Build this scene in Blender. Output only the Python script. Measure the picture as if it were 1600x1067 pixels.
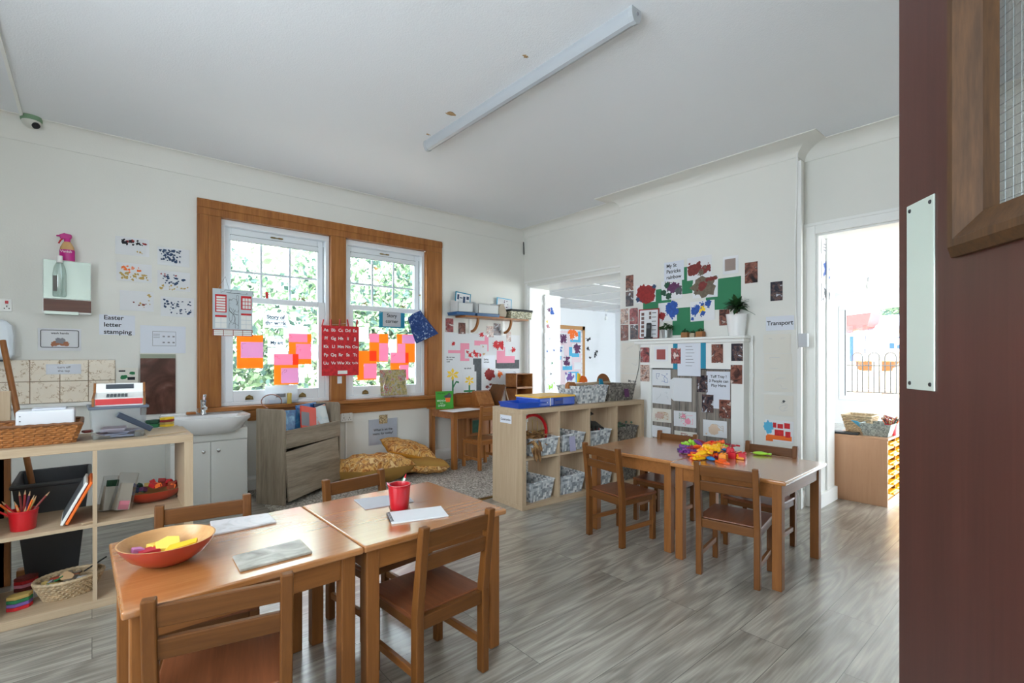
import bpy, bmesh, math, random
import numpy as np
from mathutils import Vector, Matrix, Euler
for o in list(bpy.data.objects):
    bpy.data.objects.remove(o, do_unlink=True)
SC = bpy.context.scene
COL = SC.collection
R = math.radians

# ------------------------------------------------------------------ camera
EYE, YAW, FOC, HORIZON = 1.15, 0.709, 765.0, 560.0      # metres, radians, pixels of a 1600 x 1067 frame
cam_data = bpy.data.cameras.new('camera')
cam_data.sensor_width = 36.0
cam_data.lens = FOC / 1600 * 36.0
cam_data.shift_y = (HORIZON - 533.5) / 1600
cam_data.clip_start = 0.02
cam_data.clip_end = 200
cam = bpy.data.objects.new('camera', cam_data)
cam.location = (0, 0, EYE)
cam.rotation_euler = (R(90), 0, -YAW)
COL.objects.link(cam)
SC.camera = cam

# ------------------------------------------------------------------ sky and lamps
world = bpy.data.worlds.new('sky')
SC.world = world
world.use_nodes = True
wn = world.node_tree
bg = wn.nodes['Background']
bg.inputs['Color'].default_value = (0.80, 0.91, 1.0, 1)
bg.inputs['Strength'].default_value = 5.0
sun_data = bpy.data.lights.new('sun', 'SUN')
sun_data.energy = 9.0
sun_data.angle = R(1.0)
sun_data.color = (1.0, 0.98, 0.95)
sun = bpy.data.objects.new('sun', sun_data)
sun.rotation_euler = Vector((0.25, 1.0, -1.5)).to_track_quat('-Z', 'Y').to_euler()
COL.objects.link(sun)
SC.view_settings.view_transform = 'Standard'
SC.view_settings.look = 'None'
SC.view_settings.gamma = 1.0
SC.view_settings.use_curve_mapping = False
SC.view_settings.exposure = 1.2
SC.cycles.use_denoising = True
SC.cycles.max_bounces = 14
SC.cycles.diffuse_bounces = 7
SC.cycles.transparent_max_bounces = 16
SC.cycles.sample_clamp_indirect = 8.0


def portal(name, loc, rot, sx, sy):
    """daylight coming through an opening: guides the sky's rays, gives no light of its own"""
    l = bpy.data.lights.new(name, 'AREA')
    l.shape = 'RECTANGLE'
    l.size, l.size_y = sx, sy
    l.cycles.is_portal = True
    o = bpy.data.objects.new(name, l)
    o.location = loc
    o.rotation_euler = rot
    COL.objects.link(o)


portal('window_daylight', (1.83, 4.93, 1.55), (R(-90), 0, 0), 2.4, 1.8)
portal('next_room_daylight', (10.15, 0.4, 1.3), (R(90), 0, R(90)), 5.2, 1.9)
portal('left_fill_opening', (-1.45, 1.1, 1.6), (R(90), 0, R(-90)), 2.0, 1.5)  # sky rays through the added fill-light opening in the left wall

# ------------------------------------------------------------------ where things stand: the room is measured with the photograph's lens
_V = Vector((math.sin(YAW), math.cos(YAW), 0))
_Rt = Vector((math.cos(YAW), -math.sin(YAW), 0))
_E = Vector((0, 0, EYE))


def _ray(px, py):
    return _V + _Rt * ((px - 800) / FOC) + Vector((0, 0, (HORIZON - py) / FOC))


def PZ(px, py, z=0.0):
    d = _ray(px, py)
    return _E + d * ((z - EYE) / d.z)


def PX(px, py, x):
    d = _ray(px, py)
    return _E + d * (x / d.x)


def PY(px, py, y):
    d = _ray(px, py)
    return _E + d * (y / d.y)


BW = 4.71      # window wall, y
RW = 4.245     # right-hand wall, x
BX = 4.10      # chimney breast face, x
CEIL = 2.79


# ------------------------------------------------------------------ mesh builder
class MB:
    def __init__(s):
        s.v, s.f, s.m, s.sm = [], [], [], []

    def add(s, vs, fs, mi=0, smooth=False, mat=None):
        n = len(s.v)
        for p in vs:
            p = Vector(p)
            s.v.append(tuple(mat @ p) if mat is not None else tuple(p))
        for f in fs:
            s.f.append([n + i for i in f])
            s.m.append(mi)
            s.sm.append(smooth)
        return s

    def box(s, x0, x1, y0, y1, z0, z1, mi=0, mat=None):
        v = [(x0, y0, z0), (x1, y0, z0), (x1, y1, z0), (x0, y1, z0), (x0, y0, z1), (x1, y0, z1), (x1, y1, z1), (x0, y1, z1)]
        f = [(0, 3, 2, 1), (4, 5, 6, 7), (0, 1, 5, 4), (1, 2, 6, 5), (2, 3, 7, 6), (3, 0, 4, 7)]
        return s.add(v, f, mi, False, mat)

    def taper(s, b, t, z0, z1, mi=0, mat=None):
        """b, t = (x0, x1, y0, y1) at the bottom and the top"""
        v = [(b[0], b[2], z0), (b[1], b[2], z0), (b[1], b[3], z0), (b[0], b[3], z0), (t[0], t[2], z1), (t[1], t[2], z1), (t[1], t[3], z1), (t[0], t[3], z1)]
        f = [(0, 3, 2, 1), (4, 5, 6, 7), (0, 1, 5, 4), (1, 2, 6, 5), (2, 3, 7, 6), (3, 0, 4, 7)]
        return s.add(v, f, mi, False, mat)

    def prism(s, poly, a, b, axis='z', mi=0, mat=None, smooth=False):
        """poly: 2-D outline, swept from a to b along an axis"""
        def P(u, w, t):
            return {'z': (u, w, t), 'y': (u, t, w), 'x': (t, u, w)}[axis]
        n = len(poly)
        v = [P(u, w, a) for u, w in poly] + [P(u, w, b) for u, w in poly]
        f = [tuple(range(n))[::-1], tuple(range(n, 2 * n))] + [(i, (i + 1) % n, n + (i + 1) % n, n + i) for i in range(n)]
        return s.add(v, f, mi, smooth, mat)

    def lathe(s, prof, n=32, mi=0, mat=None, sx=1.0, sy=1.0, cap=True):
        v, f = [], []
        for r, z in prof:
            for k in range(n):
                a = 2 * math.pi * k / n
                v.append((r * math.cos(a) * sx, r * math.sin(a) * sy, z))
        for i in range(len(prof) - 1):
            for k in range(n):
                f.append((i * n + k, i * n + (k + 1) % n, (i + 1) * n + (k + 1) % n, (i + 1) * n + k))
        if cap:
            f.append(tuple(range(n))[::-1])
            f.append(tuple(range((len(prof) - 1) * n, len(prof) * n)))
        return s.add(v, f, mi, True, mat)

    def tube(s, pts, r, n=8, mi=0, mat=None, closed=False):
        pts = [Vector(p) for p in pts]
        rs = r if isinstance(r, (list, tuple)) else [r] * len(pts)
        v, f = [], []
        up = None
        for i, p in enumerate(pts):
            a = pts[i - 1] if (i > 0 or closed) else p
            b = pts[(i + 1) % len(pts)] if (i < len(pts) - 1 or closed) else p
            d = (b - a).normalized()
            if up is None:
                up = Vector((0, 0, 1)) if abs(d.z) < 0.9 else Vector((1, 0, 0))
            x = d.cross(up)
            if x.length < 1e-5:
                x = d.orthogonal()
            x.normalize()
            y = x.cross(d).normalized()
            up = y
            for k in range(n):
                t = 2 * math.pi * k / n
                v.append(p + (x * math.cos(t) + y * math.sin(t)) * rs[i])
        m = len(pts)
        for i in range(m if closed else m - 1):
            j = (i + 1) % m
            for k in range(n):
                f.append((i * n + k, i * n + (k + 1) % n, j * n + (k + 1) % n, j * n + k))
        if not closed:
            f.append(tuple(range(n))[::-1])
            f.append(tuple(range((m - 1) * n, m * n)))
        return s.add(v, f, mi, True, mat)

    def build(s, name, mats, parent=None, loc=(0, 0, 0), rot=(0, 0, 0), bevel=0.0, seg=2, sharp=35):
        me = bpy.data.meshes.new(name)
        me.from_pydata(s.v, [], s.f)
        if not isinstance(mats, (list, tuple)):
            mats = [mats]
        for m in mats:
            me.materials.append(m)
        me.polygons.foreach_set('material_index', s.m)
        me.polygons.foreach_set('use_smooth', s.sm)
        bm = bmesh.new()
        bm.from_mesh(me)
        bmesh.ops.recalc_face_normals(bm, faces=bm.faces)
        bm.to_mesh(me)
        bm.free()
        if any(s.sm):
            me.set_sharp_from_angle(angle=R(sharp))
        me.update()
        o = bpy.data.objects.new(name, me)
        COL.objects.link(o)
        o.location = loc
        o.rotation_euler = rot
        if parent:
            o.parent = parent
        if bevel > 0:
            b = o.modifiers.new('edge', 'BEVEL')
            b.width = bevel
            b.segments = seg
            b.limit_method = 'ANGLE'
            b.angle_limit = R(40)
            b.harden_normals = False
        return o


def tag(o, label, cat, group=None, kind=None):
    o['label'] = label
    o['category'] = cat
    if group:
        o['group'] = group
    if kind:
        o['kind'] = kind
    return o


def struct(o, kind='structure'):
    o['kind'] = kind
    return o


def thing(name, label, cat, loc=(0, 0, 0), rz=0.0, group=None):
    o = bpy.data.objects.new(name, None)
    o.empty_display_size = 0.05
    COL.objects.link(o)
    o.location = loc
    o.rotation_euler = (0, 0, rz)
    return tag(o, label, cat, group)


def copy_tree(o, parent=None):
    c = o.copy()
    COL.objects.link(c)
    if parent:
        c.parent = parent
    for ch in list(o.children):
        copy_tree(ch, c)
    return c


# ------------------------------------------------------------------ materials
def srgb(r, g, b):
    def f(c):
        c /= 255.0
        return c / 12.92 if c <= 0.04045 else ((c + 0.055) / 1.055) ** 2.4
    return (f(r), f(g), f(b), 1.0)


def newmat(name):
    m = bpy.data.materials.new(name)
    m.use_nodes = True
    t = m.node_tree
    return m, t, t.nodes['Principled BSDF'], t.nodes, t.links


def plain(name, rgb, rough=0.5, metal=0.0, coat=0.0, spec=0.5, var=0.0, vscale=8.0, bump=0.0, bscale=200.0):
    m, t, b, N, L = newmat(name)
    c = srgb(*rgb)
    b.inputs['Roughness'].default_value = rough
    b.inputs['Metallic'].default_value = metal
    b.inputs['Specular IOR Level'].default_value = spec
    if coat:
        b.inputs['Coat Weight'].default_value = coat
        b.inputs['Coat Roughness'].default_value = 0.12
    b.inputs['Base Color'].default_value = c
    if var > 0:
        tc = N.new('ShaderNodeTexCoord')
        nz = N.new('ShaderNodeTexNoise')
        nz.inputs['Scale'].default_value = vscale
        nz.inputs['Detail'].default_value = 5
        L.new(tc.outputs['Object'], nz.inputs['Vector'])
        rp = N.new('ShaderNodeValToRGB')
        rp.color_ramp.elements[0].position = 0.3
        rp.color_ramp.elements[1].position = 0.7
        rp.color_ramp.elements[0].color = tuple(max(0, x * (1 - var)) for x in c[:3]) + (1,)
        rp.color_ramp.elements[1].color = tuple(min(1, x * (1 + var * 0.6)) for x in c[:3]) + (1,)
        L.new(nz.outputs['Fac'], rp.inputs['Fac'])
        L.new(rp.outputs['Color'], b.inputs['Base Color'])
    if bump > 0:
        tc = N.new('ShaderNodeTexCoord')
        nz = N.new('ShaderNodeTexNoise')
        nz.inputs['Scale'].default_value = bscale
        nz.inputs['Detail'].default_value = 3
        L.new(tc.outputs['Object'], nz.inputs['Vector'])
        bp = N.new('ShaderNodeBump')
        bp.inputs['Strength'].default_value = bump
        bp.inputs['Distance'].default_value = 0.004
        L.new(nz.outputs['Fac'], bp.inputs['Height'])
        L.new(bp.outputs['Normal'], b.inputs['Normal'])
    return m


def wood(name, dark, light, axis='z', scale=1.0, rough=0.4, coat=0.0, grain=1.0, stretch=14.0):
    """grain runs along one axis of the part's own coordinates"""
    m, t, b, N, L = newmat(name)
    tc = N.new('ShaderNodeTexCoord')
    oi = N.new('ShaderNodeObjectInfo')
    mul = N.new('ShaderNodeMath')
    mul.operation = 'MULTIPLY'
    mul.inputs[1].default_value = 37.0
    L.new(oi.outputs['Random'], mul.inputs[0])
    addv = N.new('ShaderNodeVectorMath')
    addv.operation = 'ADD'
    L.new(tc.outputs['Object'], addv.inputs[0])
    L.new(mul.outputs[0], addv.inputs[1])
    mp = N.new('ShaderNodeMapping')
    s = [22.0 * scale] * 3
    s['xyz'.index(axis)] = 22.0 * scale / stretch
    mp.inputs['Scale'].default_value = s
    L.new(addv.outputs[0], mp.inputs['Vector'])
    n1 = N.new('ShaderNodeTexNoise')
    n1.inputs['Scale'].default_value = 1.0
    n1.inputs['Detail'].default_value = 6
    n1.inputs['Roughness'].default_value = 0.62
    n1.inputs['Distortion'].default_value = 0.6
    L.new(mp.outputs['Vector'], n1.inputs['Vector'])
    n2 = N.new('ShaderNodeTexNoise')
    n2.inputs['Scale'].default_value = 6.0
    n2.inputs['Detail'].default_value = 3
    L.new(mp.outputs['Vector'], n2.inputs['Vector'])
    mx = N.new('ShaderNodeMix')
    mx.data_type = 'FLOAT'
    mx.inputs[0].default_value = 0.3
    L.new(n1.outputs['Fac'], mx.inputs[2])
    L.new(n2.outputs['Fac'], mx.inputs[3])
    rp = N.new('ShaderNodeValToRGB')
    rp.color_ramp.elements[0].position = 0.5 - 0.22 / grain
    rp.color_ramp.elements[1].position = 0.5 + 0.22 / grain
    rp.color_ramp.elements[0].color = srgb(*dark)
    rp.color_ramp.elements[1].color = srgb(*light)
    L.new(mx.outputs[0], rp.inputs['Fac'])
    L.new(rp.outputs['Color'], b.inputs['Base Color'])
    b.inputs['Roughness'].default_value = rough
    b.inputs['Specular IOR Level'].default_value = 0.28
    if coat:
        b.inputs['Coat Weight'].default_value = coat
        b.inputs['Coat Roughness'].default_value = 0.18
        if coat > 0.9:
            b.inputs['Coat IOR'].default_value = 1.9
    bp = N.new('ShaderNodeBump')
    bp.inputs['Strength'].default_value = 0.08
    bp.inputs['Distance'].default_value = 0.002
    L.new(mx.outputs[0], bp.inputs['Height'])
    L.new(bp.outputs['Normal'], b.inputs['Normal'])
    return m


def glassy(name, tint=(1, 1, 1), gloss=0.06, rough=0.0):
    """clear pane: lets light straight through, mirrors a little"""
    m, t, b, N, L = newmat(name)
    N.remove(b)
    tr = N.new('ShaderNodeBsdfTransparent')
    tr.inputs['Color'].default_value = tuple(tint) + (1,)
    gl = N.new('ShaderNodeBsdfGlossy')
    gl.inputs['Roughness'].default_value = rough
    lw = N.new('ShaderNodeLayerWeight')
    lw.inputs['Blend'].default_value = 0.25
    mu = N.new('ShaderNodeMath')
    mu.operation = 'MULTIPLY_ADD'
    mu.inputs[1].default_value = 0.4
    mu.inputs[2].default_value = gloss
    L.new(lw.outputs['Fresnel'], mu.inputs[0])
    mx = N.new('ShaderNodeMixShader')
    L.new(mu.outputs[0], mx.inputs[0])
    L.new(tr.outputs[0], mx.inputs[1])
    L.new(gl.outputs[0], mx.inputs[2])
    L.new(mx.outputs[0], N['Material Output'].inputs['Surface'])
    return m


def sheet(name, rgb, trans=0.35, rough=0.6, see=0.0):
    """paper or thin cloth: some light passes through it"""
    m, t, b, N, L = newmat(name)
    c = srgb(*rgb)
    b.inputs['Base Color'].default_value = c
    b.inputs['Roughness'].default_value = rough
    tl = N.new('ShaderNodeBsdfTranslucent')
    tl.inputs['Color'].default_value = c
    mx = N.new('ShaderNodeMixShader')
    mx.inputs[0].default_value = trans
    L.new(b.outputs[0], mx.inputs[1])
    L.new(tl.outputs[0], mx.inputs[2])
    last = mx
    if see > 0:
        tr = N.new('ShaderNodeBsdfTransparent')
        tr.inputs['Color'].default_value = c
        m2 = N.new('ShaderNodeMixShader')
        m2.inputs[0].default_value = see
        L.new(mx.outputs[0], m2.inputs[1])
        L.new(tr.outputs[0], m2.inputs[2])
        last = m2
    L.new(last.outputs[0], N['Material Output'].inputs['Surface'])
    return m


def ramp_noise(name, stops, scale=6.0, rough=0.5, coord='UV', detail=3.0, distort=0.5, voronoi=False, coat=0.0):
    m, t, b, N, L = newmat(name)
    tc = N.new('ShaderNodeTexCoord')
    oi = N.new('ShaderNodeObjectInfo')
    mul = N.new('ShaderNodeMath')
    mul.operation = 'MULTIPLY'
    mul.inputs[1].default_value = 53.0
    L.new(oi.outputs['Random'], mul.inputs[0])
    addv = N.new('ShaderNodeVectorMath')
    addv.operation = 'ADD'
    L.new(tc.outputs[coord], addv.inputs[0])
    L.new(mul.outputs[0], addv.inputs[1])
    if voronoi:
        nz = N.new('ShaderNodeTexVoronoi')
        nz.inputs['Scale'].default_value = scale
        out = nz.outputs['Color']
        sp = N.new('ShaderNodeSeparateColor')
        L.new(out, sp.inputs[0])
        out = sp.outputs[0]
    else:
        nz = N.new('ShaderNodeTexNoise')
        nz.inputs['Scale'].default_value = scale
        nz.inputs['Detail'].default_value = detail
        nz.inputs['Distortion'].default_value = distort
        out = nz.outputs['Fac']
    L.new(addv.outputs[0], nz.inputs['Vector'])
    rp = N.new('ShaderNodeValToRGB')
    e = rp.color_ramp.elements
    while len(e) < len(stops):
        e.new(0.5)
    for k, (p, c) in enumerate(stops):
        e[k].position = p
        e[k].color = srgb(*c)
    L.new(out, rp.inputs['Fac'])
    L.new(rp.outputs['Color'], b.inputs['Base Color'])
    b.inputs['Roughness'].default_value = rough
    if coat:
        b.inputs['Coat Weight'].default_value = coat
    return m


def woven(name, cols, scale=60.0, rough=0.6):
    """flat woven strips: a checker of light, grey and dark bands"""
    m, t, b, N, L = newmat(name)
    tc = N.new('ShaderNodeTexCoord')
    mp = N.new('ShaderNodeMapping')
    mp.inputs['Scale'].default_value = (scale,) * 3
    L.new(tc.outputs['Object'], mp.inputs['Vector'])
    fl = N.new('ShaderNodeVectorMath')
    fl.operation = 'FLOOR'
    L.new(mp.outputs['Vector'], fl.inputs[0])
    wn_ = N.new('ShaderNodeTexWhiteNoise')
    L.new(fl.outputs[0], wn_.inputs['Vector'])
    rp = N.new('ShaderNodeValToRGB')
    rp.color_ramp.interpolation = 'CONSTANT'
    e = rp.color_ramp.elements
    while len(e) < len(cols):
        e.new(0.5)
    for k, c in enumerate(cols):
        e[k].position = k / len(cols)
        e[k].color = srgb(*c)
    L.new(wn_.outputs['Value'], rp.inputs['Fac'])
    L.new(rp.outputs['Color'], b.inputs['Base Color'])
    ck = N.new('ShaderNodeTexChecker')
    ck.inputs['Scale'].default_value = 1.0
    L.new(mp.outputs['Vector'], ck.inputs['Vector'])
    bp = N.new('ShaderNodeBump')
    bp.inputs['Strength'].default_value = 0.5
    bp.inputs['Distance'].default_value = 0.004
    L.new(ck.outputs['Fac'], bp.inputs['Height'])
    L.new(bp.outputs['Normal'], b.inputs['Normal'])
    b.inputs['Roughness'].default_value = rough
    return m


M = {}
M['wall'] = plain('white_wall_paint', (226, 225, 219), 0.75, var=0.03, vscale=1.2, bump=0.12, bscale=90)
M['ceil'] = plain('stippled_ceiling_paint', (231, 234, 238), 0.85, bump=0.35, bscale=130)
M['white'] = plain('white_gloss_paint', (236, 236, 233), 0.35, var=0.03, vscale=3)
M['upvc'] = plain('white_window_plastic', (232, 236, 240), 0.3)
M['bright'] = plain('next_room_white', (229, 231, 233), 0.7)
M['seal'] = plain('black_window_seal', (60, 66, 74), 0.6)
M['brass'] = plain('aged_brass', (150, 128, 84), 0.35, metal=1.0)
M['chrome'] = plain('chrome', (215, 218, 222), 0.12, metal=1.0)
M['steel'] = plain('brushed_steel', (196, 206, 198), 0.42, metal=0.55, var=0.05, vscale=3)
for ax in 'xyz':
    M['oak_' + ax] = wood('varnished_pine_' + ax, (126, 74, 34), (183, 122, 66), ax, 1.0, 0.35, 0.15, stretch=22)
    M['beech_' + ax] = wood('varnished_beech_' + ax, (116, 70, 32), (156, 100, 52), ax, 1.2, 0.4, 0.05, grain=0.8, stretch=18)
    M['pale_' + ax] = wood('pale_oak_veneer_' + ax, (170, 145, 116), (200, 178, 150), ax, 1.5, 0.5, 0.0, grain=0.8, stretch=26)
    M['grey_' + ax] = wood('grey_oak_board_' + ax, (120, 107, 92), (172, 157, 138), ax, 0.9, 0.5, 0.0, grain=1.2, stretch=12)
M['top'] = wood('beech_table_top', (150, 92, 46), (188, 128, 74), 'x', 1.1, 0.24, 1.0, grain=0.7, stretch=18)
M['seat'] = wood('red_brown_seat_board', (100, 54, 31), (138, 82, 51), 'y', 1.3, 0.36, 0.15, grain=0.8, stretch=20)
M['frame_wood'] = wood('chair_frame_wood', (88, 50, 20), (126, 79, 36), 'z', 1.2, 0.42, 0.0, grain=0.8, stretch=18)
M['slat_wood'] = wood('chair_slat_wood', (80, 46, 18), (118, 73, 33), 'x', 1.2, 0.42, 0.0, grain=0.8, stretch=18)
M['glass'] = glassy('window_glass', (0.97, 0.985, 0.98))
M['black'] = plain('black_plastic', (26, 27, 30), 0.4)
M['ink'] = plain('black_ink', (34, 34, 40), 0.8)
M['blue_ink'] = plain('blue_ink', (58, 66, 130), 0.8)
M['paper'] = sheet('white_paper', (232, 233, 236), 0.12, 0.65)
M['paper_cool'] = sheet('laminated_white_paper', (226, 230, 240), 0.1, 0.3)
M['paper_warm'] = sheet('cream_paper', (228, 224, 214), 0.1, 0.6)
M['glass_paper'] = sheet('backlit_white_paper', (240, 243, 246), 0.65, 0.6)
M['red'] = plain('red_plastic', (196, 26, 36), 0.3, coat=0.2)
M['crimson'] = plain('crimson_enamel', (186, 24, 38), 0.28, coat=0.3)

# ================================================================== SETTING
def floor_mat():
    m, t, b, N, L = newmat('grey_laminate_planks')
    tc = N.new('ShaderNodeTexCoord')
    br = N.new('ShaderNodeTexBrick')
    br.offset = 0.37
    br.inputs['Scale'].default_value = 1.0
    br.inputs['Color1'].default_value = (0, 0, 0, 1)
    br.inputs['Color2'].default_value = (1, 1, 1, 1)
    br.inputs['Mortar'].default_value = (0.5, 0.5, 0.5, 1)
    br.inputs['Mortar Size'].default_value = 0.0012
    br.inputs['Mortar Smooth'].default_value = 0.0
    br.inputs['Brick Width'].default_value = 1.28
    br.inputs['Row Height'].default_value = 0.19
    L.new(tc.outputs['Object'], br.inputs['Vector'])
    sc = N.new('ShaderNodeVectorMath')
    sc.operation = 'SCALE'
    sc.inputs['Scale'].default_value = 17.0
    L.new(br.outputs['Color'], sc.inputs[0])
    ad = N.new('ShaderNodeVectorMath')
    ad.operation = 'ADD'
    L.new(tc.outputs['Object'], ad.inputs[0])
    L.new(sc.outputs[0], ad.inputs[1])
    mp = N.new('ShaderNodeMapping')
    mp.inputs['Scale'].default_value = (0.85, 5.5, 1)
    L.new(ad.outputs[0], mp.inputs['Vector'])
    n1 = N.new('ShaderNodeTexNoise')
    n1.inputs['Scale'].default_value = 1.0
    n1.inputs['Detail'].default_value = 2.0
    n1.inputs['Distortion'].default_value = 0.35
    L.new(mp.outputs['Vector'], n1.inputs['Vector'])
    mu = N.new('ShaderNodeMath')
    mu.operation = 'MULTIPLY'
    mu.inputs[1].default_value = 52.0
    L.new(n1.outputs['Fac'], mu.inputs[0])
    sn = N.new('ShaderNodeMath')
    sn.operation = 'SINE'
    L.new(mu.outputs[0], sn.inputs[0])
    mp2 = N.new('ShaderNodeMapping')
    mp2.inputs['Scale'].default_value = (6, 130, 1)
    L.new(ad.outputs[0], mp2.inputs['Vector'])
    n2 = N.new('ShaderNodeTexNoise')
    n2.inputs['Scale'].default_value = 1.0
    n2.inputs['Detail'].default_value = 4
    L.new(mp2.outputs['Vector'], n2.inputs['Vector'])
    n3 = N.new('ShaderNodeTexNoise')
    n3.inputs['Scale'].default_value = 1.6
    n3.inputs['Detail'].default_value = 2
    L.new(ad.outputs[0], n3.inputs['Vector'])
    # grain = 0.5 + 0.13*rings + 0.5*(streaks-0.5) + 0.5*(patches-0.5)
    a1 = N.new('ShaderNodeMath'); a1.operation = 'MULTIPLY_ADD'
    a1.inputs[1].default_value = 0.13; a1.inputs[2].default_value = -0.10
    L.new(sn.outputs[0], a1.inputs[0])
    a2 = N.new('ShaderNodeMath'); a2.operation = 'MULTIPLY_ADD'
    a2.inputs[1].default_value = 0.75
    L.new(n2.outputs['Fac'], a2.inputs[0]); L.new(a1.outputs[0], a2.inputs[2])
    a3 = N.new('ShaderNodeMath'); a3.operation = 'MULTIPLY_ADD'
    a3.inputs[1].default_value = 0.45
    L.new(n3.outputs['Fac'], a3.inputs[0]); L.new(a2.outputs[0], a3.inputs[2])
    rp = N.new('ShaderNodeValToRGB')
    e = rp.color_ramp.elements
    e[0].position = 0.16; e[0].color = srgb(112, 106, 97)
    e[1].position = 0.88; e[1].color = srgb(190, 184, 172)
    q = e.new(0.5); q.color = srgb(150, 144, 134)
    L.new(a3.outputs[0], rp.inputs['Fac'])
    mx = N.new('ShaderNodeMix'); mx.data_type = 'RGBA'
    L.new(br.outputs['Fac'], mx.inputs[0])
    L.new(rp.outputs['Color'], mx.inputs[6])
    mx.inputs[7].default_value = srgb(84, 80, 74)
    L.new(mx.outputs[2], b.inputs['Base Color'])
    rr = N.new('ShaderNodeMath'); rr.operation = 'MULTIPLY_ADD'
    rr.inputs[1].default_value = 0.2; rr.inputs[2].default_value = 0.24
    L.new(n2.outputs['Fac'], rr.inputs[0])
    L.new(rr.outputs[0], b.inputs['Roughness'])
    bp = N.new('ShaderNodeBump'); bp.inputs['Strength'].default_value = 0.12; bp.inputs['Distance'].default_value = 0.002
    L.new(n2.outputs['Fac'], bp.inputs['Height'])
    L.new(bp.outputs['Normal'], b.inputs['Normal'])
    b.inputs['Coat Weight'].default_value = 0.8
    b.inputs['Coat IOR'].default_value = 1.75
    b.inputs['Coat Roughness'].default_value = 0.24
    return m


M['floor'] = floor_mat()
NB = 7.7       # back wall of the room beyond, y
struct(MB().box(-1.5, 4.62, -2.6, 4.95, -0.1, 0).box(4.62, 10.2, -2.6, NB + 0.15, -0.1, 0).build('floor', M['floor']))
struct(MB().box(-1.5, 4.66, -2.6, 4.95, CEIL, CEIL + 0.15).build('ceiling', M['ceil']))

# window wall with one wide opening
WX0, WX1 = PY(330, 500, BW).x, PY(679, 500, BW).x
WZ0, WZ1 = 0.74, 2.45
w = MB()
w.box(-1.5, WX0, BW, 4.93, 0, CEIL).box(WX1, 4.66, BW, 4.93, 0, CEIL).box(WX0, WX1, BW, 4.93, 0, WZ0).box(WX0, WX1, BW, 4.93, WZ1, CEIL)
struct(w.build('wall_back', M['wall']))
# left wall (beside the camera) with an added, unseen opening that lets in fill light
w = MB()
w.box(-1.5, -1.3, -0.4, 0.1, 0, CEIL).box(-1.5, -1.3, 2.1, BW, 0, CEIL).box(-1.5, -1.3, 0.1, 2.1, 0, 0.85).box(-1.5, -1.3, 0.1, 2.1, 2.35, CEIL)
struct(w.build('wall_left', M['wall']))
# wall with the doorway the photograph is taken from
w = MB()
w.box(-1.3, -0.42, -0.4, -0.3, 0, CEIL).box(0.5, RW, -0.4, -0.3, 0, CEIL).box(-0.42, 0.5, -0.4, -0.3, 2.05, CEIL)
struct(w.build('wall_front', M['wall']))
struct(MB().box(-1.5, 3.0, -2.1, -2.0, 0, CEIL).build('wall_light_block', M['wall']))  # unseen wall behind the camera, added to cut the fill light
# right wall: wide opening, chimney breast, doorway
OPY0, OPY1, OPZ = 3.15, 4.62, 2.075
DRY0, DRY1, DRZ = 0.50, 1.342, 2.109
w = MB()
w.box(RW, 4.62, OPY1, BW, 0, CEIL).box(RW, 4.62, OPY0, OPY1, OPZ, CEIL).box(RW, 4.62, DRY1, OPY0, 0, CEIL)
w.box(BX, RW, 1.423, 3.081, 0, CEIL)
w.box(RW, 4.62, DRY0, DRY1, DRZ, CEIL).box(RW, 4.62, -0.4, DRY0, 0, CEIL)
struct(w.build('wall_right', M['wall']))


def cove(name, a, b, out, drop, axis):
    """concave moulding between wall and ceiling; axis x = along the window wall, y = along the right wall"""
    pts = [(0, 0), (0, -drop - 0.004), (0.007, -drop - 0.004), (0.007, -drop)]
    for k in range(1, 8):
        t = k / 8 * math.pi / 2
        pts.append((0.007 + (out - 0.007) * (1 - math.cos(t)), -0.006 - (drop - 0.006) * (1 - math.sin(t))))
    pts += [(out, -0.006), (out + 0.004, -0.006), (out + 0.004, 0)]
    mb = MB()
    if axis == 'x':
        mb.prism([(BW - u, CEIL + v) for u, v in pts], a, b, 'x', smooth=True)
    else:
        face = RW if name != 'trim_3' else BX
        mb.prism([(face - u, CEIL + v) for u, v in pts], a, b, 'y', smooth=True)
    return struct(mb.build(name, M['wall']))


cove('trim_1', -1.3, RW, 0.07, 0.155, 'x')
cove('trim_2', 3.08, BW, 0.12, 0.09, 'y')
cove('trim_4', -0.3, 1.423, 0.12, 0.10, 'y')


def breast_cove():
    out, drop = 0.18, 0.095
    prof = [(0, -drop - 0.004), (0.006, -drop - 0.004), (0.006, -drop)] + [(0.006 + (out - 0.006) * (1 - math.cos(k / 9 * math.pi / 2)), -0.006 - (drop - 0.006) * (1 - math.sin(k / 9 * math.pi / 2))) for k in range(1, 9)] + [(out, -0.006), (out + 0.004, -0.006), (out + 0.004, 0)]
    m = MB()
    n = len(prof)
    v = []
    for ring in ((RW, 3.081, 0, 1), (BX, 3.081, 1, 1), (BX, 1.423, 1, -1), (RW, 1.423, 0, -1)):
        for (u, z) in prof:
            v.append((ring[0] - u * ring[2], ring[1] + u * ring[3], CEIL + z))
    f = [(r * n + i, r * n + i + 1, (r + 1) * n + i + 1, (r + 1) * n + i) for r in range(3) for i in range(n - 1)]
    m.add(v, f, 0, True)
    return struct(m.build('trim_3', M['wall']))


breast_cove()
# picture rail over the wide opening and thin line on the chimney breast
struct(MB().box(RW - 0.012, RW, 3.08, 4.70, 2.118, 2.14).build('trim_5', M['white'], bevel=0.004))

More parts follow.
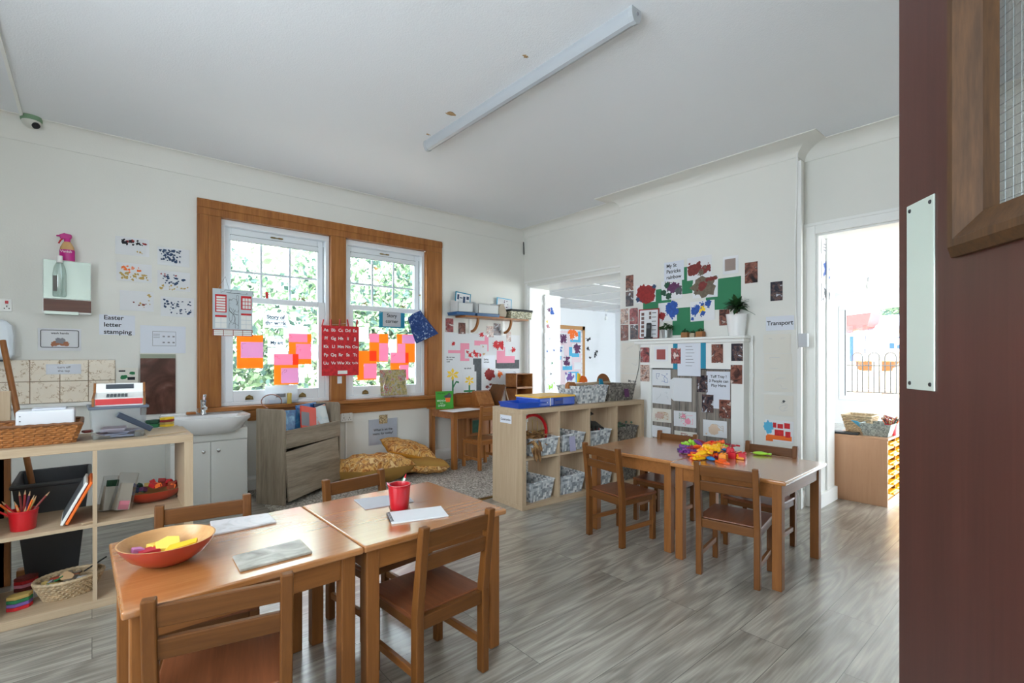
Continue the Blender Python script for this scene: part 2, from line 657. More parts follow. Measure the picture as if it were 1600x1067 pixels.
# skirting
sk = [(0, 0), (0.018, 0), (0.018, 0.10), (0.010, 0.125), (0, 0.13)]
struct(MB().prism([(BW - u, v) for u, v in sk], 0.95, RW, 'x').build('baseboard_back', M['white']))
w = MB().prism([(BX - u, v) for u, v in sk], 1.423, 1.70, 'y')
w.prism([(1.423 - u, v) for u, v in sk], BX - 0.018, RW, 'x')
struct(w.build('baseboard_right', M['white']))

# wood casing round the pair of sash windows
CW = BW - 0.022
xl, xr = PY(308, 450, CW).x, PY(691, 450, CW).x
xi0, xm0, xm1, xi1 = PY(346, 480, CW).x, PY(517.5, 480, CW).x, PY(541, 480, CW).x, PY(667, 480, CW).x
zt, zb = 2.462, 0.745
zi = 2.33
w = MB()
back = BW + 0.11


def moulded(mb, x0, x1, z0, z1, vert):
    mb.box(x0, x1, CW, BW + 0.02, z0, z1)
    if vert:
        mb.box(x0 + 0.012, x0 + (x1 - x0) * 0.45, CW - 0.008, CW + 0.002, z0, z1)
    else:
        mb.box(x0, x1, CW - 0.008, CW + 0.002, z1 - (z1 - z0) * 0.55, z1 - 0.012)


moulded(w, xl, xi0, zb, zi, True)
moulded(w, xi1, xr, zb, zi, True)
moulded(w, xl, xr, zi + 0.0005, zt, False)
w.box(xm0, xm1, CW, back, zb, zi - 0.0005)
w.box(xi0 - 0.02, xi0, BW + 0.021, back, zb, zi).box(xi1, xi1 + 0.02, BW + 0.021, back, zb, zi).box(xi0, xi1, BW + 0.021, back, zi, zi + 0.02)
casing = struct(w.build('trim_6', M['oak_z'], bevel=0.004))
w = MB().box(xl - 0.0, xr + 0.01, BW - 0.075, back, zb - 0.035, zb)
w.box(xl - 0.0, xr, BW - 0.03, BW + 0.01, zb - 0.135, zb - 0.03)
sill = struct(w.build('trim_7', M['oak_x'], bevel=0.006))


# sash windows
def sash_window(name, x0, x1, z0, z1):
    root = bpy.data.objects.new(name, None)
    COL.objects.link(root)
    struct(root)
    root.location = ((x0 + x1) / 2, BW + 0.03, z0)
    W, H = x1 - x0, z1 - z0
    hx = W / 2
    f = MB()
    f.box(-hx, -hx + 0.035, 0.0, 0.13, 0.03, H - 0.05).box(hx - 0.035, hx, 0.0, 0.13, 0.03, H - 0.05)
    f.box(-hx, hx, 0.0, 0.13, H - 0.05, H).box(-hx, hx, 0.0, 0.13, 0, 0.03)
    f.build('window_frame', M['upvc'], root, bevel=0.004)
    mid = H * 0.595
    # lower sash, nearer the room
    a = hx - 0.037
    s = MB()
    s.box(-a, -a + 0.062, 0.012, 0.055, 0.03, mid).box(a - 0.062, a, 0.012, 0.055, 0.03, mid)
    s.box(-a + 0.062, a - 0.062, 0.012, 0.055, 0.03, 0.125).box(-a + 0.062, a - 0.062, 0.012, 0.055, mid - 0.05, mid)
    s.build('lower_sash', M['upvc'], root, bevel=0.005)
    MB().box(-a + 0.06, a - 0.06, 0.03, 0.036, 0.12, mid - 0.045).build('lower_pane', M['glass'], root)
    # upper sash, behind it
    u0 = mid - 0.045
    s = MB()
    s.box(-a, -a + 0.055, 0.06, 0.10, u0, H - 0.05).box(a - 0.055, a, 0.06, 0.10, u0, H - 0.05)
    s.box(-a + 0.055, a - 0.055, 0.06, 0.10, u0, u0 + 0.045).box(-a + 0.055, a - 0.055, 0.06, 0.10, H - 0.115, H - 0.05)
    s.build('upper_sash', M['upvc'], root, bevel=0.005)
    MB().box(-a + 0.05, a - 0.05, 0.086, 0.090, u0 + 0.04, H - 0.11).build('upper_pane', M['glass'], root)
    g = MB()
    gw = 2 * (a - 0.055)
    zt_ = H - 0.155
    zb_ = u0 + 0.045
    for k in (1, 2):
        x = -a + 0.055 + gw * k / 3
        g.box(x - 0.008, x + 0.008, 0.079, 0.097, zb_, zt_)
    zc = zb_ + (zt_ - zb_) * 0.46
    g.box(-a + 0.055, a - 0.055, 0.080, 0.096, zc - 0.008, zc + 0.008)
    g.build('glazing_bar', plainbar, root)
    v = MB().box(-a + 0.05, a - 0.05, 0.052, 0.066, H - 0.155, H - 0.108)
    v.build('vent_strip', M['upvc'], root, bevel=0.004)
    sl = MB()
    sl.box(-a + 0.048, a - 0.048, 0.054, 0.06, H - 0.112, H - 0.106).box(-a + 0.048, a - 0.048, 0.054, 0.06, H - 0.158, H - 0.155)
    sl.box(a + 0.0, a + 0.004, 0.058, 0.125, u0 + 0.05, H - 0.10)
    sl.build('seal', M['seal'], root)
    lk = MB()
    lk.box(-0.055, 0.055, 0.046, 0.052, H - 0.088, H - 0.080).box(-0.05, -0.012, 0.040, 0.047, H - 0.092, H - 0.078).box(0.012, 0.05, 0.040, 0.047, H - 0.092, H - 0.078)
    lk.build('top_latch', M['brass'], root, bevel=0.003)
    for sx in (-0.56, 0.5):
        c = MB()
        c.tube([(sx * a - 0.03, 0.03, mid + 0.004), (sx * a - 0.02, 0.028, mid + 0.02), (sx * a + 0.01, 0.03, mid + 0.022), (sx * a + 0.035, 0.03, mid + 0.006)], 0.005, 8)
        c.tube([(sx * a - 0.005, 0.03, mid + 0.006), (sx * a + 0.012, 0.02, mid + 0.032), (sx * a + 0.03, 0.026, mid + 0.03)], 0.004, 8)
        c.build('sash_catch', M['brass'], root)
        l = MB()
        l.prism([(sx * a - 0.032, 0.045), (sx * a + 0.032, 0.045), (sx * a + 0.026, 0.072), (sx * a, 0.088), (sx * a - 0.026, 0.072)], -0.004, 0.013, 'y')
        l.tube([(sx * a - 0.02, -0.004, 0.06), (sx * a, -0.02, 0.056), (sx * a + 0.02, -0.004, 0.06)], 0.004, 8)
        l.build('sash_lift', M['brass'], root)
    return root


plainbar = plain('grey_glazing_bar', (205, 214, 224), 0.4)
sash_window('window_1', xi0, xm0, zb, zi)
sash_window('window_2', xm1, xi1, zb, zi)

# door frame on the right wall and frame of the wide opening
w = MB()
w.box(RW - 0.02, RW + 0.01, DRY1, DRY1 + 0.085, 0, DRZ + 0.085).box(RW - 0.02, RW + 0.01, DRY0 - 0.09, DRY1, DRZ, DRZ + 0.085)
w.box(RW - 0.028, RW - 0.018, DRY1 + 0.062, DRY1 + 0.085, 0, DRZ + 0.085).box(RW - 0.028, RW - 0.018, DRY0 - 0.09, DRY1 + 0.062, DRZ + 0.062, DRZ + 0.085)
w.box(RW, 4.62, DRY1 - 0.018, DRY1 + 0.001, 0, DRZ).box(RW, 4.62, DRY0, DRY1, DRZ - 0.015, DRZ + 0.001)
w.box(4.40, 4.43, DRY1 - 0.032, DRY1 - 0.016, 0, DRZ).box(RW - 0.012, 4.62, DRY1 - 0.04, DRY1 - 0.016, 0, 0.11)
struct(w.build('door_1', M['white'], bevel=0.004))
w = MB()
w.box(RW - 0.015, RW + 0.005, OPY1, OPY1 + 0.05, 0, OPZ + 0.03).box(RW, 4.50, OPY1 - 0.015, OPY1 + 0.002, 0, OPZ).box(4.50, 4.78, OPY1 - 0.045, OPY1 + 0.05, 0, OPZ - 0.09)
w.box(RW - 0.012, 4.62, OPY0, OPY1, OPZ - 0.02, OPZ + 0.001)
struct(w.build('trim_8', M['white'], bevel=0.004))

# ------------------------------------------------------------------ the bright room beyond
NZ = 2.30
w = MB().box(4.62, 10.3, -1.85, NB + 0.15, NZ, NZ + 0.1)
struct(w.build('ceiling_beyond', M['bright']))
w = MB()
for k in range(7):
    x = 5.2 + k * 0.8
    w.box(x - 0.018, x + 0.018, -1.85, NB, NZ - 0.012, NZ + 0.002)
for k in range(5):
    y = 0.4 + 1.5 * k
    w.box(4.7, 10.0, y - 0.018, y + 0.018, NZ - 0.010, NZ + 0.002)
struct(w.build('trim_9', plain('ceiling_batten', (246, 246, 246), 0.5)))
struct(MB().box(4.62, 10.3, NB, NB + 0.15, 0, NZ).build('wall_beyond_back', M['bright']))
struct(MB().box(4.52, 4.66, 4.95, NB + 0.15, 0, NZ).build('wall_beyond_left', M['bright']))
FX = 10.05
fy1 = PX(1311, 560, FX).y
fz1 = PX(1311, 479, FX).z
w = MB()
w.box(FX, FX + 0.18, fy1, NB, 0, NZ).box(FX, FX + 0.18, -2.2, fy1, 0, 0.42).box(FX, FX + 0.18, -2.2, fy1, fz1, NZ)
struct(w.build('wall_beyond_far', M['bright']))
win3 = bpy.data.objects.new('window_3', None)
COL.objects.link(win3)
struct(win3)
win3.location = (FX, fy1, 0.42)
hz = fz1 - 0.42
w = MB()
w.box(-0.01, 0.07, -0.09, 0, 0.08, hz - 0.07).box(-0.01, 0.07, -3.0, 0, hz - 0.07, hz).box(-0.01, 0.07, -3.0, 0, 0, 0.08).box(-0.01, 0.07, -1.42, -1.34, 0.08, hz - 0.07)
w.build('window_frame', M['upvc'], win3, bevel=0.005)
MB().box(-0.012, -0.008, -0.106, -0.09, 0.08, hz - 0.07).build('seal', M['seal'], win3)
MB().box(0.03, 0.036, -3.0, -0.08, 0.07, hz - 0.06).build('pane', M['glass'], win3)

# ================================================================== BROWN DOOR beside the camera
du = (_V * 0.983 + _Rt * 0.18).normalized()
p_latch = _V * 0.831 + _Rt * 0.6572
door_ang = math.atan2(-du.y, -du.x)
door = thing('door_leaf', 'dark red-brown wooden door leaf with wired glass panel, open beside the camera', 'door', (p_latch.x, p_latch.y, 0.008), door_ang)
M['mahog'] = wood('dark_mahogany_veneer', (54, 29, 24), (74, 42, 35), 'z', 1.0, 0.42, 0.1, grain=0.7, stretch=26)
M['bead'] = wood('brown_hardwood_bead', (46, 30, 17), (84, 57, 33), 'z', 2.0, 0.5, 0.0, grain=1.1, stretch=10)
gx0, gx1, gz0, gz1 = 0.168, 0.60, 1.315, 1.93
w = MB().box(0, gx0, 0, 0.030, 0, 2.02).box(gx1, 0.78, 0, 0.030, 0, 2.02).box(gx0, gx1, 0, 0.030, 0, gz0).box(gx0, gx1, 0, 0.030, gz1, 2.02)
w.build('leaf', M['mahog'], door)


def bead_frame(y0, y1):
    mb = MB()
    o = 0.030
    for (ax0, ax1, az0, az1) in ((gx0 - o, gx1 + o, gz0 - o, gz1 + o),):
        bw = 0.052
        prof = [(0, y1), (0, y0 * 0.4), (0.012, y0), (0.022, y0), (bw, y0 * 0.15), (bw, y1)]
        corners = [(ax0, az0, 1, 1), (ax1, az0, -1, 1), (ax1, az1, -1, -1), (ax0, az1, 1, -1)]
        n = len(prof)
        vs, fs = [], []
        for (cx, cz, sx, sz) in corners:
            for (t, y) in prof:
                vs.append((cx + sx * t, y, cz + sz * t))
        for k in range(4):
            j = (k + 1) % 4
            for i in range(n - 1):
                fs.append((k * n + i, k * n + i + 1, j * n + i + 1, j * n + i))
            fs.append((k * n + n - 1, k * n, j * n, j * n + n - 1))
        mb.add(vs, fs)
    return mb


bead_frame(-0.020, 0.016).build('glazing_bead', M['bead'], door)
gp = MB().box(gx0, gx1, 0.020, 0.025, gz0, gz1).build('wired_pane', M['glass'], door)
mb = MB()
k = gx0 + 0.022
while k < gx1:
    mb.tube([(k, 0.0225, gz0), (k, 0.0225, gz1)], 0.00035, 4)
    k += 0.0127
k = gz0 + 0.01
while k < gz1:
    mb.tube([(gx0, 0.0225, k), (gx1, 0.0225, k)], 0.00035, 4)
    k += 0.0127
mb.build('wire_mesh', plain('wire', (120, 124, 126), 0.4, metal=0.8), gp)
pp = MB().box(0.024, 0.092, -0.0022, 0.0005, 1.092, 1.392).build('push_plate', M['steel'], door, bevel=0.0012)
for (x, z) in ((0.033, 1.102), (0.083, 1.102), (0.033, 1.382), (0.083, 1.382)):
    MB().lathe([(0.0, 0.0), (0.0034, 0.0), (0.0028, 0.0012), (0.0, 0.0012)], 12).build('screw', M['black'], pp, loc=(x, -0.0022, z), rot=(R(90), 0, 0))

# ================================================================== CHILD TABLES AND CHAIRS
def make_table(name, label, w, d, h, loc, rz, mat_top=None, legw=0.046, group=None):
    t = thing(name, label, 'table', loc, rz, group)
    MB().box(-w / 2, w / 2, -d / 2, d / 2, h - 0.022, h).build('tabletop', mat_top or M['top'], t, bevel=0.007, seg=3)
    a, b = w / 2 - 0.018, d / 2 - 0.024
    ap = MB()
    ap.box(-a + legw, a - legw, -b + 0.006, -b + 0.024, h - 0.095, h - 0.022).box(-a + legw, a - legw, b - 0.024, b - 0.006, h - 0.095, h - 0.022)
    ap.box(-a + 0.006, -a + 0.024, -b + legw, b - legw, h - 0.095, h - 0.022).box(a - 0.024, a - 0.006, -b + legw, b - legw, h - 0.095, h - 0.022)
    ap.build('apron', M['beech_x'], t, bevel=0.002)
    for sx in (-1, 1):
        for sy in (-1, 1):
            x0, x1 = sorted((sx * a, sx * (a - legw)))
            y0, y1 = sorted((sy * b, sy * (b - legw)))
            MB().box(x0, x1, y0, y1, 0, h - 0.022).build('leg', M['beech_z'], t, bevel=0.004)
    return t


TH = 0.55
make_table('play_table', 'square beech child table holding the shallow wooden bowl and two boards', 0.605, 0.585, TH, (0.349, 1.773, 0), R(1.0))
make_table('play_table', 'square beech child table carrying the red pencil pot and notepad', 0.600, 0.585, TH, (0.953, 1.785, 0), R(1.0))
make_table('play_table', 'beech child table near the doorway, under most of the coloured toy pile', 0.665, 0.615, TH, (2.872, 1.256, 0), R(2.0))
make_table('play_table', 'bare-ended beech child table pushed up close to the long cube shelf', 0.665, 0.635, TH, (2.893, 1.885, 0), R(2.0))
make_table('corner_table', 'taller pine table in the corner under the wall shelf', 0.90, 0.53, 0.612, (3.235, 4.425, 0.008), 0, M['oak_x'], 0.05)
for ch in bpy.data.objects['corner_table'].children:
    ch.data.materials[0] = M['oak_z'] if ch.name.startswith('leg') else M['oak_x']


def make_chair(label, loc, rz, h=0.606):
    """child chair, front towards +y; the origin lies midway between the rear feet"""
    t = thing('child_chair', label, 'chair', loc, rz)
    W, D, S = 0.315, 0.295, 0.305
    rk = 0.040
    for s in (-1, 1):
        x0, x1 = sorted((s * W / 2, s * (W / 2 - 0.030)))
        m = MB()
        m.prism([(-0.018, 0), (0.018, 0), (0.018, S), (0.014 - rk, h), (-0.014 - rk, h), (-0.018, S)], x0, x1, 'x')
        m.build('rear_post', M['frame_wood'], t, bevel=0.004)
        MB().box(x0, x1, D - 0.032, D, 0, S - 0.02).build('front_leg', M['frame_wood'], t, bevel=0.004)
        xs0, xs1 = sorted((s * (W / 2 - 0.006), s * (W / 2 - 0.024)))
        MB().box(xs0, xs1, 0.018, D - 0.03, 0.095, 0.122).build('stretcher', M['beech_y'], t, bevel=0.003)
    m = MB()
    m.box(-W / 2 + 0.03, W / 2 - 0.03, -0.012, 0.010, S - 0.05, S - 0.004).box(-W / 2 + 0.03, W / 2 - 0.03, D - 0.026, D - 0.006, S - 0.05, S - 0.018)
    m.box(-W / 2 + 0.004, -W / 2 + 0.024, 0.018, D - 0.03, S - 0.05, S - 0.018).box(W / 2 - 0.024, W / 2 - 0.004, 0.018, D - 0.03, S - 0.05, S - 0.018)
    m.build('seat_rail', M['slat_wood'], t, bevel=0.003)
    MB().box(-W / 2 + 0.001, W / 2 - 0.001, 0.012, D + 0.008, S - 0.018, S).build('seat', M['seat'], t, bevel=0.005)
    MB().box(-0.06, 0.06, 0.018, D - 0.03, 0.098, 0.12) if False else None
    for z0, z1 in ((h - 0.072, h - 0.018), (h - 0.152, h - 0.100)):
        def yy(z):
            return -rk * (z - S) / (h - S)
        m = MB().prism([(yy(z0) - 0.009, z0), (yy(z0) + 0.009, z0), (yy(z1) + 0.009, z1), (yy(z1) - 0.009, z1)], -W / 2 + 0.028, W / 2 - 0.028, 'x')
        m.build('back_slat', M['slat_wood'], t, bevel=0.003)
    return t


make_chair('child chair tucked under the bowl table, back towards the camera, red-brown seat', (0.245, 1.385, 0), R(-12.5))
make_chair('child chair with back to the camera at the table with the red pot', (0.953, 1.432, 0), R(4))
make_chair('child chair behind the bowl table, mostly hidden, in front of the sink unit', (0.325, 2.165, 0), R(180 - 8))
make_chair('child chair behind the red pencil pot, near the floor cushions', (0.942, 2.190, 0), R(180 + 8))
make_chair('child chair on the open-floor side of the toy pile table', (2.492, 1.195, 0), R(-90 + 10))
make_chair('child chair on the open-floor side of the table beside the long cube shelf', (2.455, 1.960, 0), R(-90 - 6))
make_chair('child chair below the paper fire engine collage, facing the table near the doorway', (3.265, 1.30, 0), R(90 + 1))
make_chair('child chair behind the toy pile, backed towards the fireplace', (3.235, 1.945, 0), R(90 + 2))
corner_chair = make_chair('pine child chair pushed under the corner table, mostly behind the cube shelf', (3.135, 3.995, 0.008), R(0), 0.66)
for ch in corner_chair.children:
    ch.data.materials[0] = M['oak_x'] if ch.name.split('.')[0] in ('seat', 'seat_rail', 'back_slat') else M['oak_z']


# ================================================================== CUBE SHELVES
def cube_shelf(label, n, loc, rz):
    """two rows of n square cells; origin at the front-left floor corner, front towards -y"""
    t = thing('cube_shelf', label, 'shelf unit', loc, rz)
    o_, i_, c, D = 0.038, 0.016, 0.336, 0.385
    W = 2 * o_ + n * c + (n - 1) * i_
    H = 2 * o_ + 2 * c + i_
    MB().box(0, W, 0, D, H - o_, H).build('top_board', M['pale_x'], t, bevel=0.002)
    MB().box(0, W, 0, D, 0, o_).build('bottom_board', M['pale_x'], t, bevel=0.002)
    MB().box(0, o_, 0.0005, D - 0.0005, o_, H - o_).build('side_board', M['pale_z'], t, bevel=0.001)
    MB().box(W - o_, W, 0.0005, D - 0.0005, o_, H - o_).build('side_board', M['pale_z'], t, bevel=0.001)
    MB().box(o_, W - o_, 0.004, D - 0.004, o_ + c, o_ + c + i_).build('middle_board', M['pale_x'], t)
    for k in range(1, n):
        x = o_ + k * c + (k - 1) * i_
        MB().box(x, x + i_, 0.002, D - 0.002, o_, o_ + c).box(x, x + i_, 0.002, D - 0.002, o_ + c + i_, H - o_).build('divider', M['pale_z'], t)
    return t, W, H


S1X, S1Y = 2.455, 2.742
S1R = R(-2.7)
shelf_r, SW, SH = cube_shelf('long pale oak cube shelf of eight cells, blue case on top', 4, (S1X, S1Y, 0), S1R)
shelf_l, _w, _h = cube_shelf('pale oak cube shelf in front of the splashback, holding wicker basket and toy till', 4, (0.392 - SW, 2.955, 0), 0)

# ================================================================== PAPER, PRINTS AND LETTERING
def pt(plane, px, py):
    return PY(px, py, plane[1]) if plane[0] == 'y' else PX(px, py, plane[1])


def sheet_mesh(name, w, h, th, mats):
    me = bpy.data.meshes.new(name)
    a, b = w / 2, h / 2
    v = [(-a, -b, 0), (a, -b, 0), (a, b, 0), (-a, b, 0), (-a, -b, th), (a, -b, th), (a, b, th), (-a, b, th)]
    f = [(0, 3, 2, 1), (4, 5, 6, 7), (0, 1, 5, 4), (1, 2, 6, 5), (2, 3, 7, 6), (3, 0, 4, 7)]
    me.from_pydata(v, [], f)
    uv = me.uv_layers.new(name='UVMap')
    for l in me.loops:
        p = v[l.vertex_index]
        uv.data[l.index].uv = ((p[0] + a) / max(w, h), (p[1] + b) / max(w, h))
    me.materials.append(mats)
    return me


def wall_frame(plane):
    return (R(90), 0, 0) if plane[0] == 'y' else (R(90), 0, R(-90))


DIM = {}
NSHEET = [0]


def paper(name, label, cat, plane, x0, y0, x1, y1, mat, off=0.001, th=0.0008, tilt=0.0, group=None, parent=None):
    """a sheet on a wall plane; (x0, y0) is its top-left and (x1, y1) its bottom-right corner in the photograph"""
    a, b = pt(plane, x0, y0), pt(plane, x1, y1)
    c = (a + b) / 2
    w = abs(b.x - a.x) if plane[0] == 'y' else abs(b.y - a.y)
    h = abs(a.z - b.z)
    o = bpy.data.objects.new(name, sheet_mesh(name, w, h, th, mat))
    COL.objects.link(o)
    n = Vector((0, -1, 0)) if plane[0] == 'y' else Vector((-1, 0, 0))
    NSHEET[0] += 1
    o.location = c + n * (off + 0.00016 * (NSHEET[0] % 6))
    e = Euler(wall_frame(plane)).to_matrix() @ Matrix.Rotation(R(tilt), 3, 'Z')
    o.rotation_euler = e.to_euler()
    DIM[o.name] = (w, h, th)
    if label:
        tag(o, label, cat, group)
    return o


def strips(p, rects, mat, name='marking', z=0.0004, lift=0.0):
    """flat rectangles on a sheet; fractions of the sheet from its top-left corner"""
    w, h, th = DIM[p.name]
    mb = MB()
    for k, (u0, v0, u1, v1) in enumerate(rects):
        mb.box(-w / 2 + u0 * w, -w / 2 + u1 * w, h / 2 - v1 * h, h / 2 - v0 * h, th + lift, th + lift + z + 0.00002 * k)
    return mb.build(name, mat, p)


def blobs(p, items, mat, seed=0, name='paint', jag=0.24, z=0.0005, lift=0.0):
    """ragged daubs of paint: (u, v, radius in metres[, stretch])"""
    w, h, th = DIM[p.name]
    rnd = random.Random(seed)
    mb = MB()
    if name == 'paint':          # loose flecks round each daub
        items = list(items) + [(it[0] + rnd.uniform(-1.5, 1.5) * it[2] / w, it[1] + rnd.uniform(-1.4, 1.4) * it[2] / h, it[2] * rnd.uniform(0.12, 0.34)) for it in items for _ in range(5)]
        items = [it for it in items if 0.04 < it[0] < 0.96 and 0.04 < it[1] < 0.96]
    for it in items:
        u, v, r = it[:3]
        st = it[3] if len(it) > 3 else 1.0
        n = 22 if r > 0.012 else 10
        cx, cy = -w / 2 + u * w, h / 2 - v * h
        a0 = rnd.random() * 6.28
        poly = []
        for k in range(n):
            t = 2 * math.pi * k / n
            q = r * (1 + jag * (rnd.random() * 2 - 1))
            poly.append((cx + q * math.cos(t) * st, cy + q * math.sin(t)))
        mb.prism(poly, th + lift, th + lift + z + 0.00009 * len(mb.f) / 20, 'z')
    return mb.build(name, mat, p)


def speckle(p, n, mat, seed, box=(0.1, 0.1, 0.9, 0.9), r=0.004, name='stamp_marks'):
    rnd = random.Random(seed)
    return blobs(p, [(rnd.uniform(box[0], box[2]), rnd.uniform(box[1], box[3]), r * rnd.uniform(0.5, 1.2), rnd.uniform(0.7, 1.5)) for _ in range(n)], mat, seed, name, 0.4)


def scribble(p, n, mat, seed, box=(0.15, 0.2, 0.85, 0.8), r=0.0012, name='drawn_lines'):
    w, h, th = DIM[p.name]
    rnd = random.Random(seed)
    mb = MB()
    for _ in range(n):
        x, y = rnd.uniform(box[0], box[2]), rnd.uniform(box[1], box[3])
        pts = []
        a = rnd.random() * 6.28
        for k in range(9):
            pts.append((-w / 2 + x * w, h / 2 - y * h, th + 0.0003))
            a += rnd.uniform(-0.9, 0.9)
            x = min(box[2], max(box[0], x + 0.08 * math.cos(a)))
            y = min(box[3], max(box[1], y + 0.08 * math.sin(a)))
        mb.tube(pts, r, 4)
    return mb.build(name, mat, p)


def txt(p, s, u, v, size, mat=None, lift=0.0, align='CENTER', rot=0.0, name='lettering', thick=0.0003, sp=1.0, bold=None):
    """lettering printed on a sheet: (u, v) is the middle of the first line's cap height"""
    w, h, th = DIM[p.name]
    c = bpy.data.curves.new(name, 'FONT')
    c.body = s
    c.size = size
    c.align_x = align
    c.align_y = 'CENTER'
    c.space_line = 1.15
    c.space_character = sp
    c.extrude = thick / 2
    c.offset = size * 0.018 if bold is None else bold
    c.materials.append(mat or M['ink'])
    o = bpy.data.objects.new(name, c)
    COL.objects.link(o)
    o.parent = p
    o.location = (-w / 2 + u * w, h / 2 - v * h, th + lift + thick / 2)
    o.rotation_euler = (0, 0, R(rot))
    return o


M['photo1'] = ramp_noise('photo_print_brown', [(0.3, (28, 20, 24)), (0.42, (92, 52, 44)), (0.52, (150, 96, 80)), (0.6, (66, 40, 44)), (0.66, (216, 196, 186))], 2.6, 0.3, distort=0.8, detail=4)
M['photo2'] = ramp_noise('photo_print_red', [(0.3, (44, 20, 26)), (0.45, (132, 44, 48)), (0.53, (176, 92, 88)), (0.6, (84, 44, 50)), (0.66, (226, 204, 198))], 2.8, 0.3, distort=0.8, detail=4)
M['photo3'] = ramp_noise('photo_print_dark', [(0.3, (16, 16, 22)), (0.45, (46, 42, 56)), (0.53, (112, 84, 76)), (0.6, (40, 36, 46)), (0.64, (200, 202, 210))], 3.2, 0.3, distort=0.8, detail=4)
M['photo4'] = ramp_noise('photo_print_pale', [(0.3, (60, 40, 38)), (0.44, (168, 126, 110)), (0.52, (214, 190, 176)), (0.6, (112, 84, 80)), (0.68, (236, 230, 226))], 3.0, 0.3, distort=0.8, detail=4)
for nm, c in dict(green=(44, 122, 84), pinkp=(240, 152, 176), greyp=(84, 88, 92), cyan=(38, 140, 190), teal=(32, 138, 170), yellowp=(246, 205, 48), leaf=(40, 120, 74), redp=(208, 36, 44),
                  orange=(240, 112, 34), maroon=(126, 50, 46), dkred=(150, 40, 40), plum=(98, 52, 92), blue=(42, 86, 168), sky=(86, 176, 214), olive=(112, 100, 84), navyink=(44, 70, 104), gold=(190, 160, 90),
                  tan=(196, 160, 120), rust=(150, 62, 36), lime=(150, 206, 60), purple=(104, 44, 128), skin=(170, 110, 80), violet=(120, 90, 160), grey=(140, 140, 146), palegrey=(200, 202, 206), darkgreen=(36, 84, 62)).items():
    M[nm] = plain('paint_' + nm, c, 0.7, var=0.28 if nm in ('dkred', 'maroon', 'olive', 'plum', 'blue', 'navyink', 'greyp', 'darkgreen', 'redp') else 0.0, vscale=35)

B = ('y', BW)
# ---------------------------------------------------------------- left end of the window wall
dz = PY(104, 490, BW - 0.11).z
x0, x1 = PY(66, 450, BW - 0.11).x, PY(143, 450, BW - 0.11).x
ztop = PY(104, 407, BW - 0.11).z
t = thing('towel_dispenser', 'steel-fronted paper towel dispenser with painted brown reflection low on its front, on the wall', 'towel dispenser', ((x0 + x1) / 2, BW, dz))
hw, hh = (x1 - x0) / 2, ztop - dz
MB().box(-hw, hw, -0.105, 0, 0, hh).build('case', M['white'], t, bevel=0.006)
MB().box(-hw + 0.004, hw - 0.004, -0.111, -0.104, hh * 0.27, hh - 0.004).build('steel_front', plain('pale_steel', (188, 200, 193), 0.25, metal=0.5), t, bevel=0.002)
MB().box(-hw + 0.006, hw - 0.002, -0.110, -0.104, 0.012, hh * 0.26).build('painted_reflection', wood('brown_reflection', (84, 48, 38), (112, 68, 54), 'x', 1, 0.3, 0.2), t)  # brown reflection in the mirror-like front, painted as a band
MB().box(-hw + 0.01, hw * 0.45, -0.113, -0.02, -0.006, 0.014).build('towel_slot', M['steel'], t)


def spray_bottle(loc):
    t = thing('spray_bottle', 'magenta and amber trigger spray bottle on top of the towel dispenser', 'spray bottle', loc, R(-12))
    amb = plain('amber_plastic', (206, 164, 112), 0.25)
    mag = plain('magenta_plastic', (188, 26, 128), 0.3)
    h = 0.142
    prof = [(0.0, 0), (0.036, 0), (0.041, 0.006), (0.041, 0.075), (0.037, 0.10), (0.024, 0.128), (0.016, h), (0.0, h)]
    MB().lathe(prof, 28, sx=1.0, sy=0.55, cap=False).build('bottle', amb, t)
    MB().lathe([(0.0415, 0.004), (0.0420, 0.008), (0.0420, 0.074), (0.0400, 0.082)], 28, sx=1.0, sy=0.56, cap=False).build('label_wrap', mag, t)
    MB().lathe([(0, h - 0.004), (0.017, h - 0.004), (0.017, h + 0.016), (0, h + 0.016)], 20).build('collar', mag, t)
    m = MB().prism([(-0.036, h + 0.014), (0.016, h + 0.014), (0.026, h + 0.030), (0.024, h + 0.048), (-0.014, h + 0.056), (-0.040, h + 0.044)], -0.012, 0.012, 'y')
    m.tube([(-0.036, 0, h + 0.036), (-0.058, 0, h + 0.034)], 0.006, 10)
    m.build('trigger_head', mag, t, bevel=0.004)
    MB().tube([(-0.024, 0, h + 0.018), (-0.036, 0, h + 0.004), (-0.046, 0, h - 0.018)], 0.005, 8).build('trigger', M['red'], t)
    c = bpy.data.curves.new('lettering', 'FONT')
    c.body = 'Vanish'
    c.size = 0.024
    c.align_x = 'CENTER'
    c.extrude = 0.0008
    c.materials.append(M['white'])
    o = bpy.data.objects.new('lettering', c)
    COL.objects.link(o)
    o.parent = t
    o.location = (0, -0.0238, 0.06)
    o.rotation_euler = (R(90), 0, 0)


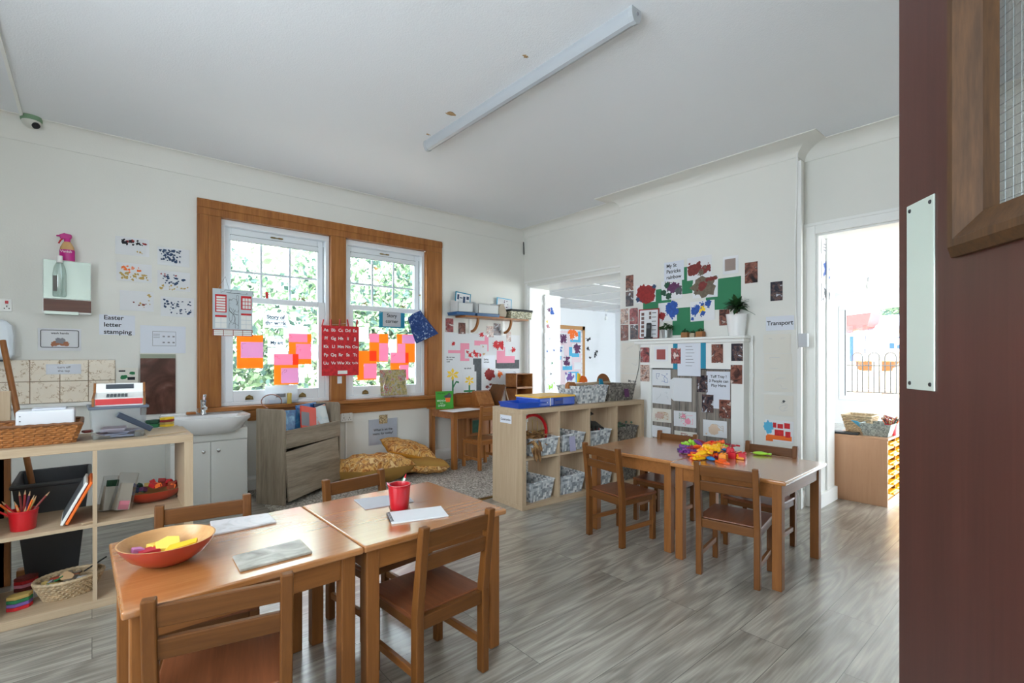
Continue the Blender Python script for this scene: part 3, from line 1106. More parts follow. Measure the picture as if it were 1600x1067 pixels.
c_ = PY(105, 409, BW - 0.06)
spray_bottle((c_.x, BW - 0.06, ztop))
zb_, zt_ = PY(92, 463, BW - 0.15).z, PY(92, 399, BW - 0.15).z
xs = PY(93, 430, BW - 0.145).x
t = thing('soap_bottle', 'clear soap bottle with white cap in front of the towel dispenser', 'bottle', (xs, BW - 0.138, zb_))
h = zt_ - zb_
MB().lathe([(0, 0), (0.030, 0), (0.036, 0.006), (0.036, h * 0.55), (0.030, h * 0.72), (0.016, h * 0.84), (0.015, h * 0.86)], 24, sx=1.0, sy=0.7, cap=False).build('bottle', glassy('clear_plastic', (0.86, 0.9, 0.89), 0.12, 0.05), t)
MB().lathe([(0, h * 0.83), (0.017, h * 0.83), (0.0165, h), (0, h)], 20).build('cap', M['white'], t, bevel=0.002)
MB().box(-0.033, -0.012, -0.0262, -0.024, h * 0.12, h * 0.5).build('label_print', plain('grey_print', (96, 92, 88), 0.5), t)

a, b = PY(-45, 497, BW - 0.12), PY(21, 562, BW - 0.12)
t = thing('hand_dryer', 'white rounded hand dryer at the left edge of the window wall', 'hand dryer', ((a.x + b.x) / 2, BW, b.z))
w_, h_ = abs(b.x - a.x) / 2, a.z - b.z
prof = [(-w_, 0.02), (-w_, h_ * 0.75), (-w_ * 0.7, h_), (w_ * 0.55, h_), (w_ * 0.9, h_ * 0.86), (w_, h_ * 0.6), (w_ * 0.97, 0.03), (w_ * 0.8, 0), (-w_ * 0.9, 0)]
MB().prism(prof, -0.13, 0, 'y').build('housing', plain('pale_blue_white_plastic', (222, 230, 238), 0.25), t, bevel=0.03, seg=4)
MB().box(-w_ * 0.5, w_ * 0.5, -0.11, -0.04, -0.012, 0.012).build('nozzle', M['seal'], t)
a, b = PY(-14, 466, B[1]), PY(19, 487, B[1])
t = thing('wall_socket', 'white switched socket plate above the hand dryer', 'socket', ((a.x + b.x) / 2, BW, b.z))
w_, h_ = (b.x - a.x) / 2, a.z - b.z
MB().box(-w_, w_, -0.012, 0, 0, h_).build('plate', M['white'], t, bevel=0.003)
for x in (-0.5, 0.5):
    MB().box(x * w_ - 0.008, x * w_ + 0.008, -0.016, -0.01, h_ * 0.62, h_ * 0.86).build('switch', M['red'] if x > 0 else M['white'], t, bevel=0.002)
    MB().box(x * w_ - 0.014, x * w_ - 0.008, -0.0125, -0.01, h_ * 0.2, h_ * 0.28).box(x * w_ + 0.008, x * w_ + 0.014, -0.0125, -0.01, h_ * 0.2, h_ * 0.28).box(x * w_ - 0.003, x * w_ + 0.003, -0.0125, -0.01, h_ * 0.34, h_ * 0.48).build('pin_holes', M['black'], t)

# tiled splashback
def tile_mat():
    m, t, b, N, L = newmat('cream_crackle_tiles')
    tc = N.new('ShaderNodeTexCoord')
    vo = N.new('ShaderNodeTexVoronoi')
    vo.feature = 'DISTANCE_TO_EDGE'
    vo.inputs['Scale'].default_value = 15
    nz = N.new('ShaderNodeTexNoise')
    nz.inputs['Scale'].default_value = 22
    nz.inputs['Detail'].default_value = 3
    mxv = N.new('ShaderNodeMix'); mxv.data_type = 'VECTOR'
    mxv.inputs[0].default_value = 0.14
    L.new(tc.outputs['Object'], nz.inputs['Vector'])
    L.new(tc.outputs['Object'], mxv.inputs[4]); L.new(nz.outputs['Color'], mxv.inputs[5])
    L.new(mxv.outputs[1], vo.inputs['Vector'])
    rp = N.new('ShaderNodeValToRGB')
    rp.color_ramp.elements[0].position = 0.0; rp.color_ramp.elements[0].color = srgb(176, 146, 112)
    rp.color_ramp.elements[1].position = 0.045; rp.color_ramp.elements[1].color = srgb(236, 223, 205)
    L.new(vo.outputs['Distance'], rp.inputs['Fac'])
    # the crackle breaks up
    n2 = N.new('ShaderNodeTexNoise'); n2.inputs['Scale'].default_value = 26
    L.new(tc.outputs['Object'], n2.inputs['Vector'])
    r2 = N.new('ShaderNodeValToRGB'); r2.color_ramp.elements[0].position = 0.48; r2.color_ramp.elements[1].position = 0.56
    L.new(n2.outputs['Fac'], r2.inputs['Fac'])
    mx = N.new('ShaderNodeMix'); mx.data_type = 'RGBA'
    L.new(r2.outputs['Color'], mx.inputs[0]); L.new(rp.outputs['Color'], mx.inputs[6]); mx.inputs[7].default_value = srgb(237, 225, 208)
    L.new(mx.outputs[2], b.inputs['Base Color'])
    b.inputs['Roughness'].default_value = 0.22
    return m


M['tile'] = tile_mat()
tz0, tz1, tx1 = 0.838, 1.141, 0.132
t = thing('tile_splashback', 'cream crackle-patterned wall tiles in two rows behind the left shelf', 'tiles', (tx1, BW, tz0))
mb, gb = MB(), MB()
for i in range(6):
    for j in range(2):
        mb.box(-0.152 * (i + 1) + 0.002, -0.152 * i - 0.002, -0.009, 0, 0.1515 * j + 0.002, 0.1515 * (j + 1) - 0.002)
mb.build('tiles', M['tile'], t, bevel=0.0015)
MB().box(-0.152 * 6, 0, -0.0055, 0, 0, 0.303).build('grout', plain('grout', (150, 128, 104), 0.9), t)
MB().box(-0.152 * 6, 0.02, -0.05, 0, -0.028, -0.002).build('ledge_strip', M['white'], t, bevel=0.004)

P_ = B
p = paper('label_strip', 'faded laminated tap reminder strip stuck on the tiles', 'label', P_, 72, 569, 127, 584, M['paper_cool'], 0.011)
txt(p, 'turn off\nthe tap', 0.5, 0.5, 0.022, M['grey'])
tag(p, 'faded laminated tap reminder strip stuck on the tiles', 'label')
p = paper('hand_washing_sign', 'hand washing picture sign with black rounded border above the tiles', 'sign', P_, 59, 512, 127, 548, M['paper'], 0.001)
w, h, th = DIM[p.name]
mb = MB()
pts = []
for (cx, cy, a0) in ((0.40, 0.36, 0), (-0.40, 0.36, 90), (-0.40, -0.30, 180), (0.40, -0.30, 270)):
    for k in range(5):
        a = R(a0 + k * 22.5)
        pts.append((cx * w + 0.008 * math.cos(a), cy * h + 0.008 * math.sin(a), th + 0.0004))
mb.tube(pts, 0.0022, 4, closed=True)
mb.build('border', M['ink'], p)
txt(p, 'wash hands', 0.5, 0.22, 0.020, M['ink'])
blobs(p, [(0.40, 0.68, 0.016, 1.6), (0.60, 0.68, 0.016, 1.6), (0.34, 0.74, 0.012), (0.66, 0.74, 0.012)], M['skin'], 4, 'drawn_hands')
blobs(p, [(0.5, 0.56, 0.020, 1.3)], M['grey'], 5, 'soap_suds', lift=0.0006)
p = paper('easter_sign', 'white sign reading Easter letter stamping beside the window', 'sign', P_, 155, 491, 211, 524, M['paper_cool'])
txt(p, 'Easter\nletter\nstamping', 0.12, 0.5, 0.046, M['ink'], align='LEFT')
stamp = [((180, 368, 233, 402), 'white sheet of small red and brown letter stamps, top of left column', [(M['dkred'], 8, (0.08, 0.12, 0.95, 0.3)), (M['ink'], 22, (0.2, 0.15, 0.8, 0.4)), (M['gold'], 3, (0.4, 0.65, 0.8, 0.85))]),
         ((246, 385, 296, 418), 'white sheet of dense teal letter stamps, top of right column', [(M['navyink'], 60, (0.08, 0.1, 0.7, 0.8))]),
         ((182, 409, 237, 442), 'white sheet of orange and yellow letter stamps, middle of left column', [(M['orange'], 16, (0.1, 0.15, 0.7, 0.5)), (M['gold'], 30, (0.1, 0.55, 0.95, 0.9))]),
         ((246, 422, 297, 456), 'white sheet of rows of navy and red stamps, middle of right column', [(M['navyink'], 26, (0.15, 0.15, 0.8, 0.7)), (M['dkred'], 4, (0.1, 0.15, 0.95, 0.3)), (M['gold'], 16, (0.1, 0.75, 0.95, 0.95))]),
         ((187, 453, 240, 487), 'almost empty stamping sheet, bottom of left column', [(M['gold'], 8, (0.55, 0.1, 0.9, 0.9)), (M['maroon'], 4, (0.1, 0.5, 0.9, 0.8))]),
         ((251, 463, 303, 496), 'white sheet of scattered blue stamps, bottom of right column', [(M['navyink'], 34, (0.1, 0.15, 0.9, 0.85))])]
for i, (q, lab, ms) in enumerate(stamp):
    p = paper('stamping_sheet', lab, 'paper', P_, *q, M['paper'], 0.001, group='letter stamping sheets')
    for k, (m_, n_, bx) in enumerate(ms):
        speckle(p, n_, m_, i * 10 + k, bx, 0.0075)
p = paper('timetable_sheet', 'white sheet with a small printed grid above the mirror-like board', 'paper', P_, 219, 508, 290, 552, M['paper_cool'])
g = [(0.26, 0.2, 0.78, 0.215), (0.26, 0.72, 0.78, 0.735), (0.26, 0.2, 0.268, 0.735), (0.772, 0.2, 0.78, 0.735)]
for r_ in (0.3, 0.36, 0.42):
    g.append((0.28, r_, 0.42, r_ + 0.018))
for cx in (0.48, 0.59, 0.7):
    for cy in (0.36, 0.58):
        g.append((cx, cy, cx + 0.05, cy + 0.05))
strips(p, g, M['grey'], 'printed_grid')
a, b = PY(219, 553, BW), PY(274, 645, BW)
t = thing('painted_mirror_board', 'tall mirror-like board with brown door reflection painted on, pale top strip, between tiles and sink', 'board', ((a.x + b.x) / 2, BW, b.z))
w_, h_ = (b.x - a.x) / 2, a.z - b.z
MB().box(-w_, w_, -0.014, 0, 0, h_ * 0.93).build('board', ramp_noise('smeared_brown_reflection', [(0.35, (70, 42, 34)), (0.6, (96, 62, 52)), (0.8, (120, 92, 84))], 3.0, 0.18, 'Object', distort=4, coat=0.3), t, bevel=0.002)  # reflection of the brown door put into the board colour
MB().box(-w_, w_, -0.014, 0, h_ * 0.93, h_).build('top_strip', plain('greenish_strip', (150, 156, 138), 0.4), t, bevel=0.002)
p = paper('leaflet', 'small black and green printed card leaning behind the toy till', 'leaflet', ('y', BW - 0.03), 182, 575, 216, 598, M['paper_warm'], 0.0, 0.002)
strips(p, [(0.1, 0.15, 0.4, 0.25), (0.5, 0.6, 0.85, 0.8)], M['ink'], 'print')
blobs(p, [(0.35, 0.6, 0.015, 1.6), (0.7, 0.35, 0.012, 1.6)], M['leaf'], 2, 'print')

# ---------------------------------------------------------------- sink unit
FY = 4.365
cx0, cx1 = PY(266, 700, FY).x, PY(387, 700, FY).x
cc = (cx0 + cx1) / 2
hw = (cx1 - cx0) / 2
t = thing('sink_unit', 'low white vanity cabinet with ceramic basin under the window edge', 'sink', (cc, FY, 0))
M['gloss_white'] = plain('white_gloss_laminate', (232, 232, 228), 0.25)
M['ceramic'] = plain('white_ceramic', (238, 238, 238), 0.12, coat=0.3)
dep = BW - 0.005 - FY
MB().box(-hw, hw, 0.018, dep, 0.0, 0.60).build('cabinet', M['gloss_white'], t, bevel=0.002)
MB().box(-hw, hw, 0.0, 0.018, 0.515, 0.60).build('fascia', M['gloss_white'], t, bevel=0.002)
MB().box(hw + 0.002, hw + 0.06, 0.26, dep, 0, 0.62).build('filler_panel', M['gloss_white'], t)
for s in (-1, 1):
    xa, xb = sorted((s * 0.002, s * (hw - 0.002)))
    d = MB().box(xa, xb, 0.0, 0.018, 0.03, 0.508).build('door', M['gloss_white'], t, bevel=0.002)
    MB().lathe([(0, 0), (0.006, 0), (0.006, 0.012), (0.013, 0.018), (0.013, 0.024), (0, 0.027)], 16).build('knob', M['chrome'], d, loc=(s * 0.05, 0.0, 0.44), rot=(R(90), 0, 0))


def basin():
    """D-shaped ceramic basin, flat along the wall"""
    n = 40
    W_, zr = hw + 0.035, 0.70
    front = -0.115

    def outline(k, f, w):
        # from back-right round the front to back-left
        a = math.pi * k / n
        x = w * math.copysign(abs(math.cos(a)) ** 0.55, math.cos(a))
        return x, 0.10 - (0.10 - f) * (math.sin(a) ** 0.9)
    rings = [(0.60, -0.020, hw * 0.60, 1), (0.575, -0.045, hw * 0.74, 1), (0.60, -0.085, hw * 0.9, 1), (0.645, -0.105, hw * 1.0, 1), (zr - 0.022, front, W_, 1), (zr, front, W_, 1), (zr + 0.002, front + 0.012, W_ - 0.012, 1),
             (zr - 0.006, front + 0.045, W_ - 0.06, 0.0), (zr - 0.05, front + 0.07, W_ - 0.10, 0), (zr - 0.10, front + 0.12, W_ - 0.17, 0)]
    v, f = [], []
    for (z, fr, w, back) in rings:
        for k in range(n + 1):
            x, y = outline(k, fr, w)
            v.append((x, y, z))
        yb = dep if back else dep - 0.13
        for k in range(9):
            s = -w + 2 * w * k / 8
            v.append((s, yb if back else yb, z))
    m = n + 1 + 9
    for i in range(len(rings) - 1):
        for k in range(m):
            f.append((i * m + k, i * m + (k + 1) % m, (i + 1) * m + (k + 1) % m, (i + 1) * m + k))
    f.append(tuple(range((len(rings) - 1) * m, len(rings) * m)))
    f.append(tuple(range(m))[::-1])
    return MB().add(v, f, 0, True)


basin().build('basin', M['ceramic'], t, sharp=50)
MB().box(-hw - 0.03, hw + 0.03, dep - 0.03, dep, 0.69, 0.712).build('splash_lip', M['ceramic'], t, bevel=0.004)
tp = MB()
tx = PY(318, 640, FY + 0.26).x - cc
tp.lathe([(0, 0.70), (0.026, 0.70), (0.024, 0.712), (0.019, 0.72), (0.019, 0.79), (0.021, 0.80), (0.021, 0.815), (0, 0.82)], 20, mat=Matrix.Translation((tx, 0.265, 0)))
tp.tube([(tx, 0.26, 0.745), (tx, 0.21, 0.765), (tx, 0.165, 0.76), (tx, 0.16, 0.745)], [0.016, 0.014, 0.012, 0.012], 12)
tp.build('tap', M['chrome'], t)
MB().prism([(0.235, 0.815), (0.285, 0.815), (0.29, 0.835), (0.20, 0.865), (0.195, 0.855)], tx - 0.012, tx + 0.012, 'x').build('tap_lever', M['chrome'], t, bevel=0.005)
o = MB().prism([(-0.034, 0), (0.034, 0), (0.032, 0.02), (-0.03, 0.022)], -0.02, 0.02, 'y').build('nail_brush', M['oak_x'], None, (cc + tx - 0.085, FY + 0.265, 0.7035), (0, 0, 0), 0.004)
tag(o, 'small brown wooden nail brush beside the tap', 'brush')

# ---------------------------------------------------------------- window decorations
GY = BW + 0.058                          # room face of the lower panes
G = ('y', GY)
M['orange_sheet'] = sheet('orange_tissue', (255, 158, 66), 0.7, 0.7)
M['pink_sheet'] = sheet('pink_tissue', (248, 166, 190), 0.6, 0.7)
M['mauve_sheet'] = sheet('mauve_tissue', (222, 176, 206), 0.55, 0.7)
M['redo_sheet'] = sheet('red_orange_tissue', (250, 104, 66), 0.7, 0.7)
win_papers = [
    ('orange', 370, 523, 411, 575, 'orange paper square at the left of the first window pane', 0), ('mauve', 376, 534, 411, 559, 'mauve paper over the leftmost orange square', 1),
    ('white', 443, 508, 481, 526, 'white paper above the orange square right of the week sign', 0), ('orange', 451, 521, 486, 569, 'orange paper at right in the first window', 1), ('pink', 451, 521, 480, 535, 'pink strip across the top of the right orange paper', 2),
    ('pink', 462, 537, 486, 561, 'pink paper square on the right orange paper of the first window', 2), ('white', 487, 538, 500, 562, 'narrow white paper at the right edge of the first window', 0),
    ('white', 418, 543, 450, 569, 'white paper left of the lower orange square in the first window', 0), ('orange', 428, 570, 466, 600, 'lower middle orange paper in the first window', 1), ('pink', 428, 553, 457, 570, 'pink paper on top of the lower orange paper', 2),
    ('redo', 457, 553, 466, 570, 'small red-orange patch between two pink papers in the first window', 3), ('mauve', 439, 575, 466, 598, 'mauve paper over the lower orange paper', 3), ('white', 467, 574, 476, 598, 'narrow white paper beside the lower mauve paper', 0),
    ('white', 559, 511, 576, 534, 'white paper at the top left of the second window papers', 0), ('pink', 577, 521, 592, 535, 'small pink paper at the top of the left cluster, second window', 2), ('orange', 577, 521, 606, 565, 'orange paper at the top of the left cluster, second window', 1),
    ('pink', 592, 536, 606, 564, 'tall pink paper at the right of the left cluster, second window', 2), ('orange', 558, 548, 588, 593, 'lower orange paper beside the alphabet chart', 2), ('redo', 577, 548, 588, 564, 'red-orange square in the middle of the left cluster', 3),
    ('pink', 568, 568, 588, 591, 'pink paper over the lower orange paper beside the alphabet chart', 4), ('white', 607, 530, 620, 552, 'white paper between the two paper clusters of the second window', 0), ('orange', 620, 522, 648, 566, 'orange paper under the hanging blue cloth bag', 1),
    ('mauve', 628, 523, 648, 537, 'mauve paper just left of the hanging blue bag', 2), ('pink', 621, 537, 633, 551, 'small pink paper under the story corner sign', 2), ('orange', 610, 567, 638, 593, 'orange paper behind the picture board on the sill', 1),
    ('pink', 610, 551, 633, 567, 'pink paper above the picture board on the sill', 3), ('redo', 633, 551, 638, 567, 'thin red-orange patch above the picture board', 3), ('pink', 624, 570, 638, 592, 'pink paper at the right behind the picture board', 3), ('white', 638, 574, 650, 590, 'white paper at the lower right of the second window', 0)]
wm = dict(orange='orange_sheet', pink='pink_sheet', mauve='mauve_sheet', white='glass_paper', redo='redo_sheet')


def cut_sheet(p, rect, holes):
    """the part of a sheet that neighbouring sheets leave uncovered (all of them lie flat on the pane)"""
    a, c = pt(G, rect[0], rect[1]), pt(G, rect[2], rect[3])
    xs, zs = {a.x, c.x}, {a.z, c.z}
    hs = []
    for h in holes:
        q, r = pt(G, h[0], h[1]), pt(G, h[2], h[3])
        hs.append((q.x, r.x, r.z, q.z))
        for v in (q.x, r.x):
            if a.x < v < c.x:
                xs.add(v)
        for v in (q.z, r.z):
            if c.z < v < a.z:
                zs.add(v)
    xs, zs = sorted(xs), sorted(zs)
    o = (a + c) / 2
    m = MB()
    for i in range(len(xs) - 1):
        for j in range(len(zs) - 1):
            mx, mz = (xs[i] + xs[i + 1]) / 2, (zs[j] + zs[j + 1]) / 2
            if not any(h[0] < mx < h[1] and h[2] < mz < h[3] for h in hs):
                m.box(xs[i] - o.x, xs[i + 1] - o.x, zs[j] - o.z, zs[j + 1] - o.z, 0, 0.0006)
    if m.f:
        t_ = m.build('cut', p.data.materials[0])
        bm = bmesh.new(); bm.from_mesh(t_.data); bmesh.ops.remove_doubles(bm, verts=bm.verts, dist=1e-5); bm.to_mesh(p.data); bm.free()
        bpy.data.objects.remove(t_, do_unlink=True)


for i, (k, a0, b0, a1, b1, lab, lv) in enumerate(win_papers):
    p = paper('%s_paper' % dict(redo='red').get(k, k), lab, 'paper', G, a0, b0, a1, b1, M[wm[k]], 0.0012 + lv * 0.0012, 0.0006)
    cut_sheet(p, (a0, b0, a1, b1), [q[1:5] for q in win_papers if q[6] > lv])
    if k in ('pink', 'mauve') and (a1 - a0) > 20:
        scribble(p, 2, M['plum'], i, (0.05, 0.1, 0.3, 0.5), 0.0008)
p = paper('week_sign', 'white sign reading Story of the week on the first window', 'sign', G, 411, 489, 450, 513, M['glass_paper'], 0.002)
txt(p, 'Story of\nthe week', 0.5, 0.46, 0.046, M['navyink'], bold=0.0016)
strips(p, [(0.12, 0.42, 0.88, 0.445), (0.12, 0.86, 0.88, 0.885)], M['navyink'], 'underline')
p = paper('art_caption', 'small white caption reading My art among the orange papers', 'sign', G, 418, 529, 446, 542, M['glass_paper'], 0.003)
txt(p, 'My art', 0.5, 0.5, 0.04, M['navyink'], bold=0.0014)
p = paper('red_tape', 'short strip of red tape high on the first window', 'tape', G, 415, 456, 419, 470, M['redp'], 0.002, tilt=4)
p = paper('story_corner_sign', 'teal-bordered sign reading Story corner on the second window', 'sign', G, 592, 481, 632, 513, M['teal'], 0.003, 0.001)
q = strips(p, [(0.14, 0.10, 0.84, 0.94)], M['palegrey'], 'inner_card')
txt(p, 'Story\ncorner', 0.49, 0.52, 0.052, M['ink'], lift=0.0006)

# weather calendar hanging over the left casing
CY = CW - 0.03
p = paper('calendar_chart', 'pale blue hanging calendar chart with red tables over the left casing', 'chart', ('y', CY), 332, 450, 394.5, 526, M['paper_cool'], 0.0, 0.003)
w, h, th = DIM[p.name]
strips(p, [(0, 0, 1, 0.86)], plain('pale_blue_card', (196, 206, 212), 0.6), 'printed_ground', 0.0002)
strips(p, [(0, 0.86, 1, 1)], M['rust'], 'printed_strip', 0.0003)
strips(p, [(0.06, 0.12, 0.34, 0.5), (0.7, 0.12, 0.97, 0.42), (0.06, 0.56, 0.34, 0.6), (0.7, 0.5, 0.97, 0.54)], M['redp'], 'marking', 0.0005)
ws = [(0.09, 0.16 + 0.056 * k, 0.31, 0.2 + 0.056 * k) for k in range(6)] + [(0.74 + 0.075 * i, 0.17 + 0.08 * j, 0.80 + 0.075 * i, 0.235 + 0.08 * j) for i in range(3) for j in range(3)]
ws += [(0.06 + 0.145 * i, 0.61 + 0.115 * j, 0.195 + 0.145 * i, 0.715 + 0.115 * j) for i in range(2) for j in range(2)] + [(0.7 + 0.14 * i, 0.55 + 0.1 * j, 0.83 + 0.14 * i, 0.64 + 0.1 * j) for i in range(2) for j in range(3)]
ws += [(0.03 + 0.24 * i, 0.875 + 0.04 * j, 0.255 + 0.24 * i, 0.91 + 0.04 * j) for i in range(4) for j in range(3)]
strips(p, ws, M['white'], 'marking', 0.0008)
scribble(p, 12, M['ink'], 7, (0.40, 0.12, 0.64, 0.84), 0.0011)
scribble(p, 5, M['greyp'], 8, (0.2, 0.02, 0.9, 0.08), 0.0011)
mb = MB()
mb.tube([(-0.10 * w, h / 2, 0), (-0.19 * w, h / 2 + 0.105, 0.0)], 0.0012, 5)
mb.tube([(-0.36 * w, h / 2, 0), (-0.19 * w, h / 2 + 0.105, 0.0)], 0.0012, 5)
mb.build('string', M['grey'], p)

# alphabet chart on red pegs
AY = CW - 0.02
p = paper('alphabet_chart', 'red cloth alphabet chart pegged up over the window mullion', 'chart', ('y', AY), 502.5, 508, 560.5, 586, M['redp'], 0.0, 0.0025)
w, h, th = DIM[p.name]
for r_, row in enumerate((('Aa', 'Bb', 'Cc', 'Dd', 'Ee'), ('Ff', 'Gg', 'Hh', 'Ii', 'Jj'), ('Kk', 'Ll', 'Mm', 'Nn', 'Oo'), ('Pp', 'Qq', 'Rr', 'Ss', 'Tt'), ('Uu', 'Vv', 'Ww', 'Xx', 'Yy/Zz'))):
    for c_i, s in enumerate(row):
        txt(p, s, 0.11 + 0.195 * c_i, 0.09 + 0.165 * r_, 0.041 if len(s) == 2 else 0.026, M['white'])
strips(p, [(0.42, 0.90, 0.68, 0.97)], M['white'], 'cloth_label')
for k in range(5):
    o = MB().box(-0.006, 0.006, -0.010, 0.004, -0.022, 0.05).build('clothes_peg', M['red'], None, PY(503.5 + k * 13.4, 507, AY) + Vector((0, -0.001, 0)), (0, R((12, -3, 4, -10, 6)[k]), 0), 0.003)
    tag(o, ('red clothes peg at the left end of the alphabet chart', 'red clothes peg above the letters Bb', 'red clothes peg above the letters Cc', 'red clothes peg above the letters Dd', 'red clothes peg at the right end of the alphabet chart')[k], 'peg', 'alphabet chart pegs')
a, b, c = PY(498, 508, AY + 0.006), PY(560, 503, AY + 0.006), PY(612, 481, AY + 0.006)
o = MB().tube([a, PY(530, 506.5, AY + 0.006), b, c], 0.0012, 6).build('hanging_cord', M['paper_warm'])
tag(o, 'thin white cord carrying the red alphabet chart', 'cord')
p = paper('torn_tag', 'torn white paper tag below the alphabet chart on the mullion', 'paper', ('y', CW), 527, 588, 534, 599, M['paper'], 0.001)

# blue cloth bag
BYP = CW - 0.045
cor = [PY(*q, BYP) for q in ((637, 497), (645, 490), (657, 485), (663, 494), (674, 508), (685, 521), (668, 529), (650, 537), (643, 517))]
c0 = sum(cor, Vector()) / len(cor)
t = thing('cloth_bag', 'navy flower-print cloth bag hanging on the right window casing', 'bag', c0)
M['navy_cloth'] = ramp_noise('navy_floral_cloth', [(0.0, (24, 44, 92)), (0.52, (38, 66, 124)), (0.60, (60, 92, 150)), (0.68, (190, 200, 210))], 42, 0.9, 'Object', detail=2)
n = len(cor)
v = [(q - c0) + Vector((0, -0.001, 0)) for q in cor] + [(q - c0) * 0.72 + Vector((0, -0.018, 0)) for q in cor] + [(q - c0) + Vector((0, 0.001, 0)) for q in cor] + [(q - c0) * 0.72 + Vector((0, 0.016, 0)) for q in cor]
f = [(i, (i + 1) % n, n + (i + 1) % n, n + i) for i in range(n)] + [tuple(range(n, 2 * n))] + [(2 * n + i, 2 * n + (i + 1) % n, 3 * n + (i + 1) % n, 3 * n + i) for i in range(n)] + [tuple(range(3 * n, 4 * n))] + [(i, (i + 1) % n, 2 * n + (i + 1) % n, 2 * n + i) for i in range(n)]
MB().add(v, f, 0, True).build('pouch', M['navy_cloth'], t)
MB().tube([cor[2] - c0, PY(656.5, 461, BYP) - c0], 0.0016, 6).build('cord', M['yellowp'], t)
o = MB().lathe([(0, 0), (0.004, 0), (0.004, 0.02), (0.008, 0.024), (0, 0.026)], 10).build('cup_hook', M['brass'], None, PY(656.5, 461, BYP) + Vector((0, 0.026, 0)), (R(90), 0, 0))
tag(o, 'small brass hook holding the blue cloth bag cord', 'hook')

# on the sill
SZ = zb
q = PY(616, 620, BW - 0.03)
t = thing('picture_board', 'small picture book in a clear stand on the sill of the second window', 'picture', (q.x, BW - 0.035, SZ), R(-4))
wb_ = (PY(635, 600, BW - 0.03).x - PY(595, 600, BW - 0.03).x) / 2
hb_ = PY(616, 577, BW - 0.03).z - SZ
tm = Matrix.Rotation(R(-8), 4, 'X')
M['folk'] = ramp_noise('folk_picture', [(0.25, (92, 92, 70)), (0.4, (150, 142, 100)), (0.5, (186, 160, 96)), (0.57, (164, 170, 168)), (0.66, (170, 70, 56)), (0.8, (232, 226, 214))], 26, 0.4, 'Object', 2, 1.0)
MB().box(-wb_, wb_, -0.004, 0.006, 0.022, hb_, mat=tm).build('book', M['folk'], t, bevel=0.002)
mb = MB()
mb.tube([(-wb_ * 0.8, -0.034, 0.02), (-wb_ * 0.86, -0.012, 0.11), (-wb_ * 0.6, -0.010, hb_ * 0.82), (-wb_ * 0.3, -0.010, hb_ * 0.84)], 0.0035, 8)
mb.tube([(wb_ * 0.86, -0.034, 0.02), (wb_ * 0.9, -0.012, 0.09), (wb_ * 0.84, -0.006, hb_ * 0.7)], 0.003, 8)
mb.box(-wb_, wb_, -0.032, 0.03, 0, 0.006).box(-wb_, wb_, -0.034, -0.030, 0, 0.022)
mb.build('clear_stand', glassy('acrylic', (0.94, 0.95, 0.95), 0.12, 0.02), t)
q = PY(440, 632, BW - 0.02)
wb_ = (PY(465, 600, BW - 0.02).x - PY(414, 600, BW - 0.02).x) / 2
t = thing('leaflet_holder', 'white sign in an upright clear holder on the sill of the first window', 'sign holder', (q.x, BW - 0.02, SZ), R(2))
hb_ = PY(440, 602, BW - 0.02).z - SZ
MB().box(-wb_, wb_, -0.003, 0.001, 0.004, hb_).build('card', M['glass_paper'], t)
mb = MB().box(-wb_ - 0.004, wb_ + 0.004, -0.006, -0.004, 0.0, hb_ + 0.004).box(-wb_ - 0.004, wb_ + 0.004, -0.036, 0.03, 0, 0.004)
mb.build('clear_front', glassy('acrylic_b', (0.96, 0.97, 0.97), 0.08, 0.02), t)
MB().box(-wb_ * 0.35, wb_ * 0.25, -0.0035, -0.003, hb_ * 0.35, hb_ * 0.55).build('grey_print', M['grey'], t)
q = PY(452, 631, BW - 0.055)
t = thing('yellow_bottle', 'small yellow glue bottle on the sill before the white sign', 'bottle', (q.x, BW - 0.06, SZ))
MB().lathe([(0, 0), (0.02, 0), (0.021, 0.004), (0.018, 0.045), (0.021, 0.085), (0.018, 0.094), (0, 0.094)], 20).build('bottle', plain('yellow_bottle', (206, 174, 80), 0.35), t)
MB().lathe([(0, 0.09), (0.014, 0.09), (0.013, 0.104), (0, 0.106)], 16).build('cap', M['white'], t)

# ---------------------------------------------------------------- below the sill
a, b = PY(531, 644.5, BW), PY(549, 658, BW)
t = thing('double_socket', 'white double wall socket just below the window sill', 'socket', ((a.x + b.x) / 2, BW, b.z))
w_, h_ = (b.x - a.x) / 2, a.z - b.z
MB().box(-w_, w_, -0.03, 0, 0, h_).build('plate', M['white'], t, bevel=0.004)
for x in (-0.5, 0.5):
    MB().box(x * w_ - 0.006, x * w_ + 0.006, -0.034, -0.028, h_ * 0.66, h_ * 0.88).build('switch', M['white'], t, bevel=0.002)
    MB().box(x * w_ - 0.013, x * w_ - 0.008, -0.0305, -0.028, h_ * 0.18, h_ * 0.26).box(x * w_ + 0.008, x * w_ + 0.013, -0.0305, -0.028, h_ * 0.18, h_ * 0.26).box(x * w_ - 0.0025, x * w_ + 0.0025, -0.0305, -0.028, h_ * 0.36, h_ * 0.5).build('pin_holes', M['black'], t)
o = MB().box(-0.008, 0.008, -0.012, 0, 0.13, b.z).build('cable_trunking', M['white'], None, ((a.x + b.x) / 2, BW, 0), (0, 0, 0), 0.002)
tag(o, 'thin white cable trunking running down from the double socket', 'trunking')
p = paper('menu_sign', 'clear pocket with What is on the menu sign above the cushions', 'sign', B, 576, 656, 620, 691, M['paper_cool'], 0.001, 0.002)
txt(p, 'What is on the\nmenu for today?', 0.5, 0.5, 0.034, M['ink'])
strips(p, [(-0.02, 0.0, 1.04, 1.0)], glassy('clear_pocket', (0.96, 0.97, 0.98), 0.06, 0.1), 'clear_pocket', 0.0006, 0.0008)
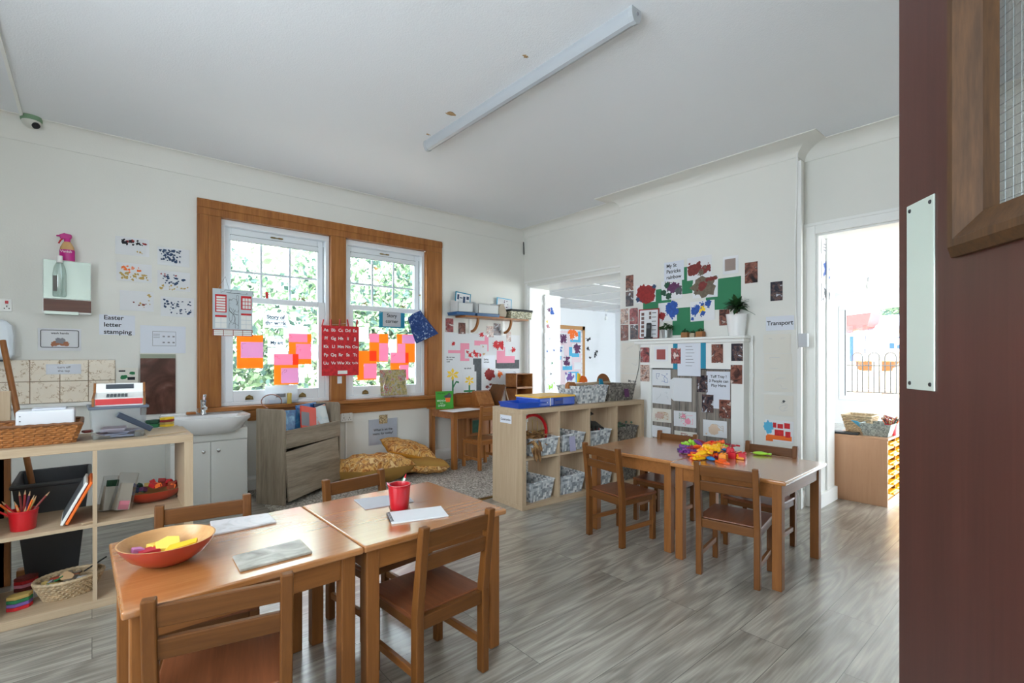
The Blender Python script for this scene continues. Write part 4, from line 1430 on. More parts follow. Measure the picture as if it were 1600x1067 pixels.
p = paper('patterned_square', 'small brown leopard-patterned square above the menu sign', 'paper', B, 592, 648.5, 605, 661, ramp_noise('leopard_print', [(0.4, (70, 50, 34)), (0.5, (190, 164, 120)), (0.6, (214, 196, 160))], 9, 0.5), 0.004, 0.001)

# ================================================================== READING CORNER
carpet_m = ramp_noise('speckled_grey_carpet', [(0.35, (92, 86, 80)), (0.5, (160, 152, 142)), (0.65, (206, 200, 190))], 70, 0.95, 'Object', 4)
o = MB().box(1.02, 4.22, 3.19, BW - 0.02, 0.0, 0.008).build('carpet', carpet_m)
tag(o, 'speckled grey beige carpet of the reading corner', 'carpet')
o = MB().prism([(3.17, 0), (3.21, 0), (3.206, 0.010), (3.174, 0.010)], 1.02, 4.22, 'x').build('carpet_strip', M['brass'])
tag(o, 'thin metal edging strip along the front of the carpet', 'edging')

# grey oak book display, turned towards the room
fl, fr = PZ(447, 790, 0.008), PZ(530, 757, 0.008)
bd = Vector((fr.x - fl.x, fr.y - fl.y, 0))
BWd = bd.length
t = thing('book_display', 'grey oak front-facing bookcase with tilted lower flap beside the sink unit', 'bookcase', (fl.x, fl.y, 0.008), math.atan2(bd.y, bd.x))
BH, BD = 0.745, 0.27


def side_panel(x):
    r = 0.03
    poly = [(0, 0), (BD, 0), (BD, BH)] + [(r - r * math.sin(R(a)), BH - r + r * math.cos(R(a))) for a in (0, 22, 45, 67, 90)]
    return MB().prism(poly, x, x + 0.016, 'x')


side_panel(-0.016).build('side_panel', M['grey_z'], t)
side_panel(BWd).build('side_panel', M['grey_z'], t)
MB().box(0, BWd, BD - 0.01, BD, 0.03, 0.66).build('back_panel', M['grey_x'], t)
MB().box(0, BWd, 0.02, BD, 0.47, 0.485).build('pocket_floor', M['grey_x'], t)
MB().box(0, BWd, 0.03, BD - 0.01, 0.03, 0.046).build('bottom_board', M['grey_x'], t)
MB().box(0, BWd, -0.006, 0.010, 0.44, 0.58).build('front_rail', M['grey_x'], t, bevel=0.002)
fm = Matrix.Translation((0, 0.0, 0.03)) @ Matrix.Rotation(R(3), 4, 'X')
MB().box(0.004, BWd - 0.012, -0.008, 0.008, 0, 0.385, mat=Matrix.Translation((0, -0.02, 0.03)) @ Matrix.Rotation(R(-3), 4, 'X') @ Matrix.Rotation(R(-2.2), 4, 'Y')).build('flap', M['grey_x'], t, bevel=0.002)
mw = t.matrix_world.copy() if False else Matrix.Translation(t.location) @ Matrix.Rotation(t.rotation_euler.z, 4, 'Z')


def book(label, x, w, h, tilt, lean, cols, depth, z=0.487, th=0.012, text=None, marks=None):
    o = MB().box(-w / 2, w / 2, 0, th, 0, h, 0).box(-w / 2 + 0.003, w / 2 - 0.002, 0.002, th - 0.002, h - 0.004, h + 0.0005, 1).build('picture_book', [cols, M['paper_warm']])
    m = mw @ Matrix.Translation((x, depth, z)) @ Matrix.Rotation(R(lean), 4, 'X') @ Matrix.Rotation(R(tilt), 4, 'Y')
    o.matrix_world = m
    tag(o, label, 'book', 'books in the grey display')
    if marks:
        mb = MB()
        for (x0, x1, z0, z1, y_) in marks[1]:
            mb.box(x0 * w, x1 * w, -0.0006 * y_, 0.001, z0 * h, z1 * h)
        mb.build('cover_print', marks[0], o)
    return o


M['book_blue'] = ramp_noise('deep_blue_cover', [(0.3, (24, 66, 120)), (0.5, (44, 112, 168)), (0.7, (110, 176, 210))], 16, 0.3, 'Object')
M['book_navy'] = plain('navy_cover', (26, 40, 74), 0.3)
M['book_teal'] = plain('mid_blue_cover', (52, 110, 176), 0.3)
M['book_red'] = plain('red_orange_cover', (228, 66, 34), 0.3)
M['book_white'] = ramp_noise('pale_animal_cover', [(0.35, (226, 232, 232)), (0.55, (196, 214, 220)), (0.62, (224, 120, 66)), (0.72, (236, 236, 232))], 9, 0.3, 'Object')
book('blue picture book at the left of the grey display', BWd * 0.28, 0.21, 0.235, 4, -10, M['book_blue'], 0.075)
book('red picture book with grey diagonal band, tilted in the grey display', BWd * 0.47, 0.18, 0.255, 12, -12, M['book_red'], 0.035, marks=(M['grey'], [(-0.5, 0.02, 0.35, 0.8, 1)]))
book('pale book with orange animals at the right of the grey display', BWd * 0.76, 0.24, 0.235, -8, -10, M['book_white'], 0.052)
book('mid-blue book at the back of the grey display', BWd * 0.66, 0.25, 0.265, -2, -8, M['book_teal'], 0.125)
book('navy book at the far right back of the grey display', BWd * 0.84, 0.15, 0.255, 3, -8, M['book_navy'], 0.10)
book('thin pale grey book at the far left of the grey display', BWd * 0.09, 0.06, 0.17, 2, -8, plain('pale_grey_cover', (206, 210, 212), 0.4), 0.10)
lp = MB()
pts = []
for k in range(19):
    a = R(-70 + k * 17)
    pts.append((0, 0.075 * math.cos(a), 0.055 * math.sin(a) + 0.06))
lp.tube(pts[:17], 0.004, 8)
o = lp.build('wire_hoop', plain('copper_wire', (150, 110, 96), 0.3, metal=0.9))
o.matrix_world = mw @ Matrix.Translation((-0.008, 0.13, BH)) @ Matrix.Rotation(R(25), 4, 'Z')
tag(o, 'open copper wire hoop standing on the left side of the grey bookcase', 'hoop')

# floor cushions
def cushion(label, loc, w, d, h, rot, mats, seed, split=False):
    n = 22
    rnd = random.Random(seed)
    ph = [rnd.random() * 6.28 for _ in range(4)]
    v, f = [], []
    for side in (1, -1):
        for i in range(n + 1):
            for j in range(n + 1):
                u, w_ = i / n * 2 - 1, j / n * 2 - 1
                e = max(abs(u), abs(w_))
                puff = max(0.0, (1 - u ** 4) * (1 - w_ ** 4)) ** 0.55
                pin = 1 - 0.10 * (1 - abs(u) ** 2) * abs(w_) ** 3 - 0.0
                pin2 = 1 - 0.10 * (1 - abs(w_) ** 2) * abs(u) ** 3
                wr = 0.09 * math.sin(6 * u + 3 * w_ + ph[0]) * math.sin(5 * w_ - 2 * u + ph[1]) + 0.05 * math.sin(13 * u + ph[2]) * math.sin(11 * w_ + ph[3])
                z = side * (h / 2) * puff * (1 + wr * 1.6)
                v.append((u * w / 2 * pin2, w_ * d / 2 * pin, z))
    N1 = (n + 1) * (n + 1)
    for s in (0, 1):
        for i in range(n):
            for j in range(n):
                a = s * N1 + i * (n + 1) + j
                q = (a, a + 1, a + n + 2, a + n + 1)
                f.append(q if s else q[::-1])
    mb = MB()
    mb.add(v, f, 0, True)
    for k in range(len(mb.m)):
        mb.m[k] = 0 if k < n * n else 1
    o = mb.build('floor_cushion', mats, None, loc, rot, sharp=80)
    bm = bmesh.new(); bm.from_mesh(o.data)
    bmesh.ops.remove_doubles(bm, verts=bm.verts, dist=0.0005)
    bm.to_mesh(o.data); bm.free()
    return tag(o, label, 'cushion', 'floor cushions below the window')


M['leafy'] = ramp_noise('rust_leaf_print_cloth', [(0.30, (110, 56, 24)), (0.42, (196, 128, 56)), (0.50, (232, 186, 112)), (0.57, (150, 84, 36)), (0.64, (236, 200, 140))], 11, 0.85, 'Object', 5, 1.4)
M['mustard'] = plain('mustard_cloth', (206, 142, 42), 0.85, var=0.1, vscale=6)
M['olive_cloth'] = plain('ochre_olive_cloth', (164, 122, 54), 0.85, var=0.12, vscale=6)
cushion('large rust leaf-print floor cushion lying beside the grey bookcase', (1.98, 4.34, 0.12), 0.62, 0.58, 0.25, (R(-8), R(4), R(14)), [M['leafy'], M['olive_cloth']], 1)
cushion('mustard cushion with leaf-print patch on top of the cushion heap', (2.43, 4.44, 0.225), 0.52, 0.40, 0.15, (R(8), R(16), R(-10)), [M['leafy'], M['mustard']], 2)
cushion('ochre cushion at the right end of the heap, near the corner table', (2.50, 4.32, 0.085), 0.52, 0.46, 0.15, (R(-8), R(5), R(-22)), [M['olive_cloth'], M['leafy']], 3)

# ---------------------------------------------------------------- wall shelf and what stands on it
SFZ = PY(768, 496, BW - 0.2).z
sx0, sx1 = PY(712, 488, BW - 0.01).x, PY(826, 497, BW - 0.2).x
t = thing('wall_shelf', 'pine wall shelf on two curved wooden brackets over the corner table', 'shelf', (0, BW, SFZ))
MB().box(sx0, sx1, -0.20, 0, -0.012, 0.008).build('board', M['oak_x'], t, bevel=0.003)
for px in (730, 782):
    x = PY(px, 515, BW - 0.005).x
    pts, n = [], 12
    poly = []
    for k in range(n + 1):
        a = R(-90 + 90 * k / n)
        poly.append((-0.02 - 0.145 * math.cos(a), -0.01 + 0.165 * math.sin(a)))
    inner = [(-0.02 - 0.118 * math.cos(R(-90 + 90 * k / n)), -0.01 + 0.138 * math.sin(R(-90 + 90 * k / n))) for k in range(n + 1)][::-1]
    MB().prism(poly + inner, x - 0.012 + 0.05, x + 0.012 + 0.05, 'x').build('bracket', M['oak_z'], t, bevel=0.003)
    MB().box(x + 0.03, x + 0.07, -0.006, 0, -0.19, -0.012).build('bracket_rail', M['white'], t)
SFT = SFZ + 0.008


def shelf_pos(px, y):
    return PY(px, 490, y).x


def open_box(w, d, h, th, mats, parent, name='tray', taper=0.0, mi=0):
    m = MB()
    e = taper
    ring = lambda a, b, z: [(-a, -b, z), (a, -b, z), (a, b, z), (-a, b, z)]
    v = ring(w / 2 - e, d / 2 - e, 0) + ring(w / 2, d / 2, h) + ring(w / 2 - th, d / 2 - th, h) + ring(w / 2 - e - th, d / 2 - e - th, th)
    f = [(3, 2, 1, 0)]
    for r in range(3):
        for k in range(4):
            f.append((r * 4 + k, r * 4 + (k + 1) % 4, r * 4 + 4 + (k + 1) % 4, r * 4 + 4 + k))
    f.append((12, 13, 14, 15))
    m.add(v, f, mi)
    return m.build(name, mats, parent)


def magazine_box(label, x, w, y=-0.10):
    t = thing('magazine_file', label, 'magazine file', (x, BW + y, SFT + 0.036))
    poly = [(-0.08, 0), (0.08, 0), (0.08, 0.135), (0.02, 0.135), (-0.08, 0.105)]
    m = MB()
    m.prism(poly, -w / 2, -w / 2 + 0.004, 'x').prism(poly, w / 2 - 0.004, w / 2, 'x').box(-w / 2, w / 2, -0.08, -0.076, 0, 0.10).box(-w / 2, w / 2, 0.076, 0.08, 0, 0.13).box(-w / 2, w / 2, -0.08, 0.08, 0, 0.004)
    m.build('file_box', M['paper_warm'] if False else plain('grey_white_card', (214, 216, 216), 0.6), t)
    MB().box(-w / 2 + 0.01, w / 2 - 0.01, -0.07, 0.07, 0.006, 0.095).build('papers', M['paper'], t)


def blue_tray(label, x, w, y=-0.10):
    t = thing('paper_tray', label, 'tray', (x, BW + y, SFT))
    open_box(w, 0.19, 0.034, 0.003, plain('blue_tray_plastic', (44, 92, 140), 0.35), t, 'tray', 0.006)
    MB().box(-w / 2 + 0.014, w / 2 - 0.014, -0.08, 0.08, 0.004, 0.035).build('paper_stack', M['paper'], t)


xa, xb, xc = shelf_pos(702, BW - 0.1), shelf_pos(735, BW - 0.1), shelf_pos(772, BW - 0.1)
blue_tray('blue paper tray at the left end of the wall shelf', (xa + xb) / 2 + 0.02, xb - xa - 0.03)
blue_tray('blue paper tray in the middle of the wall shelf', (xb + xc) / 2 + 0.02, xc - xb - 0.02)
magazine_box('pale card file on the left blue tray of the wall shelf', (xa + xb) / 2 + 0.02, (xb - xa) * 0.7)
magazine_box('wide pale card file on the middle blue tray of the wall shelf', (xb + xc) / 2 + 0.03, (xc - xb) * 0.85)
p = paper('framed_card', 'blue-bordered picture card behind the left card file on the wall shelf', 'picture', ('y', BW - 0.03), 711, 456, 735, 478, M['teal'], 0.0, 0.004, tilt=-5)
strips(p, [(0.06, 0.08, 0.94, 1.0)], M['paper'], 'inner_card')
strips(p, [(0.12, 0.2, 0.24, 0.6), (0.5, 0.3, 0.64, 0.95), (0.72, 0.25, 0.88, 0.5), (0.28, 0.4, 0.46, 0.48)], M['navyink'], 'print', 0.0008)
p = paper('framed_card', 'blue-bordered picture card behind the lidded basket on the wall shelf', 'picture', ('y', BW - 0.03), 776, 465, 799, 484, M['sky'], 0.0, 0.004, tilt=-3)
strips(p, [(0.05, 0.07, 0.95, 1.0)], M['paper'], 'inner_card')
speckle(p, 8, M['plum'], 3, (0.4, 0.2, 0.8, 0.9), 0.006, 'print')
x = shelf_pos(779, BW - 0.12)
o = MB().box(-0.05, 0.05, -0.07, 0.07, 0, 0.012).build('folded_cloth', plain('rust_cloth', (190, 92, 50), 0.9), None, (x, BW - 0.10, SFT), (0, 0, R(4)), 0.004)
tag(o, 'rust-coloured folded cloth under the leaning beige box on the wall shelf', 'cloth')
t = thing('beige_box', 'open beige box leaning beside the lidded basket on the wall shelf', 'box', (x + 0.03, BW - 0.10, SFT + 0.014), R(0))
m = MB().prism([(-0.055, 0), (0.045, 0), (0.06, 0.05), (0.01, 0.155), (-0.03, 0.15), (-0.07, 0.1)], -0.07, 0.07, 'y')
m.build('shell', plain('beige_card', (176, 164, 146), 0.7), t, bevel=0.003)
xa, xb = shelf_pos(796, BW - 0.17), shelf_pos(829, BW - 0.17)
t = thing('lidded_basket', 'woven basket with dark grey rim at the right end of the wall shelf', 'basket', ((xa + xb) / 2, BW - 0.11, SFT))
M['mosaic_weave'] = woven('mosaic_weave', [(186, 180, 150), (150, 146, 120), (214, 212, 190), (120, 120, 100)], 90)
open_box(xb - xa, 0.19, 0.10, 0.006, M['mosaic_weave'], t, 'basket_body', 0.012)
m = MB()
w_ = (xb - xa) / 2
m.box(-w_ - 0.004, w_ + 0.004, -0.099, -0.09, 0.088, 0.114).box(-w_ - 0.004, w_ + 0.004, 0.09, 0.099, 0.088, 0.114).box(-w_ - 0.004, -w_ + 0.005, -0.099, 0.099, 0.088, 0.114).box(w_ - 0.005, w_ + 0.004, -0.099, 0.099, 0.088, 0.114)
m.build('cloth_rim', plain('charcoal_cloth', (58, 60, 60), 0.9), t, bevel=0.003)

# ---------------------------------------------------------------- wall display under the shelf
P_ = B
photos = [(696, 497, 708, 519, 'photo2', 'red-toned photo print at the far left under the wall shelf'), (716, 504, 727, 522, 'photo1', 'photo print of a small child under the left shelf bracket'), (760, 509, 771, 527, 'photo4', 'pale photo print left of the right shelf bracket'),
          (771, 505, 782, 524, 'photo3', 'dark photo print touching the right shelf bracket'), (791, 518, 798, 534, 'photo4', 'narrow faded photo print at the right, under the lidded basket')]
p = paper('display_backing', 'large white backing paper of the display under the wall shelf', 'paper', P_, 694, 519, 812, 640, M['paper'], 0.0008)
for a in photos:
    paper('photo_print', a[5], 'photo', P_, *a[:4], M[a[4]], 0.003)
for a in [(700, 547, 733, 552, 'flat pink paper strip of the left step shape'), (719, 536, 733, 564, 'upright pink paper of the left step shape'), (741, 532, 763, 540, 'flat pink strip below the left bracket'), (757, 524, 763, 549, 'upright pink strip between the shelf brackets'),
          (776, 542, 789, 567, 'upright pink paper below the right bracket'), (776, 556, 804, 567, 'wide pink paper at the right of the display')]:
    paper('pink_paper', a[4], 'paper', P_, *a[:4], M['pinkp'], 0.002)
for a in [(739, 560, 752, 580, 'upper dark grey paper of the display'), (744, 570, 752, 632, 'tall dark grey paper strip of the display'), (774, 562, 811, 576, 'wide dark grey paper at the right of the display')]:
    paper('grey_paper', a[4], 'paper', P_, *a[:4], M['greyp'], 0.0016)
p = paper('caption_sheet', 'caption reading My red nose for comic relief in the display', 'caption', P_, 696, 553, 718, 570, M['paper'], 0.003)
txt(p, 'My red nose\nfor comic\nrelief', 0.06, 0.5, 0.022, M['ink'], align='LEFT')
p = paper('caption_sheet', 'caption reading My daffodil over the right daffodil picture', 'caption', P_, 720, 570, 741, 581, M['paper'], 0.003)
txt(p, 'My daffodil', 0.5, 0.5, 0.022, M['ink'])
p = paper('caption_sheet', 'caption reading Spring animals beside the dark grey papers', 'caption', P_, 753, 555, 773, 575, M['paper_cool'], 0.003)
txt(p, 'Spring\nanimals', 0.12, 0.42, 0.028, M['ink'], align='LEFT')


def daffodil(label, q, s, seed):
    p = paper('daffodil_picture', label, 'picture', P_, *q, M['paper'], 0.0026)
    w, h, th = DIM[p.name]
    rnd = random.Random(seed)
    m = MB()
    for k in range(6):
        a = k * 1.05 + rnd.random() * 0.3 + 0.3
        m.prism([(0.0, 0.0), (0.055 * s * math.cos(a - 0.35), 0.045 * s * math.sin(a - 0.35)), (0.085 * s * math.cos(a), 0.07 * s * math.sin(a)), (0.055 * s * math.cos(a + 0.35), 0.045 * s * math.sin(a + 0.35))], th + 0.0002 * k, th + 0.0006 + 0.0002 * k, 'z', mat=Matrix.Translation((0, h * 0.24, 0)))
    m.build('petals', M['yellowp'], p)
    m = MB()
    m.box(-0.011, 0.011, -h * 0.45, h * 0.10, th, th + 0.0006)
    if seed == 1:
        m.prism([(0.01, -0.06), (0.05, 0.0), (0.085, -0.01), (0.085, 0.01), (0.045, 0.02), (0.0, -0.04)], th + 0.0006, th + 0.0012, 'z')
        m.box(-0.085, 0.0, -h * 0.36, -h * 0.30, th + 0.0006, th + 0.0012)
    else:
        m.box(-0.08, 0.08, -h * 0.12, -h * 0.06, th + 0.0006, th + 0.0012)
    m.build('stem', M['leaf'], p)


daffodil('daffodil picture with side leaf, nearest the window casing', (695, 571, 719, 624), 1.05, 1)
daffodil('daffodil picture with crossed leaf, beside the dark grey strip', (722, 582, 744, 630), 0.85, 2)
for i, (a, lab, items) in enumerate([((700, 527, 716, 546), 'white sheet with a small red nose daub, top left of the display', [(0.5, 0.5, 0.02)]), ((726, 546, 752, 560), 'row of red paper splashes across the left pink shape', [(0.15, 0.3, 0.016), (0.3, 0.6, 0.026), (0.55, 0.3, 0.02), (0.7, 0.6, 0.024), (0.92, 0.6, 0.016)]),
                               ((747, 518, 757, 527), 'single red paper splash between the brackets', [(0.5, 0.5, 0.024, 1.4)]), ((769, 531, 787, 548), 'large red butterfly-like splash under the right bracket', [(0.25, 0.4, 0.04), (0.7, 0.4, 0.042), (0.5, 0.6, 0.03), (0.85, 0.75, 0.024)]),
                               ((795, 541, 808, 553), 'red paper splash at the right edge of the display', [(0.5, 0.5, 0.032)])]):
    p = paper('red_splash_picture', lab, 'picture', P_, *a, M['paper'], 0.0042)
    blobs(p, items, M['redp'], i + 3, jag=0.45)
for i, (a, lab, col, items) in enumerate([((754, 576, 777, 594), 'white sheet with round dark red animal painting', 'dkred', [(0.45, 0.5, 0.062, 1.25), (0.4, 0.2, 0.03)]), ((753, 596, 775, 616), 'white sheet with dark red slanting animal painting', 'maroon', [(0.75, 0.7, 0.04, 1.5), (0.35, 0.4, 0.016, 1.6), (0.6, 0.25, 0.012, 2)]),
                                    ((777, 576, 796, 594), 'white sheet with small orange and yellow animal painting', 'orange', [(0.15, 0.5, 0.03), (0.3, 0.4, 0.02)]), ((750, 538, 761, 556), 'narrow white sheet with faint brown marks in the display centre', 'tan', [(0.5, 0.85, 0.014, 1.5), (0.4, 0.2, 0.01)])]):
    p = paper('animal_painting', lab, 'picture', P_, *a, M['paper'], 0.0036)
    blobs(p, items, M[col], i + 30)
p = paper('paper_strip', 'white sheet with dark outline to the right of the animal paintings', 'paper', P_, 796, 576, 811, 600, M['paper'], 0.0032)
scribble(p, 3, M['plum'], 3)

# ---------------------------------------------------------------- on the corner table
CT = 0.6205
q = PZ(697, 639, CT)
t = thing('sheep_book', 'green picture book with white title and orange flowerpot, upright on the corner table', 'book', (q.x, q.y + 0.02, CT), R(-14))
w_, h_ = 0.095, 0.185
tm = Matrix.Rotation(R(-6), 4, 'X')
MB().box(-w_, w_, 0, 0.012, 0, h_, mat=tm).build('cover', plain('grass_green_cover', (66, 156, 52), 0.35), t)
m = MB()
m.prism([(0.012, 0.07), (0.055, 0.07), (0.064, 0.115), (0.006, 0.115)], -0.0012, 0.001, 'y', mat=tm)
m.build('drawn_pot', M['orange'], t)
MB().prism([(0.004, 0.116), (0.07, 0.116), (0.078, 0.145), (0.05, 0.17), (0.03, 0.150), (-0.01, 0.135)], -0.001, 0.001, 'y', mat=tm).build('drawn_wolf', M['greyp'], t)
for s, z, sz in (('BRENDA', 0.078, 0.026), ('IS A', 0.054, 0.02), ('SHEEP', 0.026, 0.030)):
    c = bpy.data.curves.new('lettering', 'FONT')
    c.body, c.size, c.align_x, c.extrude = s, sz, 'CENTER', 0.0004
    c.materials.append(M['white'])
    o = bpy.data.objects.new('lettering', c)
    COL.objects.link(o)
    o.parent = t
    o.matrix_local = tm @ Matrix.Translation((-0.035, -0.0008, z)) @ Matrix.Rotation(R(90), 4, 'X')
c = bpy.data.curves.new('lettering', 'FONT')
c.body, c.size, c.align_x, c.extrude = 'morag hood', 0.017, 'LEFT', 0.0004
c.materials.append(M['ink'])
o = bpy.data.objects.new('lettering', c)
COL.objects.link(o)
o.parent = t
o.matrix_local = tm @ Matrix.Translation((-0.08, -0.0008, 0.158)) @ Matrix.Rotation(R(90), 4, 'X')
o = MB().box(-0.20, 0.20, -0.11, 0.11, 0, 0.003).build('paper_sheets', M['paper'], None, PZ(715, 641.5, CT) + Vector((0.06, 0.02, 0)), (0, 0, R(8)))
tag(o, 'white paper sheets lying in front of the green book on the corner table', 'paper')
q = PZ(742, 636, CT)
t = thing('wooden_crate', 'long low wooden crate behind the green book on the corner table', 'crate', (q.x + 0.03, 4.56, CT), R(0))
open_box(0.34, 0.17, 0.13, 0.008, M['oak_x'], t, 'crate_body')
o_ = [(-0.10, 0.13, 0.03), (-0.03, 0.14, -0.2), (0.05, 0.135, 0.1)]
for (x, z, r) in o_:
    o = MB().lathe([(0, -0.05), (0.012, -0.045), (0.016, 0), (0.010, 0.05), (0, 0.055)], 10).build('wooden_peg', M['beech_z'], None, (q.x + 0.03 + x, 4.55, CT + 0.128), (R(82), 0, R(60 + 200 * r)))
    tag(o, 'turned wooden peg doll lying on the long low crate', 'peg doll', 'peg dolls on the crate')
t = thing('lap_desk', 'small slanted wooden desk box with lid panel behind the cube shelf end', 'desk box', (PZ(745, 638, CT).x + 0.22, 4.40, CT), R(-6))
MB().prism([(-0.12, 0), (0.10, 0), (0.10, 0.07), (0.02, 0.17), (-0.03, 0.16), (-0.12, 0.03)], -0.10, 0.10, 'x').build('slant_body', M['oak_z'], t, bevel=0.003)
MB().box(-0.08, 0.08, -0.13, -0.115, 0.0, 0.03).build('front_lip', M['beech_x'], t)
# easel: brown board and pale trestle legs
ex = PY(775, 600, 4.36).x
t = thing('table_easel', 'small table easel with brown board and pale trestle legs on the corner table', 'easel', (ex, 4.36, CT))
lm = Matrix.Rotation(R(24), 4, 'Y')
MB().box(-0.012, 0.0, -0.12, 0.12, 0.0, 0.25, mat=Matrix.Translation((-0.05, 0, 0)) @ lm).build('board', M['slat_wood'], t)
for y in (-0.10, 0.02):
    MB().tube([(0.12 + 0.0, y, 0.0), (0.055, y + 0.03, 0.235)], 0.007, 8).build('trestle_leg', M['pale_z'], t)
MB().tube([(-0.01, -0.11, 0.0), (0.055, -0.07, 0.235)], 0.007, 8).build('trestle_leg', M['pale_z'], t)
# two stacked open wooden cubbies
cz = PY(813, 583, 4.50).z
t = thing('wooden_cubby', 'two stacked open wooden cubby boxes standing in the corner', 'cubby', (PY(813, 600, 4.50).x, 4.50, CT), R(0))
hgt = (cz - CT)
for k in (0, 1):
    z0 = k * hgt / 2
    m = MB()
    w_ = 0.135
    m.box(-w_, w_, -0.08, 0.12, z0, z0 + 0.012).box(-w_, w_, -0.08, 0.12, z0 + hgt / 2 - 0.012, z0 + hgt / 2 - 0.002).box(-w_, -w_ + 0.012, -0.08, 0.12, z0, z0 + hgt / 2 - 0.002).box(w_ - 0.012, w_, -0.08, 0.12, z0, z0 + hgt / 2 - 0.002).box(-w_, w_, 0.11, 0.12, z0, z0 + hgt / 2 - 0.002)
    m.build('cubby_box', M['oak_x'], t, bevel=0.002)
    MB().box(-0.07, -0.005, 0.10, 0.109, z0 + 0.014, z0 + hgt / 2 - 0.014).build('pale_lining', M['photo4'], t)
# small cabinet under the corner table
t = thing('toy_cupboard', 'small dark wooden toy cupboard under the corner table', 'cupboard', (3.33, 4.50, 0.008))
MB().box(-0.16, 0.16, -0.02, 0.15, 0, 0.5).build('carcass', M['oak_z'], t, bevel=0.003)
d = MB().box(-0.10, 0.06, -0.034, -0.02, 0.29, 0.46).build('door', M['beech_z'], t, bevel=0.002)
MB().box(-0.085, 0.045, -0.036, -0.033, 0.305, 0.445).build('door_picture', M['darkgreen'], d)
MB().box(-0.16, 0.20, -0.12, -0.02, 0.25, 0.268).build('ledge', M['pale_x'], t)

# ================================================================== CUBE SHELF CONTENTS
S_M = Matrix.Translation((S1X, S1Y, 0)) @ Matrix.Rotation(S1R, 4, 'Z')
CELL, CO, CI = 0.336, 0.038, 0.016


def cell(col, row):
    """centre of a cell's floor at the front of the long cube shelf"""
    return Vector((CO + CELL / 2 + col * (CELL + CI), 0, CO if row == 0 else CO + CELL + CI))


M['weave'] = woven('grey_white_woven_strips', [(206, 210, 212), (164, 170, 176), (224, 226, 226), (136, 142, 148), (188, 194, 198)], 55)
M['weave_dark'] = woven('brown_grey_woven_strips', [(126, 120, 112), (98, 92, 86), (146, 140, 130), (82, 76, 70), (116, 110, 100)], 62)


def woven_basket(label, pos, rz, w, d, h, mat, group='woven strip baskets'):
    t = thing('woven_basket', label, 'basket', pos, rz, group)
    open_box(w, d, h, 0.006, mat, t, 'basket_body', 0.022)
    m = MB()
    a, b = w / 2, d / 2
    m.tube([(-a, -b, h), (a, -b, h), (a, b, h), (-a, b, h)], 0.006, 8, closed=True)
    m.build('rim', mat, t)
    return t


def shelf_basket(label, col, row, w=0.27, d=0.31, h=0.135, mat=None, yoff=0.17, rz=0.0, xo=0.0):
    p = S_M @ (cell(col, row) + Vector((xo, yoff, 0.0005)))
    t = woven_basket(label, p, S1R + rz, w, d, h, mat or M['weave'])
    return t, p


b00, p00 = shelf_basket('grey woven basket in the lower cell nearest the shelf end', 0, 0, rz=R(6), h=0.15)
b10, p10 = shelf_basket('grey woven basket in the second lower cell of the long cube shelf', 1, 0, rz=R(-3), h=0.15)
b20, p20 = shelf_basket('grey woven basket in the third lower cell, behind the chair', 2, 0, rz=R(-2), h=0.15)
b30, p30 = shelf_basket('darker woven basket in the last lower cell of the long cube shelf', 3, 0, mat=M['weave_dark'], h=0.14)
b01, p01 = shelf_basket('grey woven basket with red ring and dry leaves in the first upper cell', 0, 1, rz=R(3), xo=0.03, yoff=0.15)
b11, p11 = shelf_basket('grey woven basket with a hanging tag in the second upper cell', 1, 1, rz=R(2))
b21, p21 = shelf_basket('grey woven basket holding a toy dinosaur in the third upper cell', 2, 1, rz=R(-2), xo=-0.02)
b31, p31 = shelf_basket('darker woven basket with green foliage in the fourth upper cell', 3, 1, mat=M['weave_dark'])
o = MB().box(-0.035, 0.035, -0.002, 0.0, -0.06, 0.06).build('hanging_tag', plain('lilac_tag', (166, 162, 190), 0.6), b11, (-0.03, -0.163, 0.06), (R(-6), 0, 0), 0.004)


def in_basket(base, dx, dy, z):
    return base + Matrix.Rotation(S1R, 3, 'Z') @ Vector((dx, dy, z))


# red beaded ring and leaf bundle
t = thing('red_ring', 'red ring drum frame standing in the first upper basket', 'ring', in_basket(p01, -0.035, -0.03, 0.02), S1R + R(0))
pts = [(0.145 * math.cos(R(k * 12)), 0, 0.145 + 0.145 * math.sin(R(k * 12))) for k in range(30)]
MB().tube(pts, 0.013, 8, closed=True).build('rim', M['red'], t)
m = MB()
for k in range(5):
    m.tube([(-0.10 + 0.05 * k, 0, 0.04), (-0.10 + 0.05 * k, 0, 0.25 - 0.012 * abs(k - 2) ** 2)], 0.003, 6)
m.build('spokes', M['gold'], t)
rnd = random.Random(5)
m = MB()
for k in range(46):
    x, y, z = rnd.uniform(-0.15, 0.10), rnd.uniform(-0.15, 0.02), rnd.uniform(0.10, 0.18)
    e = Euler((rnd.uniform(-0.6, 0.6), rnd.uniform(-0.6, 0.6), rnd.uniform(0, 6.28))).to_matrix().to_4x4()
    m.prism([(-0.05, 0), (-0.02, 0.018), (0.03, 0.014), (0.055, 0), (0.03, -0.014), (-0.02, -0.018)], 0, 0.002, 'z', mat=Matrix.Translation((x, y, z)) @ e)
for k in range(14):
    x, y, z = rnd.uniform(-0.14, -0.08), rnd.uniform(-0.19, -0.15), rnd.uniform(0.01, 0.11)
    e = Euler((R(80), rnd.uniform(0.6, 1.5), rnd.uniform(-0.4, 0.4))).to_matrix().to_4x4()
    m.prism([(-0.05, 0), (-0.02, 0.014), (0.03, 0.012), (0.055, 0), (0.03, -0.012), (-0.02, -0.014)], 0, 0.002, 'z', mat=Matrix.Translation((x, y, z)) @ e)
o = m.build('dry_leaves', ramp_noise('dry_leaf_brown', [(0.3, (92, 62, 36)), (0.5, (150, 108, 66)), (0.7, (196, 160, 108))], 14, 0.8, 'Object'), None, p01, (0, 0, S1R))
